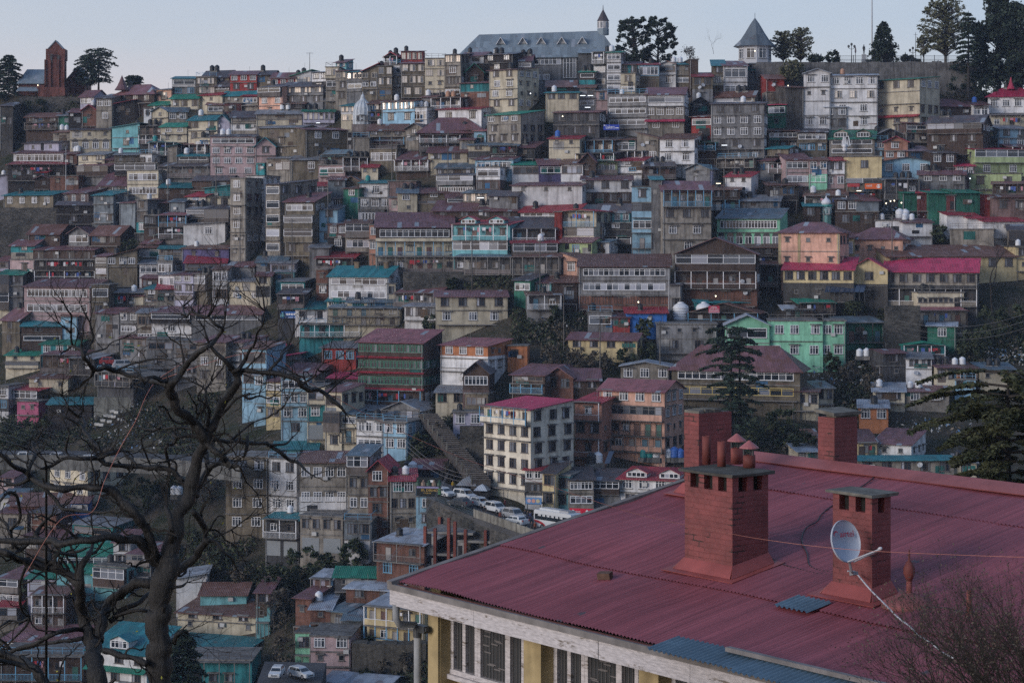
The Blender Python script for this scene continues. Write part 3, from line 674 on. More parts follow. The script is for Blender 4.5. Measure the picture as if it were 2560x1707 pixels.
def stairway(a, b_, w, n, label, mat):
    root = empty('stairway', a); tag(root, label, 'stairway'); d = b_-a; s = Vector((-d.y, d.x, 0)).normalized()
    if s.x < 0: s = -s
    bs = MB(); s = Vector((1, 0, 0))
    for i in range(n):
        p = d*(i/n); q = d*((i+1)/n); y0, y1 = sorted((p.y, q.y)); z = max(p.z, q.z)
        bs.add([(p.x-w/2, p.y, z-1.5), (p.x+w/2, p.y, z-1.5), (q.x+w/2, q.y, z-1.5), (q.x-w/2, q.y, z-1.5), (p.x-w/2, p.y, z), (p.x+w/2, p.y, z), (q.x+w/2, q.y, z), (q.x-w/2, q.y, z)],
               [(0,3,2,1),(4,5,6,7),(0,1,5,4),(1,2,6,5),(2,3,7,6),(3,0,4,7)])
    bs.build('step', mat, root); bt = MB()
    for i in range(n): q = d*((i+1)/n) if d.y < 0 else d*(i/n); q = d*(i/n); bt.box(q.x-w/2-.03, q.x+w/2+.03, q.y-.12, q.y+.34, max(q.z, q.z+d.z/n)+.0, max(q.z, q.z+d.z/n)+.09)
    bt.build('tread', worn('stair tread', (.2, .18, .165), .8, .6, False), root)
    k = n//3
    for i in range(k+1):
        p = d*(i/k); br = MB(); br.box(p.x-w/2-.2, p.x-w/2, p.y-.1, p.y+.1, p.z-.5, p.z+1.0)
        br.build('railing_post', worn('parapet posts', (.2, .2, .18)), root)
road_bank()
ua, va = tp(2, 1, 158, 66); ub, vb = tp(2, 1, 207, 128)
stairway(P(ub, vb, depth(ub, vb)-5), P(ua, va, depth(ua, va)-5), 3.0, 34, 'long concrete stairway climbing beside the cream corner hotel', worn('stair concrete', (.075, .065, .06), .9, .6, False))
# ---------------------------------------------------------------- the houses, surveyed from the photograph in a grid of 4 x 4 tiles:
# left right eaves base wall roof storeys (top first) extras ; notes
SURVEY = {
(0,0): '''
0 12 97 131 st s3dk a2
73 87 88 98 lv g3mr c6
88 103 90 113 bg s3dk a2/a1
102 124 96 109 db r5rd f2
105 143 86 95 br h9mr b3 ; *long brown house with maroon roof and a pointed conical turret | conical turret
143 158 82 96 pe p l1
158 180 72 88 gy s1te c2/a2
180 199 71 88 ol p l2/l2
185 211 70 78 ol g3dk f2 K2
197 211 78 84 bg g2dk c4
211 236 68 84 rd g4mr a3/b2 ; *red walled skyline house with a maroon roof | red skyline house
137 156 96 102 bg s3gn f2
156 183 90 101 cr g4gn b3 ; *white cottage with a bright green gable roof near the ridge | green gabled cottage
183 205 87 96 cr s2rd f1
204 236 87 95 bg g4te f3
190 206 96 105 cr s1mr c3
206 222 95 105 mw p f1
222 237 88 97 bg s1rd c4
212 236 107 120 bg g3dk c4/f2
132 139 100 108 wh p x
139 155 102 115 cr f4bg a1/f1
155 172 102 113 bg g4bg a2
172 200 110 130 cr g5te f2/b2 T1
198 211 111 123 lv f6te x
147 172 116 131 cr g4gn a2/f2
128 150 116 132 dg s1dk d3/d3 K2
177 193 117 127 lg p b2
178 193 127 142 cr p a2 K1
102 129 117 136 tq r4te f1/b1
64 102 119 138 cr g2dk f3/r4 R104 ; *cream house with a row of arched windows below a grey upper floor | arched cream house
48 65 121 131 bg s1rs f3 T2
20 56 131 140 lv s1dk f2
11 60 140 151 wh s3mr c12 ; *long white house with one unbroken strip of windows under a maroon roof | long white strip-window house
7 60 151 166 db s1rd d4
60 71 141 151 bk p f1 T2
23 54 107 119 br g4rs b3/d2
53 64 106 118 gn s3gy x
63 76 103 118 db s2mr f1
75 89 101 116 bk f5rd f1 T1
71 97 142 156 cr s2gy b2/f2
94 110 146 153 br s6mr f1
105 128 142 152 ol p f2 T1
128 140 142 153 wh p f2
70 103 152 162 gy p e4
105 145 150 161 cr p e4
137 160 131 143 dg s1te d3 G1
154 163 135 151 bg r3te x
163 192 143 154 gy s2te c3/x
160 192 133 143 dg p d4
145 193 153 163 gy s2dk d4
193 235 125 162 pk s2dk c5/a4/a4/a3 T2 ; *pale pink four-storey house with a glazed top floor and a teal side gable | pink four-storey house
+234 253 134 152 pk f8te b1/x
''',
(0,1): '''
0 16 68 79 ol g4dk f2 K1
14 36 71 80 rd g5mr a3
32 51 70 79 wh r6gn l2 K2
51 66 66 93 wh s2lt f2/f1/f2
64 76 62 93 bg p l2/c2/f1
73 85 65 93 bg s1mr l2/b1/b1
73 83 57 64 tq p f2 K1
83 98 66 93 gy s4te l3/c2/x
97 112 66 90 ol r8rd l2/a2/f2 ; *narrow olive house with a slanting crimson roof on the skyline | slanting crimson roof
112 125 61 90 ol p l2/l2/c2
124 133 60 80 wh p c2/l2
133 155 58 90 ol s1mr l3/l3/l2 R155
133 153 47 58 rd s1mr l4 K1 ; *rooftop room with a red base and glowing windows on the skyline | red rooftop room
118 131 52 61 db f4rd d2
155 174 54 91 cr p l2/l2/f2/l2
173 188 50 90 bg s1gy l3/a1/a2/c3 K1
187 209 51 68 wh p x K1
192 209 66 79 br f8gn f1
187 214 76 93 bk s1mr f1/f2
209 236 50 66 db s1dk f2/b1 K2 T1
214 240 64 100 cr s1mr b2/a2/a2/b2 R260 ; *peeling cream five-storey block below the slate hall | peeling cream block
2 25 80 106 pe s3dk e2/a2/f1
24 62 79 96 gy g5dk l4/b3 ; *dark gabled house with two rows of glowing windows left of the white temple | dark gabled house
24 45 95 107 cr p b2/x
43 72 102 113 lv g2gn l6 ; *low house with a green roof and one row of lit windows | green-roofed lit house
0 42 104 116 bg g4gy b1/a2 T2
78 94 97 113 cr s2te l2/l2
103 118 95 111 br s3rs l3/d2
115 146 93 113 lb s3rs l6/b2 ; *pale blue house with a long row of glowing windows right of the white temple | glowing blue house
144 157 99 114 wh p c4 T2
152 166 89 101 gy p f1
162 190 90 101 db p d3 O2 K1
167 207 100 114 wh s3rd b2 ; *plain white hall under a thin crimson roof edge | white hall
149 211 121 135 br h14mr b3/d3 ; *broad dark house with a big maroon hipped roof | maroon hipped roof
188 201 119 129 wh s2mr f2 K1
200 211 120 132 lb p f1
212 243 105 132 bg s5gn a3/b2/b3 R265 ; *beige house with a bright green metal roof | bright green roof
46 84 119 144 ol s2mr a2/f1 Q32 ; *wide ochre house with big blank walls right of the pink four-storey house | blank ochre house
84 93 122 141 db p d2
103 137 119 133 bg g6rs b3/d3
137 155 118 131 bg f5dk f1/b1
2 44 117 143 ol p f2/b1/f1
89 104 127 146 bg p x
98 130 130 138 dg p d4
104 130 137 152 ol p c6 ; *olive house with a blue white window strip below the terrace of solar panels | blue strip olive house
128 160 147 157 br s9mr d4
158 194 139 149 cr g5mr b2
165 200 154 162 bg s5bg b4
195 217 133 145 cr s2bg b1/x
215 240 134 148 db s3bg d3/c2
150 188 124 139 dg p d3/d3
187 200 128 139 bg p f1
201 236 146 159 lb s4mr c8
60 89 142 151 br g5bg d2
9 33 145 161 bg s2gy c3
32 67 146 160 ol g3gy a1
57 82 152 162 pk p c3 K2
80 103 145 157 db p d3 K5
97 112 153 161 cr s4rd f2
0 8 150 158 tw p f1
''',
(0,2): '''
0 18 55 65 gy g3mr c2 K3
32 59 79 84 db s6rs x
31 61 85 102 cr s3te b3/x T1 ; *cream house with a turquoise roof edge below the slate hall | turquoise-edged cream house
62 76 66 81 br s4gn c1/x
75 86 48 81 gy s1lt d1/c1/c1 K1
87 100 48 86 wh s4gn c3/c2/c2/c2 R106 T1 ; *tall narrow white house with a green roof beside the round dark trees | tall white house
62 76 80 100 gy p c2/c2
76 88 83 101 pk s2gy f1/x
100 116 59 80 ol s3mr b2/x
100 113 68 87 cr p b1/c2
116 135 59 86 lb s4rd c5/b2 L70ol ; *house with a bright sky blue upper floor over an olive ground floor | sky blue upper floor
135 150 59 79 wh f3rs c1/a1 T1
149 164 59 79 ol s3te f2/c2 T1
163 171 55 81 br p x
88 124 87 118 gy p c6/c6/c4 T1 ; *wide grey house with three full-width strips of small windows | grey strip-window house
123 158 86 121 wh g7mr c2/a4/a2 A110pk R165 L98bg ; *glass-fronted house with a white top floor, maroon roof and crimson awning | glass-fronted house
166 184 70 94 ol s6rd f2/f1 S2
184 195 60 88 ol s8te f1/a1/x
194 216 60 91 wh s7mr c3/c4 ; *white house with two tiers of big framed windows below the octagonal pavilion | two-tier window house
217 240 58 72 gy p b3/f2
184 222 88 96 bg g2rs c2
183 231 95 148 gy s1dk b3/a4/a4/b3/d3 T1 S1 ; *big grey five-storey block with rows of casements and a railed terrace | big grey block
165 181 94 108 dg f5dk x T1
165 183 107 129 rd s1rs c1/f1
38 80 103 126 dg s3mr b3/b3 R88 ; *dark grey stone building with closed shutters under a maroon roof edge | shuttered stone building
34 62 127 144 cr s4rd f2/x K1 B1 ; *yellow hut with a red roof and a long black opening | yellow hut
69 94 129 142 br s4dk d3
94 114 128 142 gy s1rs c3
115 134 127 149 bg l6rs a2/a2 S1
136 167 127 151 wh s6rs a2/a2 ; *pale grey house with a rusty roof and four tall white windows | four-window pale house
167 187 131 146 br s3gn d2/x
190 223 146 154 db p d4
0 21 135 146 dg s6mr f1 S1
0 26 151 163 wh s4gn c4
25 46 151 162 pu s6mr c3
45 65 150 163 wh s5rs c4
62 77 148 163 br f8mr f1
77 97 148 160 lg s2gn d2
96 121 147 159 wh s2rd f1/a1
120 150 153 164 br g5dk d2
160 181 155 167 gy f5bg f1
94 121 139 149 dg p d4 T3
60 95 141 151 db p d3
222 240 147 159 gy s3mr b2
''',
(0,3): '''
-2 15 72 97 rd g2rs f1/f1 S1
0 16 96 118 gn s3pk c3/f1 ; *dark green house with a pink awning roof under the ridge wall | green house with pink roof
16 33 80 119 st p x
33 57 67 119 wh f4lt a2/f2/x/a2 ; *white gabled end of the tall hotel with pale roof trim | white gabled hotel end
+57 100 69 119 wh s2lt a4/l3/a2/a2 O1
99 136 73 119 cr s3gn b3/x/f3/b3 A106rd R160 ; *big cream block with a green rooftop and three rows of windows | big cream block
52 72 98 119 gy s6lt a2/b2 R75
71 98 113 119 pk s3mr c4
57 97 127 143 bg s9gn c4/c2 M2 ; *house with a broad green roof and a strip of dormer windows behind the mast | green dormer roof
0 28 120 138 br s2rs c6/d3
27 54 121 141 ol s2dk c4/a3 S1
97 126 124 132 st f6gy x
96 110 130 146 lb p a1/a2
107 128 130 147 sa f5pk a1/a2 ; *brick pink gabled house with a pale roof trim | pink gabled house
125 150 138 147 mv s5lv b2 K2
126 147 113 131 bg p c2/b2
148 187 97 109 br h7mr f3
188 203 96 111 wh s3mr a2 B1
203 245 88 104 wh h9pk a4 ; *white half-timbered villa with a pink hipped roof and pointed turret | pink turret villa
203 245 106 119 cr s1dk d3
148 195 113 152 br g8dk e6/b3/b2/d3 R210 ; *tall brown timber house with red panels under a dark green ridge | tall timber house
195 212 120 136 lg p f2
211 240 118 136 lb s3gy b2/a2
187 240 137 162 lg s1rd e5/a2 ; *lime green house with a netted gallery under a thin red roof | netted lime house
0 18 136 151 ol p f1/d1
16 38 146 171 pk s7mr c4/c4 ; *small pink house with a maroon roof left of the ochre parapet block | small pink house
38 54 147 171 pk s4rs a2/c3 L160mi
53 70 147 173 pk s4rd a2/a2
70 104 144 176 ye p b1/c2 ; *ochre yellow block with a thick curved parapet | ochre parapet block
105 150 148 162 lb f4dk a3 ; *light blue gabled house right of the ochre parapet block | light blue gable
150 173 140 166 br s1dk a2/b2
172 189 152 163 pk s1pk a2
0 17 150 159 db s4rs d2
222 240 135 150 br s3mr d2
''',
(1,0): '''
-4 17 5 15 lv r4gy x T1
17 46 1 9 db s3rd x
32 46 7 17 br f3mr f1
45 73 5 15 bk p f2
90 117 13 20 gy s13mr c4 ; *house with a big plain maroon roof beside the banded cream block | big maroon roof
116 146 0 25 cr p c6/c8 R155 ; *cream block with two long bands of dark windows | banded cream block
146 176 15 26 br s5te f2 ; *low brown house with a plain teal roof | low teal roof
0 52 22 34 ol s4te a4 K1 ; *long low brown house with a teal roof standing on the stone wall | house on the stone wall
52 85 20 32 mv s6mr a3 R104
52 88 31 49 db p f1/a1
85 105 22 48 ti s6te f1/x/b2
104 118 23 38 ti p x
109 125 29 47 ti s2mr x ; *tin clad box room propped on tall stilts | tin box on stilts
125 136 27 57 gy p a1/b1/a1
132 155 29 42 st s3mr x
132 147 41 63 br p b1/b1
155 170 28 42 ti p x
146 172 41 62 db p d3/d2
171 190 23 34 bg s2rd c2
190 212 24 35 cr p b2
187 212 16 25 tw r3te x
175 212 8 18 br g4dk f1
172 190 35 50 cr s3gy e1/c1
188 212 35 50 db p e2
168 207 49 63 wh r2gy a1 ; *shed of pale tin sheets with a slanting top | pale tin shed
211 226 7 81 bg p a1/a1/a1/a1/f2/f2 ; *very tall slim tower house with six stacked windows | slim tower house
226 243 5 54 wh p c2/l1/c1/c1 ; *slim white house with one red painted floor | red-banded slim house
142 174 59 67 db f5te d2 T2
130 147 66 73 br s5mr f1
25 56 57 69 br g8rs f2
62 83 57 69 gy f6mr c3 ; *small gabled house with three bright windows among patched rusty roofs | patched gable
82 112 58 69 br g8rs f2
9 33 68 82 bg g5mr b1/x
28 89 72 86 br s4mr b4
32 89 82 101 db p d5/d4 ; *dark wooden building of open galleries above the long pink hall | dark gallery building
8 33 82 97 pk p f1
-2 8 82 92 lv p c4
87 99 78 107 bg p c1/c1/a1
98 126 79 106 ol r8rs a3/x/x ; *tall olive house with a blank wall and slanting roof above the long pink hall | blank olive house
127 147 70 83 bg p c2
146 168 71 84 bg p c2/a1
166 211 71 84 pu s3rs f2 T1 ; *purple walled house left of the slim tower | purple house
170 207 84 99 br s7rd c3/d2
128 145 85 97 wh s2gy c3
144 159 83 97 gy p c4
159 178 95 121 lv p a2/f2/c3
130 145 98 109 mw p c4
145 161 95 109 wh s1gy c4 A106rd
177 191 95 110 ol p e2
195 209 90 121 wh s2rs c5/c5
209 234 87 100 gy g4mr x
208 242 101 119 cr s2gy f1/a2
20 85 106 147 pk s7mr c16/c10/x R95 ; *long pale pink hall with a maroon roof patched with grey sheets | long pink hall
-2 9 95 127 cr s1gn e1/e1
8 21 95 126 gy g3gn b1/x/x ; *grey sided house with a green roof at the left edge | green roof at the edge
84 100 105 151 ol p c1/b1/x
103 133 112 127 dg s4gy d2
115 133 114 126 cr s6mr x T1
132 146 108 123 bg p a1/c2
144 161 108 121 bg s2rd c1/b2
0 20 136 161 ol g11mr b1/b1 R42 ; *olive house with a large maroon gable roof at the left edge | olive house at the edge
20 57 142 158 br s8te b1/c2 ; *low house with a blue-teal roof and one red patch | blue-teal patched roof
56 71 133 152 lb p x
87 110 130 158 gy g5mr b1/a1
110 126 129 162 gy s5rs a2/c5/c4 ; *narrow grey house of three white-window storeys below the pink hall | narrow grey house
126 141 130 162 bg g4gy c4/c5
139 176 130 160 wh s6mr e1/a1/c4
102 111 140 157 cr p b1
176 240 131 147 gy s8mr c4/x ; *long grey house with a maroon roof behind the top of the bare tree | house behind the treetop
''',
(1,1): '''
8 23 12 77 bg s2dk c1/c1/c1/c1/c1 R54 ; *tall grey house with five stacked window bays and a blank flank | stacked-bay house
26 54 28 78 ol s9mr c5/e1/e1/b2 ; *tall ochre house with a maroon roof and dark shuttered windows | tall ochre house
56 67 14 25 rd s3rd e2
66 82 8 24 ti s4mr b1/x
81 95 9 17 ol f4rs x
80 95 16 35 gn s2rs a1/x ; *green corrugated shack with a rusty lid | green corrugated shack
57 79 25 35 wh p a2
58 75 35 66 lb p b1/f1/f1
95 122 11 26 wh s3te a1 G1 ; *white tin house under a teal roof | white tin house
121 147 10 26 mv p f1
95 123 25 36 gy p a3
94 118 36 47 gy p r8 ; *grey house with eight white arched windows | eight-arch house
122 132 24 37 pk p f1
130 148 20 39 cr s8bg a1/a1
147 175 20 32 ol s5mr a1/c3
166 201 4 22 gy s2dk e3/c14 ; *grey house with fourteen little windows in one row | fourteen-window house
202 224 -3 20 wh p c2/b2
175 212 25 32 db s6mr e2
190 215 20 31 bg s3bg l4 ; *house with a brightly lit shopfront strip | lit shopfront house
214 240 22 31 gy g3dk f2
162 240 36 44 br s9mr b4
66 83 49 73 mv s1rs a2/a1
82 105 48 74 bg s1rs e3/c4
104 111 50 76 sa p a1/a1
110 181 51 79 br s13mr c12/d8 L62cr ; *very long house with a maroon roof, wooden top floor and gallery of doors | long maroon gallery house
110 182 79 94 bg p d8
181 233 49 79 tq s4rd d4/e6 M2 ; *house with two crimson dormers over a turquoise gallery | twin crimson dormers
182 236 79 95 dg p d5
66 122 96 120 wh g9te c7/c9 C2 ; *white villa with a broad teal roof and two brown chimneys | white teal-roofed villa
55 66 91 116 bk p f1/a1
49 67 70 92 gy p x
55 90 80 92 db s3rd d2
13 36 84 97 lv s3gy c4
0 28 83 94 gy g5bg b1
18 35 92 103 tq s1gy c2
22 45 101 114 tw s2gy c3
36 66 126 141 wh s10te b2 ; *small white house with a bright teal roof beside a blue billboard | teal roof by the billboard
66 132 126 141 bg s2bg d5/d5 L127cr ; *low house with a red awning and laundry on its open gallery | laundry gallery house
65 88 119 126 cr s3te a2
84 131 120 127 cr s4bg a3
40 95 141 152 tw p d4
128 166 112 125 gy s9mr d4
165 231 115 141 cr s4mr b4/a3 ; *long cream house under a dark maroon roof above the hillside path | long hall above the path
136 172 124 137 wh p b4
120 128 104 117 cr p b1
0 14 96 116 cr p b1/f1
20 45 113 140 dg p d2/f1
''',
(1,2): '''
0 64 13 31 wh s3mr f3/x ; *long whitewashed building with stained walls left of the slim blue house | whitewashed building
64 110 8 31 wh s2mr b3/b4
110 129 15 71 lb p b1/e2/c3/d1 ; *slim light blue house with one red casement at its top | slim blue house
128 138 8 71 gy p x
138 183 18 78 bg g9mr d6/b3/a2/a1 ; *tall house with a dark wooden top gallery and a red panel | red-panel house
183 209 17 36 br s5rs b2/d2
8 60 37 44 wh s7rd c8 ; *low house with a worn red roof below the whitewashed building | worn red roof
78 108 37 49 tq g7dk a4 ; *turquoise house with a dark gable roof | turquoise gable
0 40 53 66 dg s11dk d3 S1
45 77 37 66 cr f2rd d2/e2 ; *house with cream gable, crimson trim and a cluttered gallery | crimson-trimmed gable
68 84 48 66 gy p b2
39 46 38 66 rd p x
84 110 48 67 dg p a1/x/d2
43 73 65 81 lg p a1
73 89 65 80 wh p b1
0 42 66 80 db s1rd e4
0 45 79 95 dg p d4
2 17 100 114 gn s6dk c3
17 36 102 114 tq s9mr a2 ; *small turquoise hut with a maroon roof | small turquoise hut
14 45 114 127 gy p d2 K1
61 145 87 127 gy s11rs c16/c14/b8 L115bk ; *long weathered house with a rusty roof and broken white glazing | long weathered house
47 61 81 98 pe l6rs a1
38 60 102 122 br s7rs b1
145 155 104 128 gy p x/b1
150 224 76 124 br f15mr e5/d5/b4 L101bk S2 ; *big dark timber house with a wide gable and open galleries | big dark timber house
189 245 43 70 mi s9bg c18/r7 ; *long mint green house with arched windows and a blue-grey roof | long arched mint house
203 245 27 34 gy s5gy x
196 219 5 21 wh s5rd f2/c6 ; *white house with a bright red roof | white house with red roof
168 183 0 14 lv p c3
209 245 70 87 db s2rs b2/d2
163 226 130 141 db f9rs d3 ; *timber lodge with a low gable carrying the red board | timber lodge
168 224 120 128 tw s2te x
105 142 130 142 bl s5rd f1 ; *bright blue shack with a red roof | bright blue shack
90 108 134 145 rd s1mr a2
70 92 130 145 gy p c2
133 188 141 167 gy p f4/b2 ; *grey concrete house carrying the two big white tanks | twin-tank house
52 114 154 165 ye g6mr b4 ; *low yellow house with a patched maroon roof above the thicket | yellow house
196 236 141 175 mi f9lt c2/c2 R240 ; *mint green villa with a white-edged gable | mint villa
+236 285 138 175 mi p a3/a3
+283 306 138 175 mi p a2/a2
213 245 86 106 db p d2
''',
(1,3): '''
11 64 56 110 pe h9mr f3/f3/b3 R79 Nye ; *salmon pink school house with yellow corner bands and a hipped roof | pink school house
+64 78 61 82 ye s4mr c1
+77 122 62 84 pe h10mr f4
107 230 78 93 ye s10rs b8 ; *very long cream building with a rusty roof behind the crimson-roofed school | long cream building
15 77 90 120 ye s11pk b6/f3 L103st ; *yellow school over a stone basement with bright crimson roofs | yellow school
+75 109 90 121 ye f10pk b1/f1 L104st
+108 190 92 124 bg s12pk b7/d6 L105dg
137 180 112 129 cr p f9 K2 ; *small concrete block with a row of nine tiny openings | nine-opening block
137 182 128 142 bg p d3
147 172 142 157 gn s1lt a1 ; *small dark green hut with a pale roof edge | small green hut
70 107 139 157 gn s3bg d3
28 61 121 131 db s4gn d2
14 40 127 134 db s4lt d1
123 137 20 37 gn s3gn x ; *green corrugated stall at the left end of the row | green stall
137 147 20 37 mw s2rd x
147 164 20 37 gn s2gn x
164 172 23 37 mw p x
172 195 20 37 gn s4gn x
194 206 22 38 rd p x ; *bright red stall between green stalls and brown shed | red stall
206 240 24 41 mv s1rs b2
139 180 3 21 gy g4mr a3/b3 R187 ; *grey house with white window frames above the green stalls | grey house over the stalls
186 231 3 17 lg p b2 ; *lime house carrying black lettering along its base | lettered lime house
0 27 13 27 db p b2
5 28 14 28 ol p x
34 72 23 35 gy s6rs d2
62 82 26 40 br s3dk a2 T1
81 102 27 40 ti s3mr x
33 48 32 45 br p b1
63 101 38 52 br p b2
99 122 46 60 wh p a1
123 151 47 60 wh p x T2
164 183 40 55 wh s4rd x ; *white stepped building with small red roofs | white stepped building
+183 197 43 57 wh s5rd x
+197 236 46 62 wh s4rd x
168 206 54 70 bg p x
221 242 54 71 bg g5dk e3
227 242 70 92 ye p b1/f1 T1
72 104 12 27 ol p b2/d1
106 138 8 26 dg s2bg d3 K3
207 240 12 25 br s2mr d3
''',
(2,0): '''
5 37 12 24 cr s5gn f2/e2 ; *cream house with a bright green roof and a caged balcony | green roof with caged balcony
37 72 2 13 tw s4gn a3
38 74 12 28 br p d3
26 63 33 47 cr s4rs f2 S1 ; *cream cottage with a red-edged rusty roof | cream cottage
8 38 44 57 br s4rd e5
15 36 55 67 hp p f2 ; *hot pink ground floor under a brown gallery | hot pink ground floor
-2 8 41 64 wh p a1/a1
44 84 57 70 db s6te x ; *dark shed with a plain teal roof at the top of the scrub | dark teal-roofed shed
88 124 28 53 dg p d5/x ; *black steel framed shed under the parking deck | steel framed shed
62 88 15 30 dg p d2
110 136 -4 17 gy p c6/b2
135 160 -2 24 gy p c3/b1
160 182 0 32 gy p c3/b1/b2
180 208 0 38 bg p c2/a2/f2
222 245 6 62 lb s1rs c2/c2/a2
209 224 0 30 wh p c1/a1/x
42 84 116 142 cr p a3/a3 R112 ; *long cream institutional house seen through the bare tree | cream house behind the tree
8 64 149 162 bk g11rs x ; *low brick house with a big rusty roof patched with blue sheets | rust and blue patched roof
65 81 147 159 bl p c1
0 13 124 136 pk s6mr f1
0 20 142 156 wh p f1
''',
(2,1): '''
93 154 0 59 br s12rr g10/g10/g10/d3 E14rd E28rd E43rd R170 ; *four-storey brick house with green window bands and thin red awnings | green-banded brick house
169 213 3 40 or s6rr a3/c10/x L13wh R235 ; *house with an orange top floor over a white floor of tall windows | orange and white house
60 92 5 22 rd s5gy u3 ; *red house with three blue windows | red house with blue windows
8 42 16 27 gy r6pk d2
0 20 8 28 lv s4pk c2
22 54 31 46 bg s12mr x
23 48 33 86 lb p c4/a3/a2/b1 ; *light blue house of four narrow storeys behind the tree limb | light blue house
47 63 42 89 cr p c2/a1/o1
63 79 45 101 cr s3mr c3/e2/b1
9 23 36 72 ye p c2/c2/b2
-2 9 30 70 lb p a1/x/f1
66 99 33 44 gy s5pk c2
79 129 45 58 br f7rd f1 ; *brown house with a wide crimson gable roof | crimson gable
88 116 62 74 br s9gy c4
+116 152 62 76 gy f8gy e6
+92 117 72 101 wh p a3/c4
+117 139 74 101 lb p a2/a2
78 92 66 92 cr p c2/d1
190 214 28 61 br f10dk c6/f2
165 191 46 59 cr s5gy b2
192 213 48 62 ol p c4
181 209 65 79 lv p a2 K1 ; *low pale house with washing on top of the stone wall | low pale house
16 56 98 108 tq s7te b2
-28 11 106 175 ol p a2/a2/a2/a2 ; *ochre flats of four storeys under a brick band | ochre flats
11 38 108 175 wh p b2/a2/a2/x ; *grey white block with paired windows right of the ochre flats | paired-window block
40 84 110 178 bg s9rs a4/a4/c3 L142wh ; *beige house with a rusty roof over a white lower terrace | rusty-roofed beige house
84 104 104 176 bg p e3/b2/a2/f2
103 122 117 176 bk f9rd a1/b2/b1/f2 ; *brick house with a crimson gable roof | brick house with crimson gable
123 147 127 172 bg s5rd a2/b3/a2 K1 T1
147 165 142 170 lb p a1/b1
143 172 116 128 st s9mr x
''',
(2,2): '''
0 30 30 47 br s10mr c4/d3
30 56 32 46 bk f9mr b2 ; *brown half-timbered house with a brick gable | half-timbered gable
52 81 34 46 br g10mr b2
-26 17 60 134 cw s8pk d4/b4/b4/b4/b4 R57 w:b3 ; *cream corner hotel of five storeys under a crimson roof | cream corner hotel
81 139 44 100 pe g10rr a4/e10/d6/d5 R160 ; *peach apartment house with a long dark glazed balcony | peach apartment house
+58 82 55 106 sa s3rd d1/b2/d1
12 28 117 141 wh s5rd a2/b1
28 40 120 153 ye s8dk b1/b1 ; *yellow and cyan house with blue bands by the road | yellow and cyan house
+40 53 123 153 tq p b1/b1
52 75 126 152 bg s9dk c6/c4
75 99 127 152 gy s8dk e4/x
99 158 126 152 wh s10rd a4/b3 M2 ; *white striped house with two crimson dormers beside the painted chimneys | striped dormer house
100 144 22 38 bg f4lt a3 ; *beige cottage with a pale metal roof | beige cottage
148 262 25 53 ol h22mr c16/y10 ; *large house with a sweeping maroon roof behind the cedar | house behind the cedar
-4 14 4 18 or p x
''',
(2,3): '''
10 24 38 57 mw s3rs x
23 46 45 63 cr s8mr b2 ; *low cream hut with a rusty roof right of the cedar | low cream hut
45 60 42 57 cr s5gy f2
127 150 15 35 wh s1gy b2/x R155 S1 ; *white cube house with brown window frames | white cube house
155 175 23 40 cr p b2 K2
174 193 24 40 or s5rs a2 T2
195 226 25 40 cr s6bg a2 K2
172 190 35 45 lb p b2
97 125 45 56 cr s8lt b2 T1
124 166 45 57 bg s5mr a2 T2 K2
84 110 60 75 or s6lt a2 R116 K1 ; *small orange house with a pale metal roof | small orange house
98 130 93 109 wh s14mr f2 R152 ; *white house with a dark maroon roof behind the chimney | white house behind the chimney
82 100 92 107 ye s12mr d2
82 171 108 124 bg p b5 S1
27 46 100 114 cr s3lt b2 S1
37 48 88 102 gy s8rs b1
124 162 3 16 tw f3gn d3
105 127 10 34 dg p b1/f1
171 191 110 124 cr s4gy b1
''',
(3,0): '''
0 25 0 22 bg p b1
27 53 0 24 bk p f2/f2
64 106 11 24 tw s1gy c2
104 120 27 50 wh p b1/b2
117 140 38 58 dg p e4/f2
52 104 39 52 lb s9gn c6 ; *sky blue house with a red and green striped roof behind the tree | striped-roof blue house
52 86 55 74 tq s8gn f1
86 118 50 68 tq p e4
-2 20 60 86 lg s3mr e2/c3
-2 17 86 100 bg s1rd e2
25 58 60 77 lv s4gn c2
30 61 75 108 br p d3/d3
162 190 60 82 wh r5lt x
184 226 75 85 tq s11rs x
161 240 93 108 cr s15rs b3/f3 ; *low cream house with wide rusty roofs and washing | wide rusty roofs
0 77 118 132 br s16mr c6 ; *brown house with a wide maroon roof at the lower left | wide maroon roof
+53 78 126 140 lb p c4
0 77 131 175 br p d5/d5
78 137 127 175 wh s26te b3/b3/b3 M1 A142gn ; *white house with a steep green roof and dormer behind the trunk | steep green roof
150 222 127 142 wh s14te b3 ; *white house with a green roof right of the tree trunk | green roof right of the trunk
160 231 136 170 tw p d5
20 60 22 40 br s8mr b2
''',
(3,1): '''
8 40 6 40 dg p d2/o2
40 80 4 37 bg p b4/o2 ; *shop with yellow painted panels beneath the beige house | yellow-panelled shop
81 106 8 42 wh p f2/f1
110 155 28 62 bk s4lt d2/u2 ; *brick shed with blue windows and a junk-filled roof | junk-roofed brick shed
72 112 58 72 dg g9gn f2 ; *long shed with a green and cream corrugated roof | green and cream shed
52 71 60 74 lv s2lt d2
82 130 70 82 bk s8lt b2
101 155 87 122 ye s13lt d5/d5 ; *yellow house with two open galleries hung with washing | washing galleries
50 69 88 114 bk s6lt f1/d1 T1
68 84 90 110 bg s9bg b1
80 101 98 112 ti s9bg x
36 51 111 130 mi p b1
50 87 114 155 pk p a2/f2/x R92 ; *pale pink house on a slanting wall at the bottom | pale pink slanting house
62 122 156 172 gy g9lt x ; *house showing only a pale blue metal roof at the bottom edge | bottom metal roof
36 51 78 104 bk p f1
0 13 73 100 tq s8mr b1/f1
''',
}
for rc, rows in SURVEY.items():
    for row in rows.strip().split('\n'): house(row, rc)
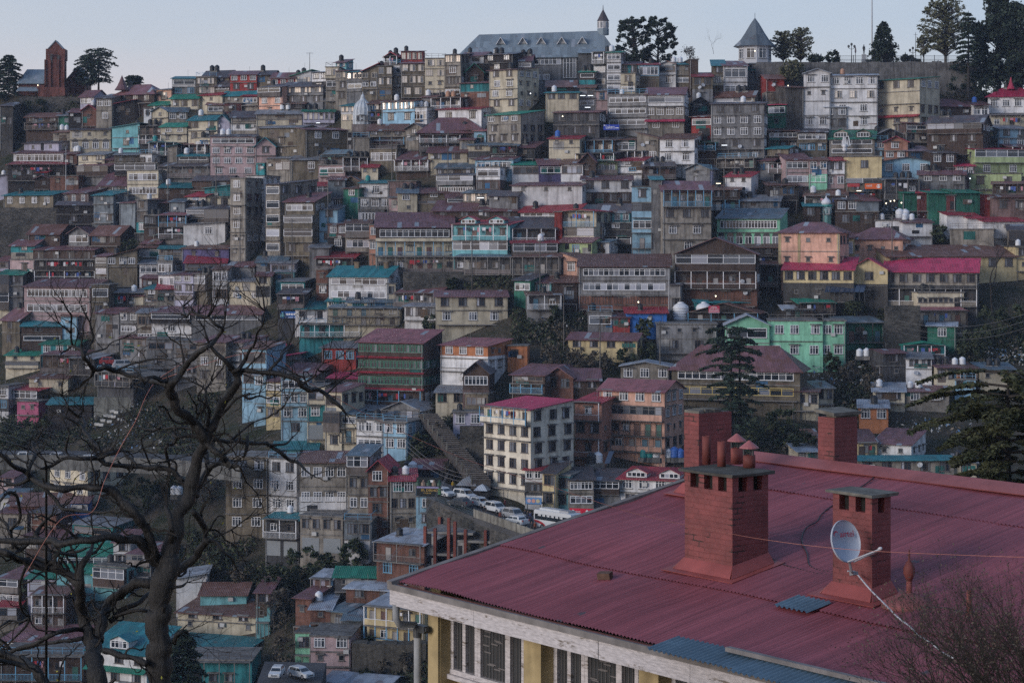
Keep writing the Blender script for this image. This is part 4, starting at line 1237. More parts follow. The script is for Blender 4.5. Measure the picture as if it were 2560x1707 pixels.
# ---------------------------------------------------------------- landmarks that are not plain houses
def land(short, o):
    u, v = proj(o.matrix_world.translation if o.parent else o.location); LANDMARKS.append((short, u, v, o))
slate = lambda: sheet('slate', (.19, .235, .27), .1, 0, rough=.75)
def at(rc, x, y, dy=0.0):
    u, v = tp(*rc, x, y); return P(u, v, depth(u, v)+dy)
def mpx(rc, y, x=110): u, v = tp(*rc, x, y); return 10/3.672*depth(u, v)/F     # metres per survey unit there
def text_part(s, parent, loc, size, mat, rot=(R(90), 0, 0), name='lettering', ext=.01, align='CENTER'):
    c = bpy.data.curves.new(name, 'FONT'); c.body = s; c.size = size; c.extrude = ext; c.align_x = align; c.align_y = 'CENTER'
    tmp = bpy.data.objects.new('lettering_tmp', c); COL.objects.link(tmp)
    me = bpy.data.meshes.new_from_object(tmp.evaluated_get(bpy.context.evaluated_depsgraph_get())); bpy.data.objects.remove(tmp); bpy.data.curves.remove(c)
    me.materials.clear(); me.materials.append(mat); o = link(name, me, parent); o.location = loc; o.rotation_euler = rot; return o
def text_fit(s, parent, x0, x1, z, y, mat, hmax, name='lettering'):
    o = text_part(s, parent, ((x0+x1)/2, y, z), 1.0, mat, name=name); w = max(.01, o.dimensions.x)
    xs = [v.co.x for v in o.data.vertices]; ys = [v.co.y for v in o.data.vertices]; w = max(xs)-min(xs); h = max(ys)-min(ys)
    o.scale = ((x1-x0)/w, min(hmax/h, 1.6*(x1-x0)/w), 1); return o

# the slate-roofed hall on the skyline
def hall():
    p = at((0, 2), 20, 66, 14); k = 10/3.672*p.y/F; root = empty('town_hall', p, R(-4))
    tag(root, 'long hall with slate hipped roof, four gablet dormers and a white turret on the skyline', 'hall')
    X = lambda x: (x-20)*k
    Z = lambda y: (66-y)*k
    L, Rr, e, r = X(-52), X(99), Z(52), Z(28); D = 16
    b = MB(); b.box(L+1, Rr-1, 0, D, -12, e); b.build('wall', worn('hall plaster', (.25, .25, .26)), root)
    b = MB(); s1, s2 = X(-45), X(78)
    A = [(L, -.8, e-.3), (Rr, -.8, e-.3), (Rr, D+.8, e-.3), (L, D+.8, e-.3)]; q1, q2 = (X(-33), D/2, Z(28.8)), (X(81), D/2, Z(26))
    b.slab([A[0], A[1], q2, q1], .15); b.slab([A[2], A[3], q1, q2], .15); b.slab([A[1], A[2], q2], .15); b.slab([A[3], A[0], q1], .15)
    b.build('roof', slate(), root)
    for x in (-12, 9, 26, 45, 64):
        if x == -12: x = -11.5
        zz = Z(37.5); w = 4.6*k; b = MB(); y = D/2*(zz-e)/(r-e)-1.2
        for s in (-1, 1): b.slab([(X(x)+s*w, y-.5, zz-.5), (X(x)+s*w, y+5, zz-.5), (X(x), y+5, zz+4.5*k-.002*s), (X(x), y-.5, zz+4.5*k-.002*s)], .14, 0)
        b.slab([(X(x)-w*.85, y, zz-.4), (X(x)+w*.85, y, zz-.4), (X(x), y, zz+3.6*k)], .1, 1)
        for s in (-1, 1): b.slab([(X(x)+s*w*1.02, y-.56, zz-.6), (X(x)+s*w*.86, y-.56, zz-.6), (X(x), y-.56, zz+3.9*k), (X(x), y-.56, zz+4.6*k)], .06, 2)
        b.build('dormer', [slate(), plain('louvre grey', (.3, .3, .3), .7), plain('white trim', (.5, .51, .54), .6)], root)
    # turret
    t = empty('turret', (0, 0, 0)); t.parent = root
    c = (X(82.8), D/2, 0); b = MB(); b.lathe([(5.4*k, Z(30)), (5.4*k, Z(24))], 8, 0, c); b.lathe([(4.9*k, Z(24)), (4.9*k, Z(17))], 8, 1, c)
    for i in range(8):
        a = 2*math.pi*(i+.5)/8; b.box(c[0]+5*k*math.cos(a)-.18, c[0]+5*k*math.cos(a)+.18, c[1]+5*k*math.sin(a)-.18, c[1]+5*k*math.sin(a)+.18, Z(23), Z(18), 2)
    b.lathe([(5.9*k, Z(17)), (5.3*k, Z(16.2)), (.12, Z(6.5)), (.04, Z(2))], 8, 3, c)
    b.build('belfry', [slate(), plain('belfry white', (.5, .5, .52), .6), plain('louvre grey', (.3, .3, .3), .7), worn('turret slate', (.075, .065, .075), .5)], t)
    # glazed bay and windows below the eaves
    me = window_mesh('c', X(59)-X(47), Z(52.5)-Z(72), 4); w = link('window', me, root); w.location = (X(53), -.2, (Z(52.5)+Z(72))/2)
    for x0, x1 in ((-8, 6), (7, 25), (26, 45)):
        w = link('window', window_mesh('c', X(x1)-X(x0), 6*k, 5), root); w.location = (X((x0+x1)/2), -.05, Z(56.5))
    for x in (23, 31.5):
        w = link('window', window_mesh('r', 6*k, 5*k, 3, True), root); w.location = (X(x), -.05, Z(71))
    b = MB(); b.box(X(61), X(86), -2.5, 0, Z(58)-6, Z(50)); b.build('porch', worn('hall stone', (.12, .12, .125)), root)
    b = MB(); b.slab([(X(60), -3.2, Z(50)), (X(87), -3.2, Z(50)), (X(84), 3, Z(44)), (X(62), 3, Z(44))], .12); b.build('porch_roof', slate(), root)
    land('slate-roofed hall', root)
hall()
def church():
    p = at((0, 0), 50, 92, 6); k = 10/3.672*p.y/F; root = empty('church', p, R(4)); tag(root, 'dark red stone church with a square saddleback tower and slate nave', 'church')
    X = lambda x: (x-50)*k
    Z = lambda y: (92-y)*k
    red = worn('red sandstone', (.16, .062, .05), 1, .5); b = MB()
    b.box(X(41.5), X(58.5), 0, 17*k, -6, Z(55), 0); b.box(X(42), X(59.5), .2, 16.5*k, Z(55), Z(45), 0)
    for x in (41, 45.5, 53, 57.8): b.box(X(x), X(x+1.4), -.35, 0, -2, Z(55), 0)
    b.build('tower', red, root)
    b = MB(); b.prism([(X(44), Z(45)), (X(57.5), Z(45)), (X(50.8), Z(37))], .4, 15*k); b.build('gable', red, root)
    b = MB()
    for s, x in ((-1, 43.5), (1, 58)): b.slab([(X(x), .2, Z(44.8)), (X(x), 16*k, Z(44.8)), (X(50.8), 16*k, Z(36.8)-.003*s), (X(50.8), .2, Z(36.8)-.003*s)], .2)
    b.build('tower_roof', slate(), root)
    for x in (47, 53.5):
        w = link('louvre', window_mesh('b', 2.0*k, 6*k, 1), root); w.location = (X(x), -.02, Z(54))
    b = MB(); b.box(X(15), X(42), 4, 16, -6, Z(76)); b.build('nave', red, root)
    b = MB(); b.slab([(X(14), 3, Z(76)), (X(42), 3, Z(76)), (X(42), 11, Z(61)), (X(19), 11, Z(61))], .2); b.slab([(X(14), 19, Z(76)), (X(42), 19, Z(76)), (X(42), 11, Z(61.1)), (X(19), 11, Z(61.1))], .2)
    b.slab([(X(16), -1.5, Z(84)), (X(38), -1.5, Z(84)), (X(38), 4, Z(79)), (X(16), 4, Z(79))], .15); b.build('nave_roof', slate(), root)
    b = MB(); b.prism([(X(58), -6), (X(75), -6), (X(75), Z(72)), (X(69), Z(59.5)), (X(58), Z(72))], 5, 18); b.build('transept', red, root)
    b = MB(); b.slab([(X(57.5), 4.5, Z(72.5)), (X(57.5), 19, Z(72.5)), (X(69), 19, Z(59)), (X(69), 4.5, Z(59))], .2); b.slab([(X(76), 4.5, Z(74)), (X(76), 19, Z(74)), (X(69), 19, Z(59.1)), (X(69), 4.5, Z(59.1))], .2); b.build('transept_roof', slate(), root)
    b = MB(); b.box(X(37), X(61), -3, 0, -6, Z(81)); b.box(X(35), X(42), -2, 0, Z(82), Z(79)); b.build('porch', red, root)
    land('dark red church', root)
church()
def temple():
    p = at((0, 1), 98, 115); k = 10/3.672*p.y/F; root = empty('temple', p); tag(root, 'white shikhara temple tower with ribbed curved sides among the upper houses', 'temple')
    w = worn('temple white', (.52, .56, .6), .4); b = MB(); n = 16
    pr = [(8.6, 115), (8.9, 108), (8.7, 103), (8.0, 99), (6.6, 96), (5.2, 94.5), (4.4, 93.5), (4.6, 93), (3.6, 92.5), (2.0, 90.5), (2.3, 90), (1.7, 89), (1.9, 88.6), (1.3, 87.5), (.5, 86.5), (.15, 84)]
    b.lathe([(r*k, (115-y)*k) for r, y in pr], n)
    for i in range(n):
        a = 2*math.pi*(i+.5)/n
        for (r0, y0), (r1, y1) in zip(pr[:6], pr[1:7]):
            b.tube([(r0*k*1.0*math.cos(a), r0*k*math.sin(a), (115-y0)*k), (r1*k*math.cos(a), r1*k*math.sin(a), (115-y1)*k)], .16, 4)
    for y in (110, 106.5): b.lathe([(9.0*k, (115-y)*k), (9.15*k, (115-y)*k+.15), (9.0*k, (115-y)*k+.3)], n)
    b.build('spire', w, root, False); b = MB(); b.box(-9.4*k, 9.4*k, -9*k, 9*k, -9, .1); b.build('base', worn('temple base', (.3, .25, .24)), root)
    b = MB(); b.tube([(0, 0, (115-84.5)*k), (0, 0, (115-80)*k)], .05, 5); b.build('finial', plain('finial', (.3, .2, .06), .4), root)
    for x in (-4.8, 0, 4.8):
        q = link('niche', window_mesh('f', .7, 1.1, 1), root); q.location = (x*k*.75, -8.75*k, 6*k)
    land('white temple', root)
temple()
def pavilion():
    p = at((0, 2), 223, 60, 5); k = 10/3.672*p.y/F; root = empty('pavilion', p); tag(root, 'octagonal bandstand pavilion with a steep flared slate roof on the skyline', 'pavilion')
    Z = lambda y: (60-y)*k
    b = MB(); b.lathe([(20*k, Z(43.3)), (17.6*k, Z(41)), (13*k, Z(36.5)), (9*k, Z(30.5)), (4*k, Z(22)), (.25*k, Z(16.8)), (.05, Z(12))], 8); b.build('roof', sheet('dark slate', (.12, .15, .18), .1, 0, rough=.75), root)
    b = MB(); b.lathe([(15*k, -8), (15*k, Z(43.2))], 8); b.build('wall', plain('pavilion white', (.4, .41, .44), .6), root)
    for i in range(8):
        a = 2*math.pi*(i+.5)/8+math.pi/8*0
        w = link('window', window_mesh('c', 8*k, 9*k, 2), root); rr = 15*k*math.cos(math.pi/8)+.05; w.location = (rr*math.cos(a), rr*math.sin(a), Z(50)); w.rotation_euler = (0, 0, a+math.pi/2)
    b = MB(); b.lathe([(18.2*k, Z(43.6)), (18.4*k, Z(43.2)), (18.3*k, Z(42.9))], 8); b.build('fascia', plain('white trim', (.5, .51, .54), .6), root)
    land('octagonal pavilion', root)
pavilion()
# conical turret on the brown skyline house and pink turret on the villa
def child_cone(short, rc, x, y0, y1, r, mat):
    root = next(o for s, u, v, o in LANDMARKS if s == short); p = at(rc, x, y0); k = 10/3.672*p.y/F
    p = P(*tp(*rc, x, y0), root.location.y + 2.5)
    b = MB(); b.lathe([(r*k, 0), (r*.6*k, (y0-y1)*.3*k), (r*.34*k, (y0-y1)*.6*k), (.05, (y0-y1)*k)], 12); o = b.build('turret_roof', mat, root); o.matrix_local = root.matrix_basis.inverted() @ Matrix.Translation(p)
    b = MB(); b.lathe([(r*.8*k, -4), (r*.8*k, .1)], 12); o2 = b.build('turret', wallm('br' if short == 'conical turret' else 'wh'), root); o2.matrix_local = o.matrix_local
child_cone('conical turret', (0, 0), 112, 83, 69.5, 7, roofm('mr'))
child_cone('pink turret villa', (0, 3), 223, 82, 71, 4, roofm('pk'))
# dome of the little mosque
def minidome():
    p = at((1, 3), 53.5, 42); k = 10/3.672*p.y/F; root = empty('minaret', p); tag(root, 'small octagonal turret with a white onion dome above the pink school house', 'minaret')
    b = MB(); b.lathe([(5.2*k, -6), (5.2*k, 10*k)], 8); b.build('shaft', worn('mosque turret', (.13, .3, .3)), root)
    b = MB(); b.lathe([(6.2*k, 9.6*k), (6.2*k, 10.6*k)], 8); b.build('cornice', plain('cornice teal', (.05, .3, .28), .6), root)
    b = MB(); b.lathe([(3.8*k, 10.6*k), (4.6*k, 12*k), (4.7*k, 13*k), (3.8*k, 14.8*k), (1.8*k, 16.3*k), (.6*k, 17.6*k), (.03, 19.3*k)], 18); b.build('dome', plain('dome white', (.55, .55, .6), .5), root, True)
    for s in (-1, 0, 1):
        w = link('window', window_mesh('c', 3*k, 6*k, 1), root); w.location = (s*3.2*k, -4.9*k + abs(s)*1.2*k, 5*k); w.rotation_euler = (0, 0, s*R(45))
    land('onion-domed turret', root)
minidome()
# solar panels in front of the school
def solar(rc, x0, x1, yt, yb, n, label, tilt=35):
    a = at(rc, x0, yb, -5); k = 10/3.672*a.y/F; root = empty('solar_array', a, R(-6)); tag(root, label, 'solar panels'); W = (x1-x0)*k; h = (yb-yt)*k*1.15
    b = MB(); dy = h/math.tan(R(tilt))
    for i in range(n):
        p = lerp(0, W, i/n); q = lerp(0, W, (i+1)/n)-.08; s = h*.35
        b.slab([(p, 0, .8), (q, 0, .8), (q+s, dy, .8+h), (p+s, dy, .8+h)], .05)
    b.build('panel', glass('solar blue', (.03, .045, .08), .15, .8, .05), root); b = MB()
    for i in range(n+1):
        p = lerp(0, W, i/n); b.tube([(p, .1, -3), (p, .1, .8)], .05, 5); b.tube([(p, dy, -3), (p+h*.3, dy, .8+h-.1)], .05, 5)
    b.build('frame', iron, root)
solar((1, 3), 52, 88, 109.5, 115, 8, 'row of eight tilted solar panels in front of the yellow school')
solar((2, 2), 85, 90, 107, 116, 1, 'single solar water heater panel above the black roof by the road', 50)
# sign boards
def board(rc, x0, x1, yt, yb, mat, label, dy=-3.0, ang=0, post=True, name='sign_board'):
    u0, v0 = tp(*rc, x0, yt); u1, v1 = tp(*rc, x1, yb); Y = depth((u0+u1)/2, v1)+dy; k = Y/F; p = P((u0+u1)/2, v1, Y); root = empty(name, p, R(ang)); tag(root, label, 'sign board')
    W = (u1-u0)*k/math.cos(R(ang)); Ht = (v1-v0)*k; b = MB(); b.box(-W/2, W/2, 0, .15, 0, Ht); b.build('panel', mat, root)
    if post:
        b = MB()
        for s in (-1, 1): b.box(s*W*.4-.06, s*W*.4+.06, .15, .27, -3, Ht*.9)
        b.box(-W*.4, W*.4, .16, 3.5, -.1, 0); b.build('frame', iron, root)
    return root, W, Ht
white = plain('sign white', (.7, .7, .72), .5); gold = plain('sign gold', (.5, .33, .08), .5); orange = plain('sign orange', (.62, .12, .025), .5)
s, W, Ht = board((0, 2), 84, 98.5, 114.5, 119.5, plain('sign blue', (.03, .06, .36), .4), 'blue shop board with white script below the grey strip-window house', -6)
text_fit("Lakers", s, -W*.35, W*.2, Ht*.52, -.02, white, Ht*.62); b = MB(); b.box(W*.25, W*.46, -.03, 0, Ht*.3, Ht*.45); b.box(-W*.49, -W*.39, -.03, 0, Ht*.78, Ht*.93); b.build('patch', white, s)
s, W, Ht = board((1, 3), 89, 104.5, 11.8, 16.8, orange, 'orange shop board with pale lettering and a round white badge', -7)
text_fit("सरकोनी", s, -W*.43, -W*.08, Ht*.52, -.02, white, Ht*.42); b = MB(); b.lathe([(Ht*.36, 0), (Ht*.36, .05)], 18); o = b.build('badge', white, s); o.location = (W*.3, 0, Ht*.5); o.rotation_euler = (R(90), 0, 0)
b = MB(); b.box(W*.2, W*.27, -.07, -.05, Ht*.45, Ht*.62); b.box(W*.32, W*.39, -.07, -.05, Ht*.45, Ht*.62); b.build('badge_mark', orange, s)
s, W, Ht = board((1, 3), 73, 84, 11.8, 14.8, plain('sign red', (.36, .03, .04), .5), 'long red board with faded pale stripes on the ochre parapet block', -7, post=False)
b = MB(); b.box(-W*.44, -W*.16, -.02, 0, Ht*.42, Ht*.6); b.box(-W*.06, W*.42, -.02, 0, Ht*.44, Ht*.58); b.build('faded_stripe', plain('sign faint gold', (.4, .14, .1), .5), s)
s, W, Ht = board((1, 2), 180.5, 190.5, 124, 130.4, plain('sign crimson', (.4, .025, .06), .5), 'crimson board lettered HOTEL under the low timber gable', -5)
text_fit("HOTEL", s, -W*.3, W*.3, Ht*.76, -.02, white, Ht*.24); text_fit("AMAR VILLA", s, -W*.44, W*.44, Ht*.48, -.02, white, Ht*.18)
b = MB(); b.box(-W*.46, W*.46, -.02, 0, Ht*.24, Ht*.33, 0); b.box(-W*.5, W*.5, -.02, 0, 0, Ht*.11, 0); b.build('stripe', plain('sign pale pink', (.55, .4, .45), .5), s)
s, W, Ht = board((1, 1), 22.5, 37.5, 129, 135.3, plain('billboard blue', (.03, .12, .38), .4), 'blue billboard with pale blurred caption blocks beside the small white teal-roofed house', -4)
b = MB(); [b.box(W*(-.17+i*.155), W*(-.05+i*.155), -.02, 0, Ht*(.42+.03*(i % 2)), Ht*.72, 0) for i in range(4)]; b.box(-W*.2, W*.4, -.02, 0, Ht*.08, Ht*.14, 0); b.lathe([(.01, Ht*.15), (.5, Ht*.2), (.42, Ht*.55), (.2, Ht*.62), (.24, Ht*.7), (.2, Ht*.82), (.01, Ht*.86)], 10, 1, (-W*.36, -.02, 0)); b.build('picture', [white, plain('sign sea green', (.12, .3, .33), .6)], s)
s, W, Ht = board((2, 1), 147, 170, 124.5, 141.5, plain('billboard black', (.012, .016, .018), .35), 'black billboard with gold lettering above the car road', -24, -10)
text_fit("IPL DEKHO", s, -W*.3, W*.36, Ht*.3, -.02, gold, Ht*.13); text_fit("CASH SE", s, -W*.2, W*.1, Ht*.15, -.02, gold, Ht*.07)
b = MB(); b.box(-W*.48, W*.4, -.02, 0, Ht*.42, Ht*.52, 0); b.box(W*.02, W*.26, -.02, 0, Ht*.74, Ht*.86, 1); b.build('strip', [plain('sign violet', (.28, .26, .45), .5), white], s)
b = MB()
for i in range(5): b.lathe([(.01, Ht*.54), (.45, Ht*.56), (.4, Ht*.72), (.17, Ht*.76), (.2, Ht*.84), (.01, Ht*.88)], 8, i % 2, (-W*.42 + i*.85, -.02, 0))
b.build('figures', [plain('sign dark green', (.03, .07, .05), .6), plain('sign skin', (.2, .14, .11), .6)], s)
b = MB()
for i in range(3): b.box(W*.37, W*.47, -.02, 0, Ht*(.1+i*.12), Ht*(.18+i*.12))
b.build('badge', plain('sign leaf green', (.06, .2, .06), .5), s)
s, W, Ht = board((2, 2), 12.5, 27, 143, 149, plain('sign sky', (.1, .22, .42), .5), 'pale blue medical shop board with three round pictures beside the yellow and cyan house', -5, -14)
for i, c in enumerate(((.5, .35, .38), (.5, .25, .2), (.45, .4, .25))):
    b = MB(); b.lathe([(Ht*.3, 0), (Ht*.3, .04)], 14); o = b.build('picture', plain('sign picture %d' % i, c, .6), s); o.location = (W*(-.28+i*.28), 0, Ht*.5); o.rotation_euler = (R(90), 0, 0)
s, W, Ht = board((2, 2), 53, 75, 153, 158.5, plain('sign shop red', (.5, .012, .04), .4), 'bright red shop fascia with white logo behind the bus', -6, -14, post=False)
text_fit("airtel", s, -W*.26, -W*.06, Ht*.5, -.02, white, Ht*.25)
for q in (-.36, .22):
    b = MB(); b.lathe([(Ht*.22, 0), (Ht*.22, .04)], 14); o = b.build('logo', white, s); o.location = (W*q, 0, Ht*.55); o.rotation_euler = (R(90), 0, 0)
s, W, Ht = board((1, 0), -6, 3, 92, 96, plain('sign brown', (.07, .055, .05), .6), 'dark board ending in a pale letter N at the left edge', -7)
text_fit("N", s, W*.12, W*.3, Ht*.5, -.02, white, Ht*.55)
s, W, Ht = board((2, 0), 105, 111.5, 37, 41.5, plain('sign pale violet', (.36, .34, .44), .5), 'small pale board hung on the steel framed shed', -7, post=False)
b = MB(); b.box(-W*.38, W*.38, -.02, 0, Ht*.58, Ht*.74); b.build('stripe', iron, s)
def lime_letters():
    root = next(o for sname, u, v, o in LANDMARKS if sname == 'lettered lime house')
    u, v = tp(1, 3, 199, 16); p = P(u, v, root.location.y-1.6)
    for tx, x0, x1 in (("BAND", 191, 202), ("EL", 214.5, 217.5)):
        a = P(*tp(1, 3, x0, 15.6), root.location.y-1.2); c = P(*tp(1, 3, x1, 15.6), root.location.y-1.2)
        o = text_fit(tx, root, 0, (c-a).x, 0, 0, iron, .8); o.location = root.matrix_basis.inverted() @ ((a+c)/2)
        o.rotation_euler = (R(90), 0, -root.rotation_euler.z)
lime_letters()
# telecom mast, flagpole, statue, lamp posts on the promenade
def mast():
    p = at((0, 3), 71.5, 141, -3); k = 10/3.672*p.y/F; root = empty('telecom_mast', p); tag(root, 'telecom mast with white panel antennas before the green dormer roof', 'mast')
    b = MB(); b.tube([(0, 0, -3), (0, 0, 13*k)], .12, 8); b.tube([(-2*k, 0, 6*k), (2*k, 0, 6*k)], .06, 5); b.build('pole', iron, root)
    for x, z, a in ((-2.6, 10.5, 10), (-.6, 10, 4), (2.4, 11, -12), (1.2, 10.2, -6)):
        b = MB(); b.box(-.24, .24, -.12, .12, -4*k, 5*k); o = b.build('antenna_panel', plain('antenna white', (.55, .56, .58), .5), root); o.location = (x*k, -.3, z*k); o.rotation_euler = (0, R(a), 0)
    for z in (6.5, 3.5):
        b = MB(); b.lathe([(.02, .1), (.5, 0), (.55, .25), (.02, .3)], 12); o = b.build('drum_antenna', plain('antenna white', (.55, .56, .58), .5), root, True); o.location = (-1.4*k, -.4, z*k); o.rotation_euler = (R(90), 0, 0)
mast()
def pole(rc, x, yb, yt, r, label, cat, name, mat, dy=0, extra=None):
    p = at(rc, x, yb, dy); k = 10/3.672*p.y/F; root = empty(name, p); tag(root, label, cat); h = (yb-yt)*k; b = MB(); b.tube([(0, 0, -1), (0, 0, h)], [r, r*.6], 8); b.build('pole', mat, root)
    if extra: extra(root, h)
    return root
grey = plain('galvanised grey', (.35, .36, .38), .5)
def flagball(root, h):
    b = MB(); b.lathe([(.01, h), (.3, h+.2), (.01, h+.5)], 10); b.build('finial', grey, root)
pole((0, 3), 95.5, 57, -12, .2, 'very tall pale flagpole rising out of the top of the photo', 'flagpole', 'flagpole', grey, 8, flagball)
def lampheads(root, h):
    for s in (-1, 0, 1):
        b = MB(); b.lathe([(.05, h-.9+.5*(s == 0)), (.28, h-.6+.5*(s == 0)), (.28, h-.3+.5*(s == 0)), (.02, h-.1+.5*(s == 0))], 8, 0, (s*.7, 0, 0)); b.tube([(0, 0, h-1.2), (s*.7, 0, h-.9+.5*(s == 0))], .05, 5); b.build('lamp_head', iron, root)
pole((0, 3), 76.7, 57, 41, .12, 'ornate dark street lamp with three heads left of the statue', 'street lamp', 'street_lamp', iron, 4, lampheads)
pole((0, 3), 80.3, 57, 43, .1, 'thin dark pole with a furled flag beside the statue', 'flagpole', 'flagpole', iron, 4, lambda r_, h: (lambda b: (b.lathe([(.06, h-1.6), (.22, h-1.3), (.16, h-.4), (.05, h-.1)], 7), b.build('flag', plain('furled flag', (.12, .1, .12), .8), r_)))(MB()))
pole((0, 3), 133, 57, 44.5, .11, 'street lamp with two heads near the spring-green plane tree', 'street lamp', 'street_lamp', iron, 4, lampheads)
pole((0, 3), 135.5, 57, 30, .09, 'thin tall antenna pole left of the plane tree', 'antenna', 'antenna', iron, 4, lambda r_, h: (lambda b: (b.box(-.5, .5, -.03, .03, h-.6, h-.54), b.build('crossbar', iron, r_)))(MB()))
pole((0, 1), 49.3, 66, 48.5, .09, 'television aerial on a thin mast over the green skyline roof', 'antenna', 'antenna', iron, 0, lambda r_, h: (lambda b: ([b.box(-.9+.0, .9, -.02, .02, h-.3*i-.04, h-.3*i) for i in range(2)], b.build('crossbar', iron, r_)))(MB()))
for (rc, x, yb, yt, lab) in (((1, 0), 60.5, 14, -22, 'white pole standing among the left roofs'), ((1, 2), 47.5, 160, 108, 'tall thin lamp pole on the scrub path'), ((1, 2), 144, 126, 90, 'white pipe pole at the right end of the long weathered house'), ((2, 1), 120.5, 103, 80, 'wooden utility pole before the light grey lower house')):
    pole(rc, x, yb, yt, .1, lab, 'pole', 'pole', grey if 'white' in lab else worn('pole wood', (.16, .15, .14)), -4)
# railing along the promenade
a, c = at((0, 3), 66, 57.2, 2), at((0, 3), 190, 57.2, 2)
rail([a, a.lerp(c, .5), c], 1.5, 'fence', 'thin dark iron fence along the skyline promenade', 'fence', [iron, iron], 3.2, 'bars')
# ---------------------------------------------------------------- people
def skin_body(pose='stand'):
    V = [((0,0,.95), .15), ((0,0,1.15), .145), ((0,0,1.38), .16), ((0,0,1.5), .07), ((0,-.01,1.6), .09), ((0,-.01,1.7), .085)]
    E = [(0,1), (1,2), (2,3), (3,4), (4,5)]
    def chain(start, pts):
        last = start
        for p, r in pts: V.append((p, r)); E.append((last, len(V)-1)); last = len(V)-1
    for s in (-1, 1):
        st = .12 if pose == 'stride' else .02
        chain(0, [((s*.1, 0, .86), .105), ((s*.11, -.02+s*st*.4, .48), .07), ((s*.11, .02+s*st, .1), .05), ((s*.115, -.12+s*st, .04), .045)])
        if pose == 'stride': arm = [((s*.2, 0, 1.4), .06), ((s*.25, .02, 1.12), .045), ((s*.24, -.14*s, .88), .036), ((s*.24, -.2*s, .8), .035)]
        else: arm = [((s*.2, 0, 1.4), .06), ((s*.26, .03, 1.12), .045), ((s*.23, -.1, .9), .036), ((s*.21, -.15, .82), .035)]
        chain(2, arm)
    me = bpy.data.meshes.new('body_base'); me.from_pydata([p for p, r in V], E, [])
    o = bpy.data.objects.new('body_base', me); COL.objects.link(o); m = o.modifiers.new('s', 'SKIN')
    for i, (p, r) in enumerate(V): me.skin_vertices[0].data[i].radius = (r, r*.85 if i in (0, 1, 2) else r)
    me.skin_vertices[0].data[0].use_root = True
    o.modifiers.new('u', 'SUBSURF').levels = 1
    out = bpy.data.meshes.new_from_object(o.evaluated_get(bpy.context.evaluated_depsgraph_get())); bpy.data.objects.remove(o); out.name = 'body'; return out
BODY = {q: skin_body(q) for q in ('stand', 'stride')}
skin = plain('skin', (.22, .12, .08), .6); hairm = plain('hair', (.012, .01, .01), .6)
def person(p, rz, label, top, legs, pose='stand', s=1.0, group='people by the road', name='person'):
    root = empty(name, p, rz); tag(root, label, 'person' if name == 'person' else 'statue', group); root.scale = (s,)*3
    me = BODY[pose].copy(); me.materials.clear()
    for m in (top, legs, skin): me.materials.append(m)
    for f in me.polygons: z = f.center.z; x = abs(f.center.x); f.material_index = 2 if z > 1.5 or (x > .17 and z < .93 and z > .7) else 0 if z > .92 else 1; f.use_smooth = True
    link('body', me, root)
    b = MB(); b.lathe([(.09, 1.62), (.105, 1.69), (.09, 1.77), (.03, 1.81)], 10, 0, (0, .015, 0)); b.build('hair', hairm, root, True); return root
cl = lambda n, c: plain('clothes ' + n, c, .85)
for (u, v, rz, lab, tc_, lc, ps) in ((1313, 1302, .5, 'person in a dark jacket standing left of the white bus, farther from it', (.02,.02,.03), (.03,.03,.04), 'stand'),
    (1320, 1303, 2.2, 'person in a black coat and blue trousers standing nearest the back of the white bus', (.015,.015,.02), (.03,.05,.12), 'stand'),
    (1325, 1305, -.6, 'person in a dark blue sweater walking beside the rear of the white bus', (.02,.03,.08), (.03,.03,.035), 'stride'),
    (1262, 1273, 1.2, 'person in a dark red shirt standing behind the queueing cars', (.18,.03,.03), (.04,.035,.03), 'stand'),
    (1209, 1292, .3, 'person in black walking along the pale patterned parapet', (.012,.012,.014), (.02,.02,.025), 'stride'),
    (1249, 1306, .1, 'person in a brown-red coat standing behind the parapet panels', (.14,.04,.03), (.03,.025,.02), 'stand'),
    (1328, 1330, .1, 'person with black hair and dark shawl standing just below the bus', (.03,.03,.03), (.05,.04,.03), 'stand'),
    (1336, 1332, .4, 'person in a rust red jacket standing just below the bus', (.2,.06,.03), (.03,.03,.03), 'stand'),
    (1130, 1226, .8, 'person in a yellow jacket standing by the grey wayside kiosk', (.5,.3,.02), (.04,.04,.05), 'stand')):
    person(road_pt(u, v), rz, lab, cl('%d%d%d' % tuple(int(q*100) for q in tc_), tc_), cl('%d%d%d' % tuple(int(q*100) for q in lc), lc), ps)
# bronze statue on its pedestal
p = at((0, 3), 88, 57.2, 4); k = 10/3.672*p.y/F
b = MB(); b.box(-2*k, 2*k, -2*k, 2*k, -1, .6); b.box(-1.7*k, 1.7*k, -1.7*k, 1.7*k, .6, 6.6*k); b.box(-1.9*k, 1.9*k, -1.9*k, 1.9*k, 6.6*k, 7*k)
o = b.build('pedestal', plain('pedestal pale', (.35, .37, .4), .7)); o.location = p; tag(o, 'pale square pedestal carrying the bronze statue on the skyline', 'pedestal')
br = plain('bronze', (.02, .02, .022), .5); st_ = person(p + Vector((0, 0, 7*k)), .4, 'dark bronze statue of a standing figure on the skyline pedestal', br, br, 'stand', 9*k/1.8, None, 'statue')
for ch in st_.children:
    ch.data.materials.clear(); ch.data.materials.append(br)
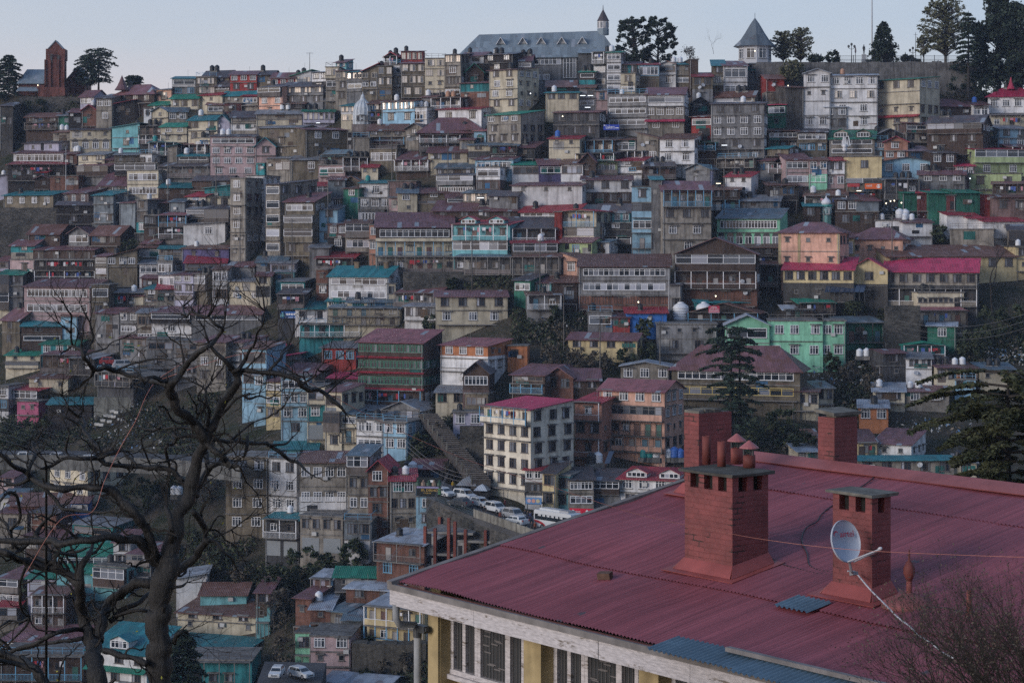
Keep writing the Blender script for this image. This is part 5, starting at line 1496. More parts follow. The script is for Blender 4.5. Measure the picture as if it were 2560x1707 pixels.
# ---------------------------------------------------------------- vehicles
tyre = plain('tyre', (.012, .012, .013), .8); rim = plain('wheel rim', (.3, .3, .32), .4, .6); cglass = glass('car glass', (.015, .02, .025), .08, .7, .1)
lampm = plain('headlamp', (.55, .57, .6), .2); redl = plain('tail lamp', (.35, .01, .01), .3)
def car(p, rz, paint, label, kind='hatch', s=1.0):
    root = empty('car', p, rz); tag(root, label, 'car', 'cars in the town'); root.scale = (s,)*3
    L, W = (4.0, 1.7) if kind == 'hatch' else (4.55, 1.76); h = 1.52 if kind == 'hatch' else 1.66 if kind == 'suv' else 1.46
    lo = [(-L/2, .32), (L/2, .3), (L/2+.02, .55), (L/2-.12, .76), (L/2-1.05, .95), (-L/2+.05, 1.0), (-L/2-.02, .7)]
    b = MB(); n = len(lo)
    def ring(y, q, dz=0): return [(x*q, y, z+dz) for x, z in lo]
    rs = [ring(-W/2, .96), ring(-W/2+.12, 1), ring(W/2-.12, 1), ring(W/2, .96)]
    b.add(sum(rs, []), [tuple(range(n)), tuple(range(4*n-1, 3*n-1, -1))] + [(j*n+i, (j+1)*n+i, (j+1)*n+(i+1) % n, j*n+(i+1) % n) for j in range(3) for i in range(n)])
    xr = -L/2+.15 if kind != 'sedan' else -L/2+.75
    cab = [(xr, .97), (L/2-1.0, .93), (L/2-1.75, h-.04), (L/2-2.2, h), (xr+.45, h-.01), (xr+.2, h-.1)]
    b.add([(x, -W/2+.06 if z < 1.2 else -W/2+.22, z) for x, z in cab] + [(x, W/2-.06 if z < 1.2 else W/2-.22, z) for x, z in cab],
          [tuple(range(6)), tuple(range(11, 5, -1))] + [(i, i+6, (i+1) % 6+6, (i+1) % 6) for i in range(6)])
    b.build('body', paint, root)
    g = MB(); e = .012
    f0, f1 = (L/2-1.04, .99), (L/2-1.72, h-.1)
    g.add([(f0[0]+e, -W/2+.16, f0[1]+e), (f0[0]+e, W/2-.16, f0[1]+e), (f1[0]+e, W/2-.28, f1[1]+e), (f1[0]+e, -W/2+.28, f1[1]+e)], [(0, 1, 2, 3)]); g.build('windscreen', cglass, root)
    for s_ in (-1, 1):
        g = MB(); y = lambda z: s_*(W/2-.06-.16*(z-.97)/(h-.97)+e)
        for xa, xb in ((xr+.35, -.25), (-.15, L/2-1.55)):
            za, zb = 1.02, h-.14; g.add([(xa, y(za), za), (xb+(.35 if xb > 0 else 0), y(za), za), (xb, y(zb), zb), (xa+.1, y(zb), zb)], [(0, 1, 2, 3)])
        g.build('side_window', cglass, root)
        w = MB(); w.box(L/2-.28, L/2-.02, s_*W*.33-.2, s_*W*.33+.2, .64, .8); w.build('headlight', lampm, root)
        w = MB(); w.box(-L/2-.03, -L/2+.06, s_*W*.38-.12, s_*W*.38+.12, .7, .98); w.build('tail_light', redl, root)
        for x in (-L/2+.78, L/2-.8):
            wh = MB(); M0 = MB(); M0.lathe([(.2, -.1), (.33, -.09), (.33, .09), (.2, .1)], 16); o = M0.build('wheel', tyre, root, True); o.location = (x, s_*(W/2-.08), .33); o.rotation_euler = (R(90), 0, 0)
            M1 = MB(); M1.lathe([(.02, -.115), (.19, -.11), (.19, .11), (.02, .115)], 12); M1.build('rim', rim, o)
    g = MB(); g.add([(xr+.02, -W/2+.2, 1.02), (xr+.02, W/2-.2, 1.02), (xr+.17, W/2-.3, h-.16), (xr+.17, -W/2+.3, h-.16)], [(0, 1, 2, 3)]); g.build('rear_window', cglass, root)
    g = MB(); g.box(L/2-.03, L/2+.03, -.45, .45, .45, .6); g.build('grille', tyre, root)
    return root
wp = plain('car paint white', (.5, .52, .54), .25); gp = plain('car paint grey', (.1, .1, .105), .3); sp = plain('car paint silver', (.4, .41, .43), .28, .3); rp_ = plain('car paint red', (.25, .03, .03), .3)
HD = math.atan2(-12, 9.5)
for u, v, paint, kd, dr, lab in ((1110, 1240, wp, 'hatch', .0, 'white small car just under the black billboard'), (1161, 1248, wp, 'suv', .05, 'long white people carrier behind the dark grey saloon'),
    (1149, 1265, gp, 'sedan', .1+math.pi, 'dark grey saloon car beside the road railing'), (1202, 1267, wp, 'hatch', .0, 'white hatchback in the middle of the queue'),
    (1240, 1281, wp, 'suv', -.05, 'white seven-seater with panoramic roof next to a utility pole'), (1283, 1296, sp, 'suv', -.05, 'silver people carrier third from the front near the parapet'),
    (1288, 1311, wp, 'sedan', .1+math.pi, 'white saloon showing its tail lights below the silver people carrier')):
    car(road_pt(u, v), HD+dr, paint, lab, kd)
def ground_pt(u, v, Y): return P(u, v, Y)
car(P(692, 1690, 284), R(-95), wp, 'white compact car facing out of the paved yard, beside the red fence', 'hatch', .95); car(P(752, 1692, 286), R(-42), wp, 'white hatchback parked at an angle in the paved yard', 'hatch', 1.0)
for u, v, paint, lab in ((70, 1128, wp, 'white car on the lower road at the far left behind branches'), (232, 1136, wp, 'white car on the lower road above the cream institutional house'), (150, 1130, sp, 'silver car half hidden by the lower road parapet')):
    car(P(u, v+22, interp(u, [(x, Y) for x, _, Y in LOWER])+3), R(5), paint, lab, 'hatch')
car(P(312, 921, 419), R(15), sp, 'silver car parked on the deck above the steel framed shed', 'suv', 1.1); car(P(276, 912, 424), R(10), rp_, 'red car parked on the deck above the steel framed shed', 'hatch', 1.1)
b = MB(); a, c = P(235, 925, 421), P(400, 945, 408); b.slab([a, c, c+Vector((0, 9, .5)), a+Vector((0, 9, .5))], .8); o = b.build('parking_deck', CONC()); tag(o, 'concrete parking deck on top of the steel framed shed', 'deck')
def bus():
    root = empty('bus', road_pt(1393, 1327), HD+.06); tag(root, 'white country bus with a red swoosh on its side and roof coolers', 'bus'); L, W, h = 8.6, 2.35, 3.0
    b = MB(); lo = [(-L/2, .45), (L/2, .45), (L/2+.05, 1.1), (L/2-.1, 2.3), (L/2-.35, h-.1), (L/2-.7, h), (-L/2+.2, h), (-L/2, h-.2)]; b.prism(lo, -W/2, W/2); b.build('body', wp, root)
    g = MB(); e = .015
    g.add([(L/2+.05+e, -W/2+.1, 1.25), (L/2+.05+e, W/2-.1, 1.25), (L/2-.1+e, W/2-.1, 2.35), (L/2-.1+e, -W/2+.1, 2.35)], [(0, 1, 2, 3)]); g.build('windscreen', cglass, root)
    for s_ in (-1, 1):
        g = MB(); g.box(-L/2+.25, L/2-.75, s_*(W/2+e)-.01, s_*(W/2+e)+.01, 1.55, 2.4, 0)
        for i in range(8): x = lerp(-L/2+.25, L/2-.8, i/8); g.box(x, x+.06, s_*(W/2+2*e)-.01, s_*(W/2+2*e)+.01, 1.55, 2.4, 1)
        for i in range(6): x = lerp(-L/2+1, L/2-1.8, i/6); g.box(x, x+.62, s_*(W/2+2*e)-.01, s_*(W/2+2*e)+.01, 2.1, 2.38, 2)
        g.build('side_window', [cglass, tyre, plain('poster white', (.5, .52, .54), .6)], root)
        for x in (-L/2+1.9, L/2-1.5):
            M0 = MB(); M0.lathe([(.25, -.14), (.46, -.13), (.46, .13), (.25, .14)], 16); o = M0.build('wheel', tyre, root, True); o.location = (x, s_*(W/2-.1), .46); o.rotation_euler = (R(90), 0, 0)
            M1 = MB(); M1.lathe([(.02, -.15), (.24, -.145), (.24, .145), (.02, .15)], 12); M1.build('rim', rim, o)
        arc = MB(); pts = [(-L/2+.1+2.6*math.sin(t*1.5), 1.45-.95*(1-math.cos(t*1.5))) for t in [i/8 for i in range(9)]]
        for (x0, z0), (x1, z1) in zip(pts, pts[1:]):
            arc.add([(x0, s_*(W/2+e), z0), (x1, s_*(W/2+e), z1), (x1, s_*(W/2+e), z1-.42), (x0, s_*(W/2+e), z0-.36)], [(0, 1, 2, 3)])
        arc.build('swoosh', plain('bus red', (.33, .03, .04), .35), root)
        arc = MB(); arc.add([(-L/2+2.7, s_*(W/2+e), .75), (-L/2+5.2, s_*(W/2+e), .5), (-L/2+3.0, s_*(W/2+e), .5)], [(0, 1, 2)]); arc.build('swoosh', plain('bus green', (.1, .25, .14), .35), root)
        o = text_part('SARAJ', root, (.8, s_*(W/2+.02), 1.25), .42, plain('bus orange', (.45, .2, .05), .4), (R(90), 0, 0 if s_ < 0 else math.pi))
    c = MB(); c.box(-L/2+.8, 1.0, -.7, .7, h, h+.28); c.build('roof_rack', wp, root); c = MB(); c.box(1.1, 3.0, -.75, .75, h, h+.32); c.build('air_conditioner', sp, root)
bus()
# wayside kiosks near the stairs
def kiosk(rc, x0, x1, yt, yb, rc_, label, dy=-1):
    p = at(rc, (x0+x1)/2, yb, dy); k = 10/3.672*p.y/F; W = (x1-x0)*k; h = (yb-yt)*k; root = empty('kiosk', p, R(-15)); tag(root, label, 'kiosk')
    b = MB(); b.box(-W*.42, W*.42, 1.5, 3, 0, h); b.box(-W*.42, W*.42, 0, 1.5, 0, h*.35); b.build('wall', wallm('dg'), root)
    b = MB(); b.lathe([(W*.62, 0), (W*.3, h*.55), (.05, h*.8)], 4); o = b.build('roof', roofm(rc_), root); o.location = (0, 1.4, h); o.rotation_euler = (0, 0, R(45))
kiosk((2, 1), 182, 205, 132, 142, 'gy', 'grey roofed wayside kiosk at the foot of the long stairway'); kiosk((2, 1), 198, 213, 137, 144, 'lt', 'small pale canopied stall right of the grey wayside kiosk')
# unfinished concrete frame building
def frame_house():
    p = at((3, 1), 172, 55); k = 10/3.672*p.y/F; root = empty('unfinished_building', p, R(-14)); tag(root, 'unfinished concrete frame building with red oxide columns below the parapet', 'building')
    X = lambda x: (x-172)*k
    Z = lambda y: (55-y)*k
    conc = worn('raw concrete', (.2, .19, .18), .7, .6, False); ox = worn('red oxide primer', (.2, .06, .045), .6)
    b = MB()
    for z, x0, x1 in ((Z(18), X(154), X(200)), (Z(38), X(154), X(186)), (Z(25), X(184), X(240)), (Z(44), X(184), X(240)), (Z(58), X(154), X(240))): b.box(x0, x1, 0, 9, z-.35, z)
    b.build('slab', conc, root)
    for x in (154.5, 164, 177, 183, 193, 212, 228):
        for y in (0.1, 8.2):
            zt = {154.5: 13.5, 177: 5, 164: 15, 183: 8, 193: 15, 212: 15, 228: 12}[x] - (2 if y > 1 else 0); b = MB(); b.box(X(x)-.22, X(x)+.22, y-.3, y+.3, -9, Z(zt)); b.build('column', ox, root)
    b = MB()
    for z0, z1 in ((Z(38), Z(20)), (Z(58), Z(40))): b.box(X(155.3), X(163), .05, .3, z0, z1-.4)
    b.box(X(184.5), X(192), .05, .3, Z(44), Z(27)); b.box(X(155), X(240), 6, 6.3, -9, Z(26)); b.build('block_wall', worn('grey block', (.26, .25, .24), .8), root)
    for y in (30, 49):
        w = MB(); w.box(X(156.5), X(160.5), .03, .06, Z(y), Z(y-10)); w.build('opening', plain('painted opening shade', (.01, .01, .012), .9), root)  # near-black plates on the solid wall paint the shade inside openings
    b = MB(); b.box(X(186), X(190), .03, .06, Z(40), Z(30)); b.build('opening', plain('painted opening shade', (.01, .01, .012), .9), root)
    land('unfinished frame', root)
frame_house()
tank(at((3, 1), 236, 24, -4), 'T', 1.35); tank(at((1, 2), 155, 139, 4), 'T', 2.6); tank(at((1, 2), 176, 139, 4), 'T', 2.9)
for i, c in enumerate('GGTTTBB'): tank(at((2, 2), 121+i*5.6, 107, 1), c, 1.25)
for x, y, c, s in ((79, 112, 'T', 1.5), (73, 113, 'K', 1.3), (84, 14, 'T', 1.2), (90.5, 14, 'T', 1.2), (18, 39, 'K', 1.2)): tank(at((2, 2) if y > 100 else (2, 3), x, y, -1), c, s)
for x, y in ((121, 45), (126, 45)): tank(at((1, 3), x, y), 'T', 1.5)
tank(at((2, 1), 144, 120, -3), 'T', 1.3); tank(at((2, 1), 139.5, 119, -3), 'K', 1.3); tank(at((2, 0), 160, 141, 0), 'T', 1.2); tank(at((2, 0), 164.5, 141, 0), 'T', 1.2)
# lamps that are lit
glow = plain('lamp glow', (1, .86, .62), .5, emit=2.6); glowc = plain('tube glow', (.9, .95, 1), .5, emit=1.6)
def lit(rc, x, y, w, cool, where, dy=-3.0):
    p = at(rc, x, y, 0); p = P(*tp(*rc, x, y), p.y + dy - 6); root = empty('lamp', p); b = MB()
    if w > 1: b.tube([(-w*.3, 0, 0), (w*.3, 0, 0)], .05, 6); 
    else: b.lathe([(.02, -.15), (.15, 0), (.02, .15)], 10)
    b.build('bulb', glowc if cool else glow, root); b = MB(); b.box(-w*.4, w*.4, .15, .35, .1, .25); b.build('holder', iron, root); b = MB(); b.tube([(0, .3, .15), (0, 3.5, -.2)], .04, 5); b.build('bracket', iron, root)
    tag(root, ('lit white tube lamp ' if w > 1 else 'small glowing lamp ') + where, 'lamp', 'lit lamps')
for a in (((0, 2), 223, 47, 1, 0, 'inside the octagonal pavilion window'), ((0, 2), 65, 88, 2, 1, 'on the left of the brightly glazed house'), ((0, 2), 72, 88, 2, 1, 'on the right of the brightly glazed house'), ((0, 2), 46.5, 107, 1, 0, 'on the shuttered stone building'),
    ((0, 2), 17, 86, 1, 1, 'in the peeling cream block window'), ((0, 2), 195, 133.5, 2, 1, 'on the big grey block'), ((0, 3), 18.5, 79, 1, 0, 'on the red skyline wall by the spring-green tree'), ((1, 3), 108.5, 30, 1, 0, 'leftmost of the market stall lamps'),
    ((1, 3), 112.5, 28, 1, 0, 'second from the left of the market stall lamps'), ((1, 3), 116, 27.6, 1, 0, 'third from the left of the market stall lamps'), ((1, 3), 122.5, 29.5, 1, 0, 'rightmost of the market stall lamps'),
    ((1, 3), 83.5, 18.5, 1.6, 0, 'under the ochre parapet block awning'), ((1, 3), 185.5, 7.2, 1, 1, 'left of the lettered lime house'), ((1, 1), 206, 25, 2.4, 1, 'over the lit shopfront house'), ((0, 0), 34.8, 78.5, 1, 0, 'on the dark red church aisle'), ((0, 2), 69.5, 98.8, 2, 1, 'at the foot of the brightly glazed house'),
    ((1, 2), 187, 115, 1, 0, 'under the big dark timber house'), ((1, 2), 116, 120.5, 1, 0, 'on the lower wall of the long weathered house'), ((1, 2), 189.5, 11.8, 1.6, 0, 'left of the white house with red roof'), ((0, 1), 57, 113, 1.4, 1, 'under the green-roofed lit house')): lit(*a)
# ---------------------------------------------------------------- trees and scrub
def rv(r): 
    while True:
        v = Vector((r.uniform(-1,1), r.uniform(-1,1), r.uniform(-1,1)))
        if .05 < v.length < 1: return v.normalized()
def leaf(b, p, s, r, flat=0.0, m=0, drop=0.0, asp=1.0):
    a = rv(r); a.z *= (1-flat); a.normalize(); n = a.cross(rv(r)); n.z *= (1-flat); 
    if n.length < .05: n = a.orthogonal()
    n.normalize(); a *= s*asp; n *= s*.6
    o = len(b.v); b.v += [tuple(p-a), tuple(p+n*.8), tuple(p+a-Vector((0,0,drop*s))), tuple(p-n*.8)]; b.f.append([o,o+1,o+2,o+3]); b.m.append(m)
def lmat(k): return {'deodar': leafm('deodar needles', (.02,.036,.027), (.04,.06,.04)), 'pine': leafm('pine needles', (.015,.025,.019), (.03,.044,.028)), 'spring': leafm('spring leaves', (.085,.09,.045), (.13,.13,.075)),
    'olive': leafm('cedar needles olive', (.03,.038,.02), (.075,.08,.042)), 'bush': leafm('bush leaves', (.02,.032,.016), (.05,.058,.028)), 'dry': leafm('dry brush', (.06,.052,.04), (.1,.085,.065))}[k]
bark = worn('bark', (.035,.03,.027), .6, 2.0); barkg = worn('bark grey', (.09,.083,.075), .6, 2.0)
def tree_root(name, p, label, group=None):
    root = empty(name, p); tag(root, label, 'tree', group); return root
def deodar(p, h, w, label, seed, leafsize=.45, dens=1.0, k='deodar', lean=0.0, bare=.18, group='dark conifers', top=.35, flat=False, zs=1.0):
    r = random.Random(seed); root = tree_root('conifer_tree', p, label, group); b = MB(); n = 9
    ax = [Vector((lean*h*(i/n)**2, 0, h*i/n)) for i in range(n+1)]; b.tube([Vector((0,0,-3))]+ax, [h*.024]+[h*.022*(1-i/n)+.04 for i in range(n+1)], 8)
    c = MB(); z = h*bare
    while z < h*.99:
        t = (z/h-bare)/(1-bare); L = w*((lerp(.8, 1, t) if flat else lerp(1, top, t)*(1 if t < .8 else lerp(1, .25, (t-.8)/.2))))*r.uniform(.6, 1.1); nb = r.choice((3, 4, 5)) if t < .9 else 4
        a0 = r.uniform(0, 6.28)
        for q in range(nb):
            a = a0 + q*6.28/nb + r.uniform(-.5, .5); d = Vector((math.cos(a), math.sin(a), 0)); Lq = L*r.uniform(.55, 1.0)
            base = Vector((lean*h*(z/h)**2, 0, z)); pts = [base + d*Lq*s + Vector((0, 0, Lq*(.22*s-.34*s*s))) for s in (0, .35, .7, 1)]
            b.tube(pts, [.1*Lq/6+.03, .06*Lq/6+.03, .04, .02], 4, 0, False)
            m = int(dens*(26+30*Lq/6))
            for _ in range(m):
                s = r.uniform(.18, 1.02)**.8; sp = Lq*.2*math.sin(min(1, s)*2.6)+.15; side = Vector((-d.y, d.x, 0))
                pp = base + d*Lq*s + Vector((0, 0, Lq*(.22*s-.34*s*s))) + side*r.uniform(-sp, sp) + Vector((0, 0, r.uniform(-.45, .12)*leafsize*1.2))
                leaf(c, pp, leafsize*r.uniform(.6, 1.3), r, .72, 0, .5)
        z += h*r.uniform(.03, .055)*zs
    b.build('trunk', bark, root); c.build('crown', lmat(k), root); return root
def grow(b, p, d, L, r0, lev, r, tips, spread=.6, nseg=4, kids=(2, 3), up=.1, jit=.22):
    pts = [p]; q = p; dd = d.copy()
    for i in range(nseg):
        dd = (dd + rv(r)*jit + Vector((0, 0, up*.3))).normalized(); q = q + dd*L/nseg; pts.append(q)
    b.tube(pts, [lerp(r0, r0*.55, i/nseg) for i in range(nseg+1)], 5 if r0 > .05 else 3, 0, False)
    if lev <= 0: tips.append((q, dd)); return
    for i in range(r.randint(*kids)):
        s = r.choice(pts[2:]) if i else q
        nd = (dd + rv(r)*spread + Vector((0, 0, up))).normalized(); grow(b, s, nd, L*r.uniform(.55, .85), r0*.55, lev-1, r, tips, spread, nseg, kids, up, jit)
    tips.append((q, dd))
def broadleaf(p, h, label, seed, k='spring', n=9, leafsize=.5, spread=.75, lev=4, trunk=.35, group=None, cl=1.2, kids=(2, 3), rr=.02, name='broadleaf_tree', bk=None):
    r = random.Random(seed); root = tree_root(name, p, label, group); b = MB(); tips = []
    grow(b, Vector((0,0,-1)), Vector((.03, 0, 1)), h*trunk+1, h*rr, lev, r, tips, spread, 4, kids, .12)
    mz = max(t.z for t, _ in tips); sc = h/mz
    b.v = [(x*sc, y*sc, z*sc) for x, y, z in b.v]; b.build('trunk', bk or barkg, root)
    if n:
        c = MB()
        for t, _ in tips:
            t = t*sc
            for _ in range(n): leaf(c, t + rv(r)*r.uniform(0, cl), leafsize*r.uniform(.5, 1.2), r, .1)
        c.build('crown', lmat(k), root)
    return root
def clump(p, w, h, label, seed, k='pine', n=3000, leafsize=.4, lumps=26, name='conifer_tree', trunk=True, group=None, shape='round', d=None, ls=(.09, .19), bk=None, z0=None):
    """a tree or bush of many leaf clusters with gaps between them"""
    r = random.Random(seed); root = tree_root(name, p, label, group); b = MB(); c = MB(); d = d or w
    cs = []
    for i in range(lumps):
        a = r.uniform(0, 6.28); t = r.random(); z = h*lerp((z0 if z0 is not None else .12) if trunk else .0, .97, t)
        if shape == 'cone': rad = w/2*(1-t)**.75*r.uniform(.35, 1)
        elif shape == 'column': rad = w/2*r.uniform(.2, 1)*(1 if t < .7 else (1-t)/.3*.8+.2)
        else: rad = w/2*math.sin(math.pi*(.14+.72*t))**.8*r.uniform(.25, 1)**.6
        cs.append((Vector((math.cos(a)*rad, math.sin(a)*rad*d/w, z)), w*r.uniform(*ls)))
    if trunk:
        b.tube([(0, 0, -2), (0, 0, h*.5), (0, 0, h*.9)], [h*.025, h*.018, .04], 7)
        for q, s in cs: b.tube([(0, 0, max(0, q.z-h*.12)), (q.x*.6, q.y*.6, q.z-h*.03), q], [.12, .07, .02], 4, 0, False)
        b.build('trunk', bk or bark, root)
    for q, s in cs:
        for _ in range(n//lumps):
            v = rv(r)*s*(abs(r.gauss(0, .62))+.1); v.z *= .8; leaf(c, q+v, leafsize*r.uniform(.6, 1.3), r, .2)
    c.build('crown', lmat(k), root); return root
def tat(rc, x, yb, yt, dy=0):
    p = at(rc, x, yb, dy); return p, (yb-yt)*10/3.672*p.y/F
def uat(rc, w, p): return w*10/3.672*p.y/F
p, h = tat((0, 0), 8, 98, 50, 8); deodar(p, h, uat((0,0), 24, p), 'dark cedar left of the church at the left edge', 1, .5, 1.3, top=.6)
p, h = tat((0, 0), 90.5, 88, 43, 10); deodar(p, h, uat((0,0), 21, p), 'flat-topped cedar with open tiers right of the church', 2, .45, .75, flat=True, bare=.3)
p, h = tat((0, 0), 80, 88, 49, 12); deodar(p, h, uat((0,0), 17, p), 'shorter cedar close against the church, left of the flat-topped one', 3, .45, .75, flat=True, bare=.3)
p, h = tat((0, 0), 123, 84, 69.5, 10); deodar(p, h, uat((0,0), 11, p), 'small spreading cedar top behind the conical turret', 4, .4, .9, flat=True)
p, h = tat((0, 2), 112, 60, 15.5, 10); clump(p, uat((0,2), 38, p), h, 'dark round-headed cypress right of the slate hall turret', 5, 'pine', 9500, .4, 120, ls=(.03, .065), z0=.02)
p, h = tat((0, 2), 134, 60, 15, 12); clump(p, uat((0,2), 36, p), h, 'dark ragged cypress with sky gaps, farther right of the turret', 6, 'pine', 7500, .4, 100, ls=(.028, .06), z0=.02)
p, h = tat((0, 3), 106, 66, 20, 6); clump(p, uat((0,3), 34, p), h, 'pointed dark cypress beside the statue', 7, 'pine', 9000, .42, 130, shape='cone', ls=(.04, .09))
p, h = tat((0, 2), 185, 47, 27, 12); broadleaf(p, h*1.1, 'bare branching tree left of the octagonal pavilion', 8, n=0, lev=5, spread=.8, bk=barkg, rr=.012)
p, h = tat((0, 2), 162, 56, 45, 12); broadleaf(p, h*1.1, 'small bare rounded tree behind the skyline tank', 9, n=2, k='dry', lev=5, spread=.9, bk=barkg, leafsize=.25, rr=.012)
for x, sd, yt, w_ in ((14, 10, 30, 'yellow-green spring tree just right of the pavilion'), (30, 11, 27, 'yellow-green spring tree, the farther right of the pavilion pair')):
    p, h = tat((0, 3), x, 56, yt, 8); clump(p, uat((0,3), 25, p), h*1.08, w_, sd, 'spring', 3400, .24, 300, name='broadleaf_tree', ls=(.02, .05), bk=barkg, z0=.1)
p, h = tat((0, 3), 22, 82, 55, -2); clump(p, uat((0,3), 24, p), h, 'yellow-green spring tree growing in front of the ridge retaining wall', 12, 'spring', 2600, .3, 130, name='broadleaf_tree', ls=(.04, .09), bk=barkg, z0=.3)
p, h = tat((0, 3), 163, 58, -1, 2); clump(p, uat((0,3), 50, p), h, 'tall spring-green plane tree on the promenade', 13, 'spring', 9000, .27, 420, name='broadleaf_tree', ls=(.02, .055), bk=barkg, z0=.2)
p, h = tat((0, 3), 143, 58, 32, 3); clump(p, uat((0,3), 14, p), h, 'smaller spring-green tree left of the plane tree', 14, 'spring', 1300, .3, 90, name='broadleaf_tree', ls=(.04, .09), bk=barkg, z0=.3)
for x, w, yt, sd, lb in ((60, 13, 48, 15, 'clipped round dark bush on the promenade left of the statue'), (127, 12, 51, 16, 'low pointed dark bush right of the cypress'), (136, 8, 55, 17, 'smallest dark bush on the promenade near the lamp'), (44, 16, 51.5, 18, 'flat dark hedge hump right of the spring trees')):
    p, h = tat((0, 3), x, 57, yt, 4); clump(p, uat((0,3), w, p), h, lb, sd, 'pine', 1500, .35, 22, 'bush', False)
p, h = tat((0, 3), 184, 86, 10, -2); deodar(p, h, uat((0,3), 17, p), 'open-tiered cedar with bare mast-like trunk at the right skyline', 20, .5, .9, top=.7, bare=.35)
p, h = tat((0, 3), 212, 86, -8, 4); clump(p, uat((0,3), 46, p), h, 'big black-green conifer right of the open-tiered cedar', 21, 'pine', 12000, .55, 150, shape='column', ls=(.06, .12))
p, h = tat((0, 3), 232, 86, 2, 0); clump(p, uat((0,3), 52, p), h, 'broad black-green conifer at the right edge of the skyline', 22, 'pine', 13000, .55, 160, shape='column', ls=(.06, .12))
p, h = tat((0, 3), 195, 84, 22, 2); deodar(p, h, uat((0,3), 14, p), 'thin dark conifer between the cedar and the black-green conifer', 23, .5, 1.1)
# cedar in the middle of the town, cedar at the right, small cedar at the bottom
p, h = tat((2, 2), 201, 86, -13, -16); deodar(p, h, uat((2,2), 36, p), 'tall cedar with layered branches rising behind the painted chimneys', 24, .4, 2.0, bare=.1, flat=True, zs=1.6)
p, h = tat((2, 2), 209, 92, -8, -13); deodar(p, h, uat((2,2), 30, p), 'second cedar trunk close on the right of the tall layered cedar', 25, .4, 1.4, bare=.25, flat=True, zs=1.9)
p, h = tat((3, 0), 168, 175, 107, -20); deodar(p, h, uat((3,0), 30, p), 'young bushy cedar at the bottom between the trunk and the teal walls', 26, .4, 2.0, bare=.04, top=.5)
pc = P(2520, 1490, 95); hc = (1490-925)/F*95; deodar(pc, hc, uat((2,3), 100, pc)*1.0, 'near cedar with drooping flat branches beyond the red roof ridge', 27, .15, 9.0, bare=.34, flat=True, k='olive', zs=1.15)
# scrub: single bushes one can tell apart, then ground cover nobody could count
SPOTS = [((2, 2), 36, 17, 22, 14, 'dry'), ((2, 2), 58, 20, 24, 16, 'dry'), ((2, 2), 80, 22, 24, 14, 'dry'), ((2, 2), 104, 17, 16, 10, 'bush'), ((2, 2), 125, 12, 14, 12, 'bush'), ((3, 1), 42, 56, 34, 24, 'bush'), ((3, 1), 88, 44, 28, 18, 'bush'), ((3, 1), 20, 70, 30, 22, 'bush'), ((3, 1), 62, 50, 18, 12, 'bush'),
  ((1, 2), 122, 150, 14, 14, 'bush'), ((1, 1), 160, 142, 14, 9, 'bush'), ((1, 1), 152, 103, 12, 8, 'bush'), ((1, 1), 180, 103, 9, 6, 'bush'), ((2, 0), 125, 150, 34, 26, 'bush'), ((2, 0), 150, 135, 30, 22, 'bush'), ((2, 0), 190, 140, 30, 18, 'dry'), ((3, 0), 220, 60, 16, 14, 'dry'), ((3, 0), 205, 50, 24, 14, 'bush'), ((2, 0), 30, 85, 40, 14, 'bush'),
  ((2, 0), 12, 92, 30, 12, 'bush'), ((1, 3), 205, 150, 34, 22, 'bush'), ((1, 3), 225, 140, 26, 18, 'bush'), ((1, 3), 190, 165, 30, 16, 'bush'), ((2, 3), 95, 40, 20, 16, 'dry'), ((2, 3), 75, 30, 18, 12, 'dry'), ((2, 3), 60, 22, 14, 12, 'bush'), ((2, 1), 170, 88, 16, 14, 'dry'), ((2, 1), 150, 98, 16, 12, 'bush'), ((2, 1), 178, 118, 18, 12, 'dry'), ((1, 0), 120, 72, 20, 8, 'bush'),
  ((3, 1), 104, 124, 22, 9, 'bush'), ((3, 1), 128, 130, 18, 7, 'bush'), ((3, 1), 96, 132, 14, 6, 'dry'), ((3, 1), 116, 140, 12, 5, 'dry'), ((3, 1), 110, 128, 16, 5, 'bush'), ((3, 1), 140, 134, 16, 6, 'dry'), ((2, 1), 196, 155, 14, 7, 'bush'), ((2, 1), 186, 158, 12, 6, 'dry'), ((2, 1), 206, 162, 12, 6, 'bush'), ((3, 1), 100, 150, 14, 5, 'bush'), ((3, 1), 22, 100, 28, 30, 'dry'), ((3, 1), 24, 140, 26, 28, 'dry'), ((1, 2), 48, 148, 22, 8, 'dry'), ((1, 2), 38, 134, 12, 10, 'bush'), ((1, 3), 158, 60, 18, 9, 'bush'), ((0, 0), 30, 100, 26, 8, 'bush'), ((0, 3), 176, 80, 26, 20, 'pine'), ((0, 3), 200, 86, 24, 14, 'pine'), ((1, 3), 80, 127, 22, 6, 'bush'), ((2, 3), 30, 95, 30, 14, 'bush'), ((2, 3), 12, 75, 26, 12, 'bush'), ((2, 2), 220, 90, 26, 16, 'bush'), ((2, 2), 208, 105, 24, 14, 'bush')]
for i, (rc, x, yb, w, hh, k) in enumerate(SPOTS):
    p = at(rc, x, yb, -1); u_ = 10/3.672*p.y/F
    o = clump(p + Vector((0, 0, -1)), w*u_, hh*u_+1, None, 100+i, k, 900 if k != 'dry' else 700, .42 if k != 'dry' else .3, 20, 'bush', False)
    if k == 'dry':
        r = random.Random(i); b = MB(); tips = []
        for q in range(4): grow(b, Vector((r.uniform(-.3, .3)*w*u_, r.uniform(-1, 1), -.5)), Vector((r.uniform(-.5, .5), 0, 1)).normalized(), hh*u_*.5, .06, 4, r, tips, .8, 3, (2, 3), .1)
        b.build('stem', barkg, o)
    o['category'] = 'bush'; u, v = proj(p + Vector((0, 0, hh*u_*.5))); PENDING.append((o, {'dry': 'greyish leafless bush', 'bush': 'dark green bush', 'pine': 'black-green bush'}[k], 'bush', 'bushes on the hillside', u, v))
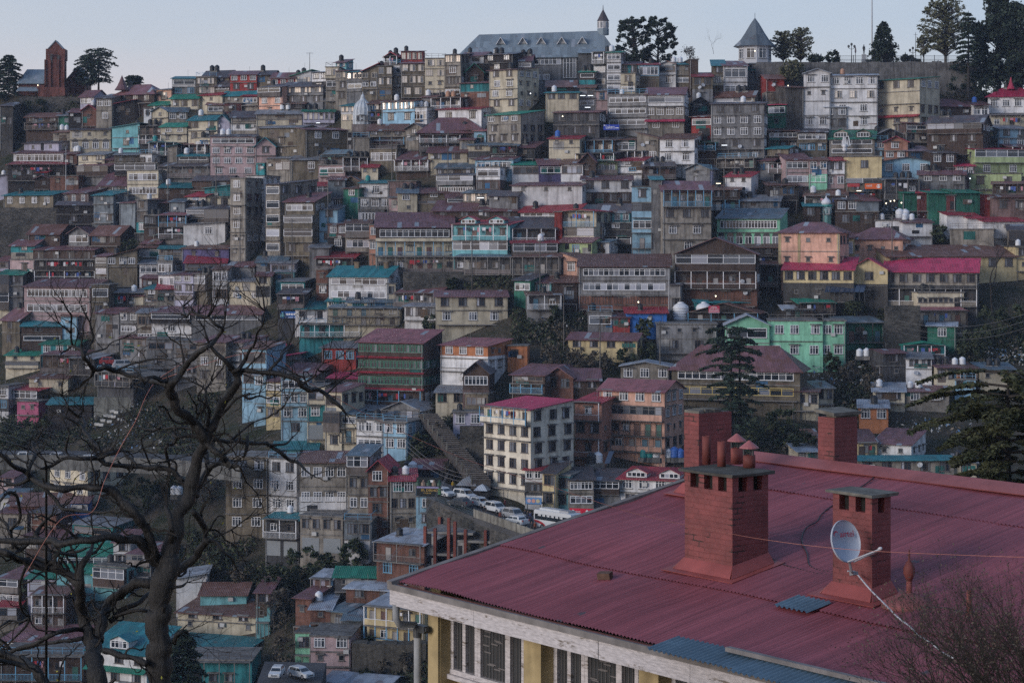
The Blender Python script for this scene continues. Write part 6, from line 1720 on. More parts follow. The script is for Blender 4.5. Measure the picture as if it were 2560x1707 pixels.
def groundcover():
    r = random.Random(5); b = MB()
    areas = [((1, 2), 0, 100, 128, 160), ((2, 2), 20, 130, 0, 25), ((1, 3), 100, 240, 115, 165), ((2, 3), 0, 110, 15, 100), ((2, 0), 0, 200, 50, 115), ((2, 1), 140, 185, 60, 125), ((3, 1), 86, 160, 118, 160), ((3, 1), 0, 50, 40, 160), ((1, 3), 15, 115, 116, 130), ((0, 0), 12, 75, 90, 105), ((3, 0), 160, 235, 20, 65), ((1, 1), 130, 235, 92, 108), ((2, 2), 185, 235, 55, 115), ((2, 3), 150, 240, 0, 20), ((0, 3), 150, 240, 60, 92)]
    for rc, x0, x1, y0, y1 in areas:
        n = int((x1-x0)*(y1-y0)*.55)
        for _ in range(n):
            x, y = r.uniform(x0, x1), r.uniform(y0, y1); u, v = tp(*rc, x, y); p = ground(u, v) + Vector((0, r.uniform(-1.2, .6), r.uniform(0, .7)))
            if noise.noise(p*.12) < -.12: continue
            for _ in range(3): leaf(b, p + rv(r)*.5, r.uniform(.18, .5), r, .3, 0 if r.random() < .72 else 1)
    o = b.build('undergrowth', [lmat('bush'), lmat('dry')]); tag(o, 'low scrub and weeds on the open hillside', None, None, 'stuff')
groundcover()
def rubbish():
    r = random.Random(9); b = MB()
    for rc, x0, x1, y0, y1, n in (((2, 0), 85, 150, 55, 100, 170), ((2, 3), 35, 85, 20, 40, 150), ((1, 3), 102, 160, 34, 47, 260), ((2, 3), 195, 240, 4, 22, 160), ((3, 1), 110, 150, 30, 44, 60), ((2, 3), 115, 185, 70, 84, 110), ((1, 2), 20, 70, 132, 145, 40)):
        for _ in range(n):
            u, v = tp(*rc, r.uniform(x0, x1), r.uniform(y0, y1)); p = ground(u, v) + Vector((0, -2.2, .2)); leaf(b, p, r.uniform(.12, .45), r, .3, r.choice((0, 0, 0, 1, 2)))
    o = b.build('litter', [plain('litter white', (.4, .41, .42), .8), plain('litter blue', (.1, .2, .35), .8), plain('litter brown', (.2, .17, .14), .8)]); tag(o, 'scattered rubbish on the slopes', None, None, 'stuff')
rubbish()
for i, (x, y) in enumerate(((103, 63.5), (107, 64.5), (97, 67.5), (101, 68), (104.5, 68.5), (94.5, 72), (100.5, 73), (89, 75.5), (93, 76), (110, 71))):
    p = at((2, 0), x, y, .5); b = MB(); b.prism([(-.42, -.3), (.42, -.3), (.5, .2), (-.5, .2)], -.3, .3); o = b.build('concrete_block', plain('block white', (.45, .44, .42), .8)); o.location = p; o.rotation_euler = (0, 0, rnd.uniform(-.3, .3)); o['category'] = 'block'
    u, v = proj(p); PENDING.append((o, 'pale concrete block', 'block', 'pale concrete blocks on the rubbish slope', u, v))
# the long bare deciduous tree at the right, in front of the stepped white building
p, h = tat((1, 3), 206, 128, 36, -6); broadleaf(p, h, 'dark leafless tree with a twin trunk in front of the white stepped building', 28, n=0, lev=6, spread=.62, trunk=.42, bk=bark, rr=.018, kids=(2, 3))
# ---------------------------------------------------------------- the near house with the red corrugated roof
YC = 34.6; C0 = P(1003, 1452, YC); PITCH = R(10.3); RZ = R(-52.5)
NEAR_M = Matrix.Translation(C0) @ Matrix.Rotation(RZ, 4, 'Z'); NEAR_I = NEAR_M.inverted()
TP = math.tan(PITCH)
def ray_near(u, v):
    o = NEAR_I @ Vector((0, 0, 0)); d = (NEAR_I @ Vector(((u-UC)/F, 1, (H0-v)/F))) - o; return o, d
def on_roof(u, v):
    o, d = ray_near(u, v); t = -(o.z - o.y*TP)/(d.z - d.y*TP); return o + d*t
def on_plane_y(u, v, y):
    o, d = ray_near(u, v); t = (y-o.y)/d.y; return o + d*t
near = empty('near_house', C0, RZ); tag(near, 'near house with a big red corrugated roof and peeling white window joinery', 'house')
RY = on_roof(1894, 1146).y; RX = 30.0
redroof, t_, b_ = nodes('painted red corrugated iron'); L_ = t_.links.new
geo_ = N(t_, 'NewGeometry'); n1_ = N(t_, 'TexNoise', Scale=.5, Detail=6.0, Roughness=.65); L_(geo_.outputs['Position'], n1_.inputs['Vector'])
r1_ = ramp(t_, .3, .7, (.215, .056, .066, 1), (.3, .086, .1, 1)); L_(n1_.outputs['Fac'], r1_.inputs['Fac'])
tc_ = N(t_, 'TexCoord'); mp_ = N(t_, 'Mapping'); mp_.inputs['Scale'].default_value = (22, .3, 1); L_(tc_.outputs['Object'], mp_.inputs['Vector'])
n2_ = N(t_, 'TexNoise', Scale=1.0, Detail=5.0); L_(mp_.outputs[0], n2_.inputs['Vector']); r2_ = ramp(t_, .3, .72, g4(.68), g4(1.2)); L_(n2_.outputs['Fac'], r2_.inputs['Fac'])  # stretched streaks put the ribs' irregular shading into the paint colour
c_ = mixc(t_, 'MULTIPLY', 1.0, r1_.outputs['Color'], r2_.outputs['Color'])
sx_ = N(t_, 'SeparateXYZ'); L_(tc_.outputs['Object'], sx_.inputs[0]); f_ = N(t_, 'Math', operation='MULTIPLY'); f_.inputs[1].default_value = 1/.91; L_(sx_.outputs[0], f_.inputs[0]); fl_ = N(t_, 'Math', operation='FLOOR'); L_(f_.outputs[0], fl_.inputs[0])
f2_ = N(t_, 'Math', operation='MULTIPLY'); f2_.inputs[1].default_value = 1/2.35; L_(sx_.outputs[1], f2_.inputs[0]); fl2_ = N(t_, 'Math', operation='FLOOR'); L_(f2_.outputs[0], fl2_.inputs[0])
cb_ = N(t_, 'CombineXYZ'); L_(fl_.outputs[0], cb_.inputs[0]); L_(fl2_.outputs[0], cb_.inputs[1]); wn_ = N(t_, 'TexWhiteNoise', noise_dimensions='3D'); L_(cb_.outputs[0], wn_.inputs['Vector']); rs_ = ramp(t_, 0, 1, g4(.88), g4(1.12)); L_(wn_.outputs['Value'], rs_.inputs['Fac'])
c_ = mixc(t_, 'MULTIPLY', 1.0, c_, rs_.outputs['Color'])
n4_ = N(t_, 'TexNoise', Scale=1.7, Detail=9.0, Roughness=.8); L_(geo_.outputs['Position'], n4_.inputs['Vector']); r4_ = ramp(t_, .68, .74, g4(0), g4(.8)); L_(n4_.outputs['Fac'], r4_.inputs['Fac'])
c_ = mixc(t_, 'MIX', r4_.outputs['Color'], c_, (.1, .06, .06)); v9 = N(t_, 'TexVoronoi', Scale=.85); L_(geo_.outputs['Position'], v9.inputs['Vector']); r9 = ramp(t_, .045, .075, g4(.85), g4(0)); L_(v9.outputs['Distance'], r9.inputs['Fac'])
c_ = mixc(t_, 'MIX', r9.outputs['Color'], c_, (.07, .07, .075)); L_(c_, b_.inputs['Base Color']); b_.inputs['Roughness'].default_value = .45; b_.inputs['Specular IOR Level'].default_value = .42
def corrugated(b, x0, x1, y0, y1, zoff, pitch=.08, amp=.013, m=0, f=None, seg=5, wav=0.0, ny=1):
    nx = int((x1-x0)/pitch*seg); o = len(b.v)
    for j in range(ny+1):
        y = lerp(y0, y1, j/ny)
        for i in range(nx+1):
            x = lerp(x0, x1, i/nx); z = (f(x, y) if f else y*TP) + zoff + amp*math.cos(2*math.pi*x/pitch) + (wav*noise.noise((x*.4, y*.7, 3)) if wav else 0) - .012*(j == 0 and ny > 1)*0
            b.v.append((x, y + (noise.noise((math.floor(x/.91)*7.7, y0, 0))*.035 if j == 0 else 0), z))
    for j in range(ny):
        for i in range(nx): b.f.append([o+j*(nx+1)+i, o+j*(nx+1)+i+1, o+(j+1)*(nx+1)+i+1, o+(j+1)*(nx+1)+i]); b.m.append(m)
b = MB(); cuts = [-.04, 2.1, 4.35, 6.6, RY]
for i in range(4): corrugated(b, 0, RX, cuts[i], cuts[i+1]+(.22 if i < 3 else 0), .0 + .035*i*.0 - (.0), wav=.08, ny=3) if i == 0 else corrugated(b, 0, RX, cuts[i], cuts[i+1]+(.22 if i < 3 else 0), .012*(i % 2)+.012, wav=.08, ny=3)
o = b.build('roof', redroof, near, True)
b = MB(); b.slab([(0, RY, RY*TP-.02), (RX, RY, RY*TP-.02), (RX, RY*2+.2, -.25), (0, RY*2+.2, -.25)], .04); b.build('rear_roof', redroof, near)
ridgem = worn('ridge flashing red', (.25, .085, .085), .5, 1.2, False, .5, 0)
b = MB(); pr = [(-.3, -.3*TP+.055), (-.16, -.16*TP+.1), (0, .14), (.16, .1-.16*TP), (.3, .05-.3*TP)]
for (y0, z0), (y1, z1) in zip(pr, pr[1:]): b.slab([(-.05, RY+y0, RY*TP+z0), (RX, RY+y0, RY*TP+z0), (RX, RY+y1, RY*TP+z1), (-.05, RY+y1, RY*TP+z1)], .02)
b.build('ridge_cap', ridgem, near)
peel = None
def peelm():
    m, t, b = nodes('peeling white paint'); L = t.links.new; tc = N(t, 'TexCoord'); mp = N(t, 'Mapping'); mp.inputs['Scale'].default_value = (.8, 1.5, 4); L(tc.outputs['Object'], mp.inputs['Vector'])
    n = N(t, 'TexNoise', Scale=2.2, Detail=9.0, Roughness=.72); L(mp.outputs[0], n.inputs['Vector']); r = ramp(t, .56, .62, (.5, .47, .48, 1), (.17, .14, .115, 1)); L(n.outputs['Fac'], r.inputs['Fac'])
    n2 = N(t, 'TexNoise', Scale=9.0, Detail=6.0); L(mp.outputs[0], n2.inputs['Vector']); r2 = ramp(t, .35, .7, g4(.7), g4(1.08)); L(n2.outputs['Fac'], r2.inputs['Fac'])
    L(mixc(t, 'MULTIPLY', 1.0, r.outputs['Color'], r2.outputs['Color']), b.inputs['Base Color']); b.inputs['Roughness'].default_value = .7
    bp = N(t, 'Bump', Strength=.4, Distance=.01); L(n.outputs['Fac'], bp.inputs['Height']); L(bp.outputs[0], b.inputs['Normal']); return m
peel = peelm(); greyb = worn('grey weathered board', (.2, .185, .18), .8, 2.0, False)
b = MB(); b.slab([(-.14, -.2, .05-.2*TP), (.0, -.2, .05-.2*TP), (.0, RY, .05+RY*TP), (-.14, RY, .05+RY*TP)], .12); b.build('barge_board', greyb, near)
PATCHX = on_plane_y(1610, 1640, -.2).x
b = MB(); x = -.14; i = 0
while x < PATCHX+6:
    x2 = x + (2.4, 3.1, 2.0)[i % 3]; b.box(x, x2-.012, -.14-.004*(i % 2), -.10, -.4-.006*(i % 3), -.135, 0); x = x2; i += 1
b.box(-.14, PATCHX+6, -.19, -.14, -.13, -.035, 1); b.box(-.14, PATCHX+6, -.1, -.02, -.11, -.045, 2); b.box(-.14, PATCHX+6, -.1, .75, -.4, -.36, 1)
b.build('fascia_board', [peel, greyb, worn('brick red lath', (.22, .08, .06), .8, 3.0, False)], near)
# wall below the eaves: cream piers, recessed windows
WY = .5; creamw = worn('near cream wall', (.42, .33, .18), .7, 1.5, True, .85, 0)
def wx(u, v=1600): return on_plane_y(u, v, WY).x
piers = [(wx(1070), wx(1095)), (wx(1309), wx(1352)), (wx(1597), wx(1646)), (wx(1646)+(wx(1597)-wx(1352))+.0, wx(1646)+(wx(1597)-wx(1352))+.6)]
b = MB()
for a, c in piers: b.box(a, c, WY, WY+.55, -4.2, -.4)
b.box(piers[0][0], RX-3, WY+.4, WY+.9, -4.2, on_plane_y(1197, 1688, WY+.3).z-.1); b.box(piers[0][0]+.02, piers[0][0]+.3, WY+.05, RY*2-.5, -4.2, -.1); b.box(piers[3][1], RX-3, WY+.02, WY+.9, -4.2, -.4)
b.build('wall', creamw, near)
ZS = on_plane_y(1197, 1688, WY+.3).z
room = plain('dark room', (.02, .018, .018), .9); ng = glass('near window glass', (.05, .052, .055), .12, .6, .3); rod = plain('window bar', (.13, .12, .12), .6)
curt = plain('curtain maroon', (.06, .025, .03), .9); curg = plain('curtain grey', (.11, .115, .115), .9)
for (a0, a1), (c0, c1) in zip(piers, piers[1:]):
    x0, x1 = a1+.0, c0-.0; w = x1-x0; n = 5; wb_ = empty('window', (0, 0, 0)); wb_.parent = near; b = MB(); z0, z1 = ZS, -.3; y = WY+.3
    ws = [.0, .155, .31, .345, .69, .885, 1.0]
    for i, s in enumerate(ws):
        t = .085 if i != 4 else .13; xx = x0 + s*(w-.14) ; b.box(xx, xx+t, y-.04, y+.08, z0, z1)
    b.box(x0, x1, y-.06, y+.1, z0-.08, z0); b.box(x0, x1, y-.02, y+.08, z1-.1, z1-.003); b.box(x0-.02, x1+.02, y-.12, y+.12, z0-.16, z0-.08)
    b.build('frame', peel, wb_)
    g = MB(); g.box(x0+.02, x1-.02, y+.02, y+.028, z0+.01, z1-.1); g.build('glass', ng, wb_)
    g = MB(); k = int(w/.09)
    for i in range(k): xx = x0 + (i+.5)*w/k; g.tube([(xx, y+.012, z0), (xx, y+.012, z1-.1)], .006, 4, 0, False)
    for i in range(14): xx = x0 + w*(.38+.26*rnd.random()); zz = z0 + rnd.random()*(z1-z0-.3); g.box(xx-.13, xx+.05, y+.004, y+.016, zz, zz+.02)
    g.build('grille', rod, wb_)
b = MB(); b.box(piers[0][1], RX-3, WY+.95, WY+1.0, -4, -.2); b.build('room_partition', room, near)
# downpipe
px_ = wx(1058) ; pipe = worn('grey pvc', (.33, .34, .35), .5, 3.0)
b = MB(); py = WY-.12; hx = px_+.06
b.tube([(hx, -.1, -.38), (hx, -.1, -.62), (hx+.04, -.06, -.72), (px_-.05, py-.02, -.8), (px_, py, -.9), (px_, py, -4.4)], [.062]*6, 14); b.build('downpipe', pipe, near, True)
b = MB(); b.lathe([(.075, -.08), (.075, .08)], 14, 0, (px_, py, -.92)); b.box(px_, px_+.3, py-.03, py+.03, -.86, -.8)
for z in (-.83, -1.95): b.box(px_, px_+.26, py-.05, py+.06, z-.07, z+.05); b.lathe([(.07, -.03), (.07, .03)], 14, 0, (px_, py, z))
b.build('pipe_bracket', iron, near)
# painted brick chimneys
def brickm(name, c, c2):
    m, t, b = nodes(name); L = t.links.new; tc = N(t, 'TexCoord'); geo = N(t, 'NewGeometry')
    sx = N(t, 'SeparateXYZ'); L(tc.outputs['Object'], sx.inputs[0]); ad = N(t, 'Math', operation='ADD'); L(sx.outputs[0], ad.inputs[0]); L(sx.outputs[1], ad.inputs[1]); cb = N(t, 'CombineXYZ'); L(ad.outputs[0], cb.inputs[0]); L(sx.outputs[2], cb.inputs[1])
    n = N(t, 'TexNoise', Scale=3.0, Detail=4.0); L(geo.outputs['Position'], n.inputs['Vector']); mv = N(t, 'Vector', ) if False else None
    wob = N(t, 'MixRGB') if False else None
    va = N(t, 'VectorMath', operation='SCALE'); va.inputs['Scale'].default_value = .03; L(n.outputs['Color'], va.inputs[0]); vb = N(t, 'VectorMath', operation='ADD'); L(cb.outputs[0], vb.inputs[0]); L(va.outputs[0], vb.inputs[1])
    br = N(t, 'TexBrick'); L(vb.outputs[0], br.inputs['Vector']); br.inputs['Scale'].default_value = 1.0; br.inputs['Brick Width'].default_value = .25; br.inputs['Row Height'].default_value = .085; br.inputs['Mortar Size'].default_value = .011; br.inputs['Mortar Smooth'].default_value = .3
    br.inputs['Color1'].default_value = (*c, 1); br.inputs['Color2'].default_value = (*c2, 1); br.inputs['Mortar'].default_value = (c[0]*.9, c[1]*.88, c[2]*.88, 1)
    n2 = N(t, 'TexNoise', Scale=2.4, Detail=8.0, Roughness=.75); L(geo.outputs['Position'], n2.inputs['Vector']); r2 = ramp(t, .35, .68, g4(1.1), g4(.6)); L(n2.outputs['Fac'], r2.inputs['Fac'])
    # here and there the mortar is lost and the joint is open
    n3 = N(t, 'TexNoise', Scale=3.2, Detail=3.0); L(geo.outputs['Position'], n3.inputs['Vector']); r3 = ramp(t, .58, .64, g4(0), g4(1)); L(n3.outputs['Fac'], r3.inputs['Fac']); mm = N(t, 'Math', operation='MULTIPLY'); L(r3.outputs[0], mm.inputs[0]); L(br.outputs['Fac'], mm.inputs[1])
    col = mixc(t, 'MULTIPLY', 1.0, br.outputs['Color'], r2.outputs['Color']); col = mixc(t, 'MIX', mm.outputs[0], col, (.035, .018, .015)); L(col, b.inputs['Base Color']); b.inputs['Roughness'].default_value = .7
    iv = N(t, 'Math', operation='MULTIPLY'); iv.inputs[1].default_value = -1; L(br.outputs['Fac'], iv.inputs[0]); n5 = N(t, 'TexNoise', Scale=14.0, Detail=5.0); L(geo.outputs['Position'], n5.inputs['Vector']); a5 = N(t, 'Math', operation='MULTIPLY_ADD'); a5.inputs[1].default_value = .6; L(n5.outputs['Fac'], a5.inputs[0]); L(iv.outputs[0], a5.inputs[2])
    bp = N(t, 'Bump', Strength=.7, Distance=.018); L(a5.outputs[0], bp.inputs['Height']); L(bp.outputs[0], b.inputs['Normal']); return m
pbrick = brickm('red painted brick', (.205, .054, .053), (.165, .045, .045)); slab_m = worn('mossy slate slab', (.13, .125, .11), 1, 3.5, False, .95, .5)
flash = worn('flashing red', (.25, .066, .062), .5, 1.5, False, .5, 0); potm = worn('terracotta pot', (.22, .066, .058), .7, 3.0, True, .7); coneM = plain('cowl red', (.3, .1, .1), .5)
def chimney(cu, cv, wxl, wyl, top_v, slabs, label, vents, skirts=True, far=False):
    q = on_roof(cu, cv); k = (NEAR_M @ q).y/F; h = (cv-top_v)*k; root = empty('chimney', NEAR_M @ Vector((q.x, q.y, q.z)), RZ); tag(root, label, 'chimney', 'painted brick chimneys on the red roof')
    # local x runs left from the near corner (-wxl..0), y runs up the slope (0..wyl)
    b = MB(); hv = .24 if vents else 0; b.box(-wxl, 0, 0, wyl, -.9, h-hv)
    if vents:
        nx = 3 if wxl > .9 else 2; pw = .13
        for i in range(nx+1):
            x = lerp(-wxl, -pw, i/nx); b.box(x, x+pw, 0, pw, h-hv, h); b.box(x, x+pw, wyl-pw, wyl, h-hv, h)
        ny = 2 if wyl > .6 else 1
        for i in range(1, ny): y = lerp(0, wyl-pw, i/ny); b.box(-pw, 0, y, y+pw, h-hv, h); b.box(-wxl, -wxl+pw, y, y+pw, h-hv, h)
    b.build('stack', pbrick, root)
    if vents: b = MB(); b.box(-wxl+.12, -.12, .12, wyl-.12, h-hv, h-.01); b.build('flue', plain('flue black', (.012, .011, .011), .95), root)  # near-black block filling the vent openings
    if slabs:
        b = MB(); ov = .075; n = 7; P0 = []
        ring = [(-wxl-ov, -ov), (-wxl*.5, -ov-.02), (ov, -ov*1.1), (ov+.015, wyl*.5), (ov, wyl+ov), (-wxl*.5, wyl+ov), (-wxl-ov, wyl+ov)]
        b.add([(x+rnd.uniform(-.02, .02), y+rnd.uniform(-.02, .02), h+.045+rnd.uniform(-.01, .01)) for x, y in ring] + [(x, y, h) for x, y in ring], [tuple(range(n)), tuple(range(2*n-1, n-1, -1))] + [(i, i+n, (i+1) % n+n, (i+1) % n) for i in range(n)])
        b.build('cap_slab', slab_m, root)
    if skirts:
        b = MB(); s = .27; a = .22
        f0 = lambda x, y: (x, y, y*TP+.045)
        b.slab([f0(-wxl-s, -s), f0(s, -s), f0(s, wyl+.1), f0(-wxl-s, wyl+.1)], .012)
        b.slab([(-wxl-.1, -.15, -.15*TP+.05), (.1, -.15, -.15*TP+.05), (.012, -.012, .2), (-wxl-.012, -.012, .2)], .012)
        b.slab([(.14, -.15, -.15*TP+.05), (.14, wyl, wyl*TP+.05), (.012, wyl, wyl*TP+.2), (.012, -.012, .2)], .012)
        b.slab([(-wxl-.13, -.15, -.15*TP+.05), (-wxl-.13, wyl, wyl*TP+.05), (-wxl-.012, wyl, wyl*TP+.2), (-wxl-.012, -.012, .2)], .012)
        b.build('flashing', flash, root)
    return root, h
ch1, h1 = chimney(1831, 1446, 1.1, .78, 1193, True, 'largest red brick chimney with slate cap and four pots', True)
c1o = NEAR_I @ ch1.location
for (pu, pv, r_, hh, cap) in ((1766, 1160, .07, .46, 0), (1804, 1165, .07, .4, 0), (1842, 1159, .1, .26, 1), (1873, 1168, .1, .2, 1)):
    ro, rd = ray_near(pu, pv); rt = (c1o.z+h1+.05-ro.z)/rd.z; pp = ro + rd*rt - c1o; x, y = pp.x, pp.y
    pot = MB(); pot.lathe([(r_, 0), (r_, hh), (r_*.82, hh), (r_*.8, hh-.15)], 18); o = pot.build('chimney_pot', potm, ch1, True); o.location = (x, y, h1+.05)
    if cap:
        c = MB(); c.lathe([(r_*1.6, hh+.11), (r_*1.5, hh+.13), (r_*.25, hh+.225), (.01, hh+.235)], 14); c.build('cowl', coneM, o)
        for q in range(3): a = q*2.1; c = MB(); c.box(r_*.85*math.cos(a)-.012, r_*.85*math.cos(a)+.012, r_*.85*math.sin(a)-.012, r_*.85*math.sin(a)+.012, hh-.02, hh+.14); c.build('cowl_leg', iron, o)
ch2, h2 = chimney(2180, 1504, .78, .4, 1243, True, 'smaller red brick chimney with slate cap carrying the white dish', True)
ch3, h3 = chimney(1747, 1238, .4, .82, 1034, False, 'broken-topped red brick chimney at the verge behind the largest chimney', False)
b = MB()
for i in range(7): b.box(-.42+rnd.uniform(0, .1), .02-rnd.uniform(0, .12), .1*i, .1*i+.12, h3, h3+rnd.uniform(.01, .07))
b.build('crumbling_top', slab_m, ch3)
ch4, h4 = chimney(2086, 1162, .42, .62, 1045, False, 'red brick chimney with tilted slab behind the roof ridge', False, False)
b = MB(); b.slab([(-.46, -.06, h4+.15), (.05, -.06, h4+.1), (.05, .68, h4+.1), (-.46, .68, h4+.15)], .06); b.box(-.3, -.05, .1, .6, h4-.01, h4+.06); b.build('cap_slab', slab_m, ch4)
# dish with its red lettering on the smaller chimney
q = on_plane_y(2116, 1352, on_roof(2180, 1504).y-.5); dp = NEAR_M @ q; sd = empty('satellite_dish', dp); tag(sd, 'white satellite dish with red airtel lettering on the smaller chimney', 'satellite dish')
sd.rotation_euler = (R(74), R(4), R(30)); k = dp.y/F; rx, ry = 37*k*1.22, 50*k*1.06
white_d = plain('dish white', (.36, .4, .47), .45); b = MB(); n = 40; rings = [0, .35, .65, .88, 1.0]
for s in rings[1:]:
    for i in range(n): a = 2*math.pi*i/n; b.v.append((rx*s*math.cos(a), ry*s*math.sin(a), .12*s*s-.12))
b.v.append((0, 0, -.12)); c = len(b.v)-1
for i in range(n): b.f.append([c, i, (i+1) % n]); b.m.append(0)
for j in range(3):
    for i in range(n): b.f.append([j*n+i, (j+1)*n+i, (j+1)*n+(i+1) % n, j*n+(i+1) % n]); b.m.append(0)
o_ = len(b.v)
for i in range(n): a = 2*math.pi*i/n; b.v.append((rx*1.015*math.cos(a), ry*1.015*math.sin(a), -.03))
for i in range(n): b.f.append([3*n+i, 3*n+(i+1) % n, o_+(i+1) % n, o_+i]); b.m.append(0)
b.build('reflector', white_d, sd, True)
redink = plain('lettering red', (.3, .01, .035), .5); tx = text_part('airtel', sd, (.035, ry*.34, -.012), .13, redink, (0, 0, R(3)), 'lettering', .002)
b = MB()
for i in range(12):
    a0, a1 = R(20+i*17), R(20+(i+1)*17); w0, w1 = .028*math.sin(math.pi*i/12)+.006, .028*math.sin(math.pi*(i+1)/12)+.006
    b.add([(.06*math.cos(a)*f_, .07*math.sin(a)*f_, 0) for a, f_ in ((a0, 1), (a1, 1), (a1, 1-w1*14), (a0, 1-w0*14))], [(0, 1, 2, 3)])
o = b.build('logo', redink, sd); o.location = (-.165, ry*.32, -.01); o.scale = (.75, .75, 1)
b = MB(); b.tube([(.1, -ry*.98, -.02), (rx*.95, -ry*.62, .42)], .012, 6); b.tube([(-.02, -ry*.98, -.02), (rx*.9, -ry*.6, .42)], .012, 6); b.build('feed_arm', plain('dish arm pale', (.4, .41, .43), .5), sd)
b = MB(); b.lathe([(.015, -.035), (.024, -.01), (.024, .02), (.015, .035)], 12, 0, (rx*.95, -ry*.56, .42)); b.build('feed_horn', plain('feed white', (.5, .5, .52), .4), sd, True)
b = MB(); b.tube([(.05, -ry*.9, -.05), (.12, -ry*1.35, -.12), (.22, -ry*1.45, -.2)], .02, 6); b.box(.18, .28, -ry*1.52, -ry*1.35, -.24, -.16); b.build('bracket', plain('dish arm', (.2, .2, .21), .5), sd)
# vent pipes, brick, loose sheets, cables on the roof
def rvent(u, v, top, r_, label, dome):
    q = on_roof(u, v); k = (NEAR_M @ q).y/F; root = empty('vent_pipe', NEAR_M @ q, RZ); tag(root, label, 'vent pipe'); h = (v-top)*k; b = MB(); b.lathe([(r_, -.1), (r_, h)], 14); b.build('pipe', potm, root, True)
    if dome:
        b = MB(); b.lathe([(r_, h-.16), (r_*2.0, h-.05), (r_*2.05, h+.02), (r_*1.2, h+.1), (r_*.4, h+.14), (r_*.25, h+.28), (.002, h+.3)], 14); b.build('cap', potm, root, True)
        b = MB(); b.lathe([(.42, -.05), (.38, .03), (.2, .11), (r_, .16)], 18); b.build('collar', worn('collar red', (.24, .09, .09), .8, 4.0, False), root, True)
rvent(2273, 1508, 1424, .042, 'vent pipe with a knobbed cap and mortar collar on the red roof', True); rvent(2423, 1538, 1474, .04, 'plain short vent pipe near the bare bush on the red roof', False)
q = on_roof(1514, 1448); o = MB(); o.box(-.11, .11, -.07, .07, .02, .12); o = o.build('brick', worn('old brick', (.1, .06, .045), .6, 8.0, False)); o.matrix_world = NEAR_M @ Matrix.Translation(q) @ Matrix.Rotation(PITCH, 4, 'X') @ Matrix.Rotation(R(25), 4, 'Z'); tag(o, 'loose dark brick lying on the red roof', 'brick')
bluesheet = worn('blue-grey iron', (.1, .16, .21), .6, 1.4, False, .45, .1)
def loose(u0, v0, u1, v1, w, lift, label, up, flat=False, name='metal_sheet', n=1):
    a = on_roof(u0, v0); c = on_roof(u1, v1); root = None; b = MB(); sl = (c.y-a.y)/max(.01, c.x-a.x)
    corrugated(b, a.x, c.x, a.y-w*.5, a.y+w*.5, lift, .1, .018, 0, lambda x, y: (y+(x-a.x)*sl)*TP + up*(a.y+w*.5-y)*.05, 6, .03, 4)
    b.v = [(x, y+(x-a.x)*sl, z) for x, y, z in b.v]; o = b.build(name, bluesheet, None, True); o.matrix_world = NEAR_M; tag(o, label, 'metal sheet', 'blue-grey sheets on the red roof'); return o
cL, cT, cB, cR = on_roof(1935, 1521), on_roof(2012, 1499), on_roof(2015, 1541), on_roof(2090, 1516)
b = MB(); corrugated(b, cL.x, cB.x, (cL.y+cB.y)/2, (cT.y+cR.y)/2, .06, .1, .018, 0, None, 6, .03, 4); o = b.build('metal_sheet', bluesheet, None, True); o.matrix_world = NEAR_M; tag(o, 'small blue-grey corrugated patch lying below the dish chimney', 'metal sheet', 'blue-grey sheets on the red roof')
x0_ = on_roof(1618, 1644).x; ye0, ye1 = on_roof(1618, 1644).y, on_roof(1707, 1615).y
for i, (dx, w, y0, lab) in enumerate(((0, 2.0, -.15, 'blue-grey corrugated sheet over the eaves, leftmost of three'), (1.75, 2.4, -.32, 'blue-grey corrugated sheet over the eaves, middle of three'), (3.9, 2.6, -.5, 'blue-grey corrugated sheet over the eaves, nearest the bottom edge'))):
    b = MB(); corrugated(b, x0_+dx, x0_+dx+w, ye0-.1*i, ye1-.04*i, .08+.014*i, .1, .018, 0, lambda x, y: y*TP*.9+.05, 6, .03, 4); o = b.build('metal_sheet', bluesheet, None, True); o.matrix_world = NEAR_M; tag(o, lab, 'metal sheet', 'blue-grey sheets on the red roof')
b = MB(); b.box(x0_+1.2, x0_+7.5, ye1-.22, ye1-.13, .15, .21); o = b.build('plank', greyb); o.matrix_world = NEAR_M; tag(o, 'long grey plank lying across the blue-grey sheets', 'plank')
def cable(pts, r_, mat, label, name='cable', on=True, Ys=None, sub=8):
    P3 = []
    for i, (u, v) in enumerate(pts):
        P3.append(NEAR_M @ (on_roof(u, v) + Vector((0, 0, .03))) if on else P(u, v, Ys[i]))
    out = []
    for i in range(len(P3)-1):
        p0, p1, p2, p3 = P3[max(0, i-1)], P3[i], P3[i+1], P3[min(len(P3)-1, i+2)]
        for s in range(sub):
            t = s/sub; out.append(.5*((2*p1)+(p2-p0)*t+(2*p0-5*p1+4*p2-p3)*t*t+(3*p1-p0-3*p2+p3)*t**3))
    out.append(P3[-1]); o0 = out[0]; b = MB(); b.tube([p-o0 for p in out], r_, 6); o = b.build(name, mat, None, True); o.location = o0; tag(o, label, 'cable'); return o
T33 = lambda x, y: (1920+x/3.672, 1280+y/3.672)
blackc = plain('black cable', (.012, .012, .014), .5); whitec = plain('white cable', (.5, .51, .54), .4)
cable([(2205, 1176), (2190, 1192), (2160, 1216), T33(530, 0), T33(450, 100), T33(350, 160), T33(310, 270), T33(360, 400), T33(380, 500), T33(480, 550), T33(600, 565)], .011, blackc, 'black cable looping down the red roof between the two big chimneys')
cable([T33(30, 440), T33(150, 500), T33(300, 540), T33(450, 580), T33(610, 590)], .011, blackc, 'black cable running from the largest chimney to the dish chimney')
cable([T33(1160, 720), T33(1260, 800), T33(1330, 810), T33(1450, 885), T33(1650, 900), T33(1800, 950)], .011, blackc, 'black cable running past the knobbed vent pipe')
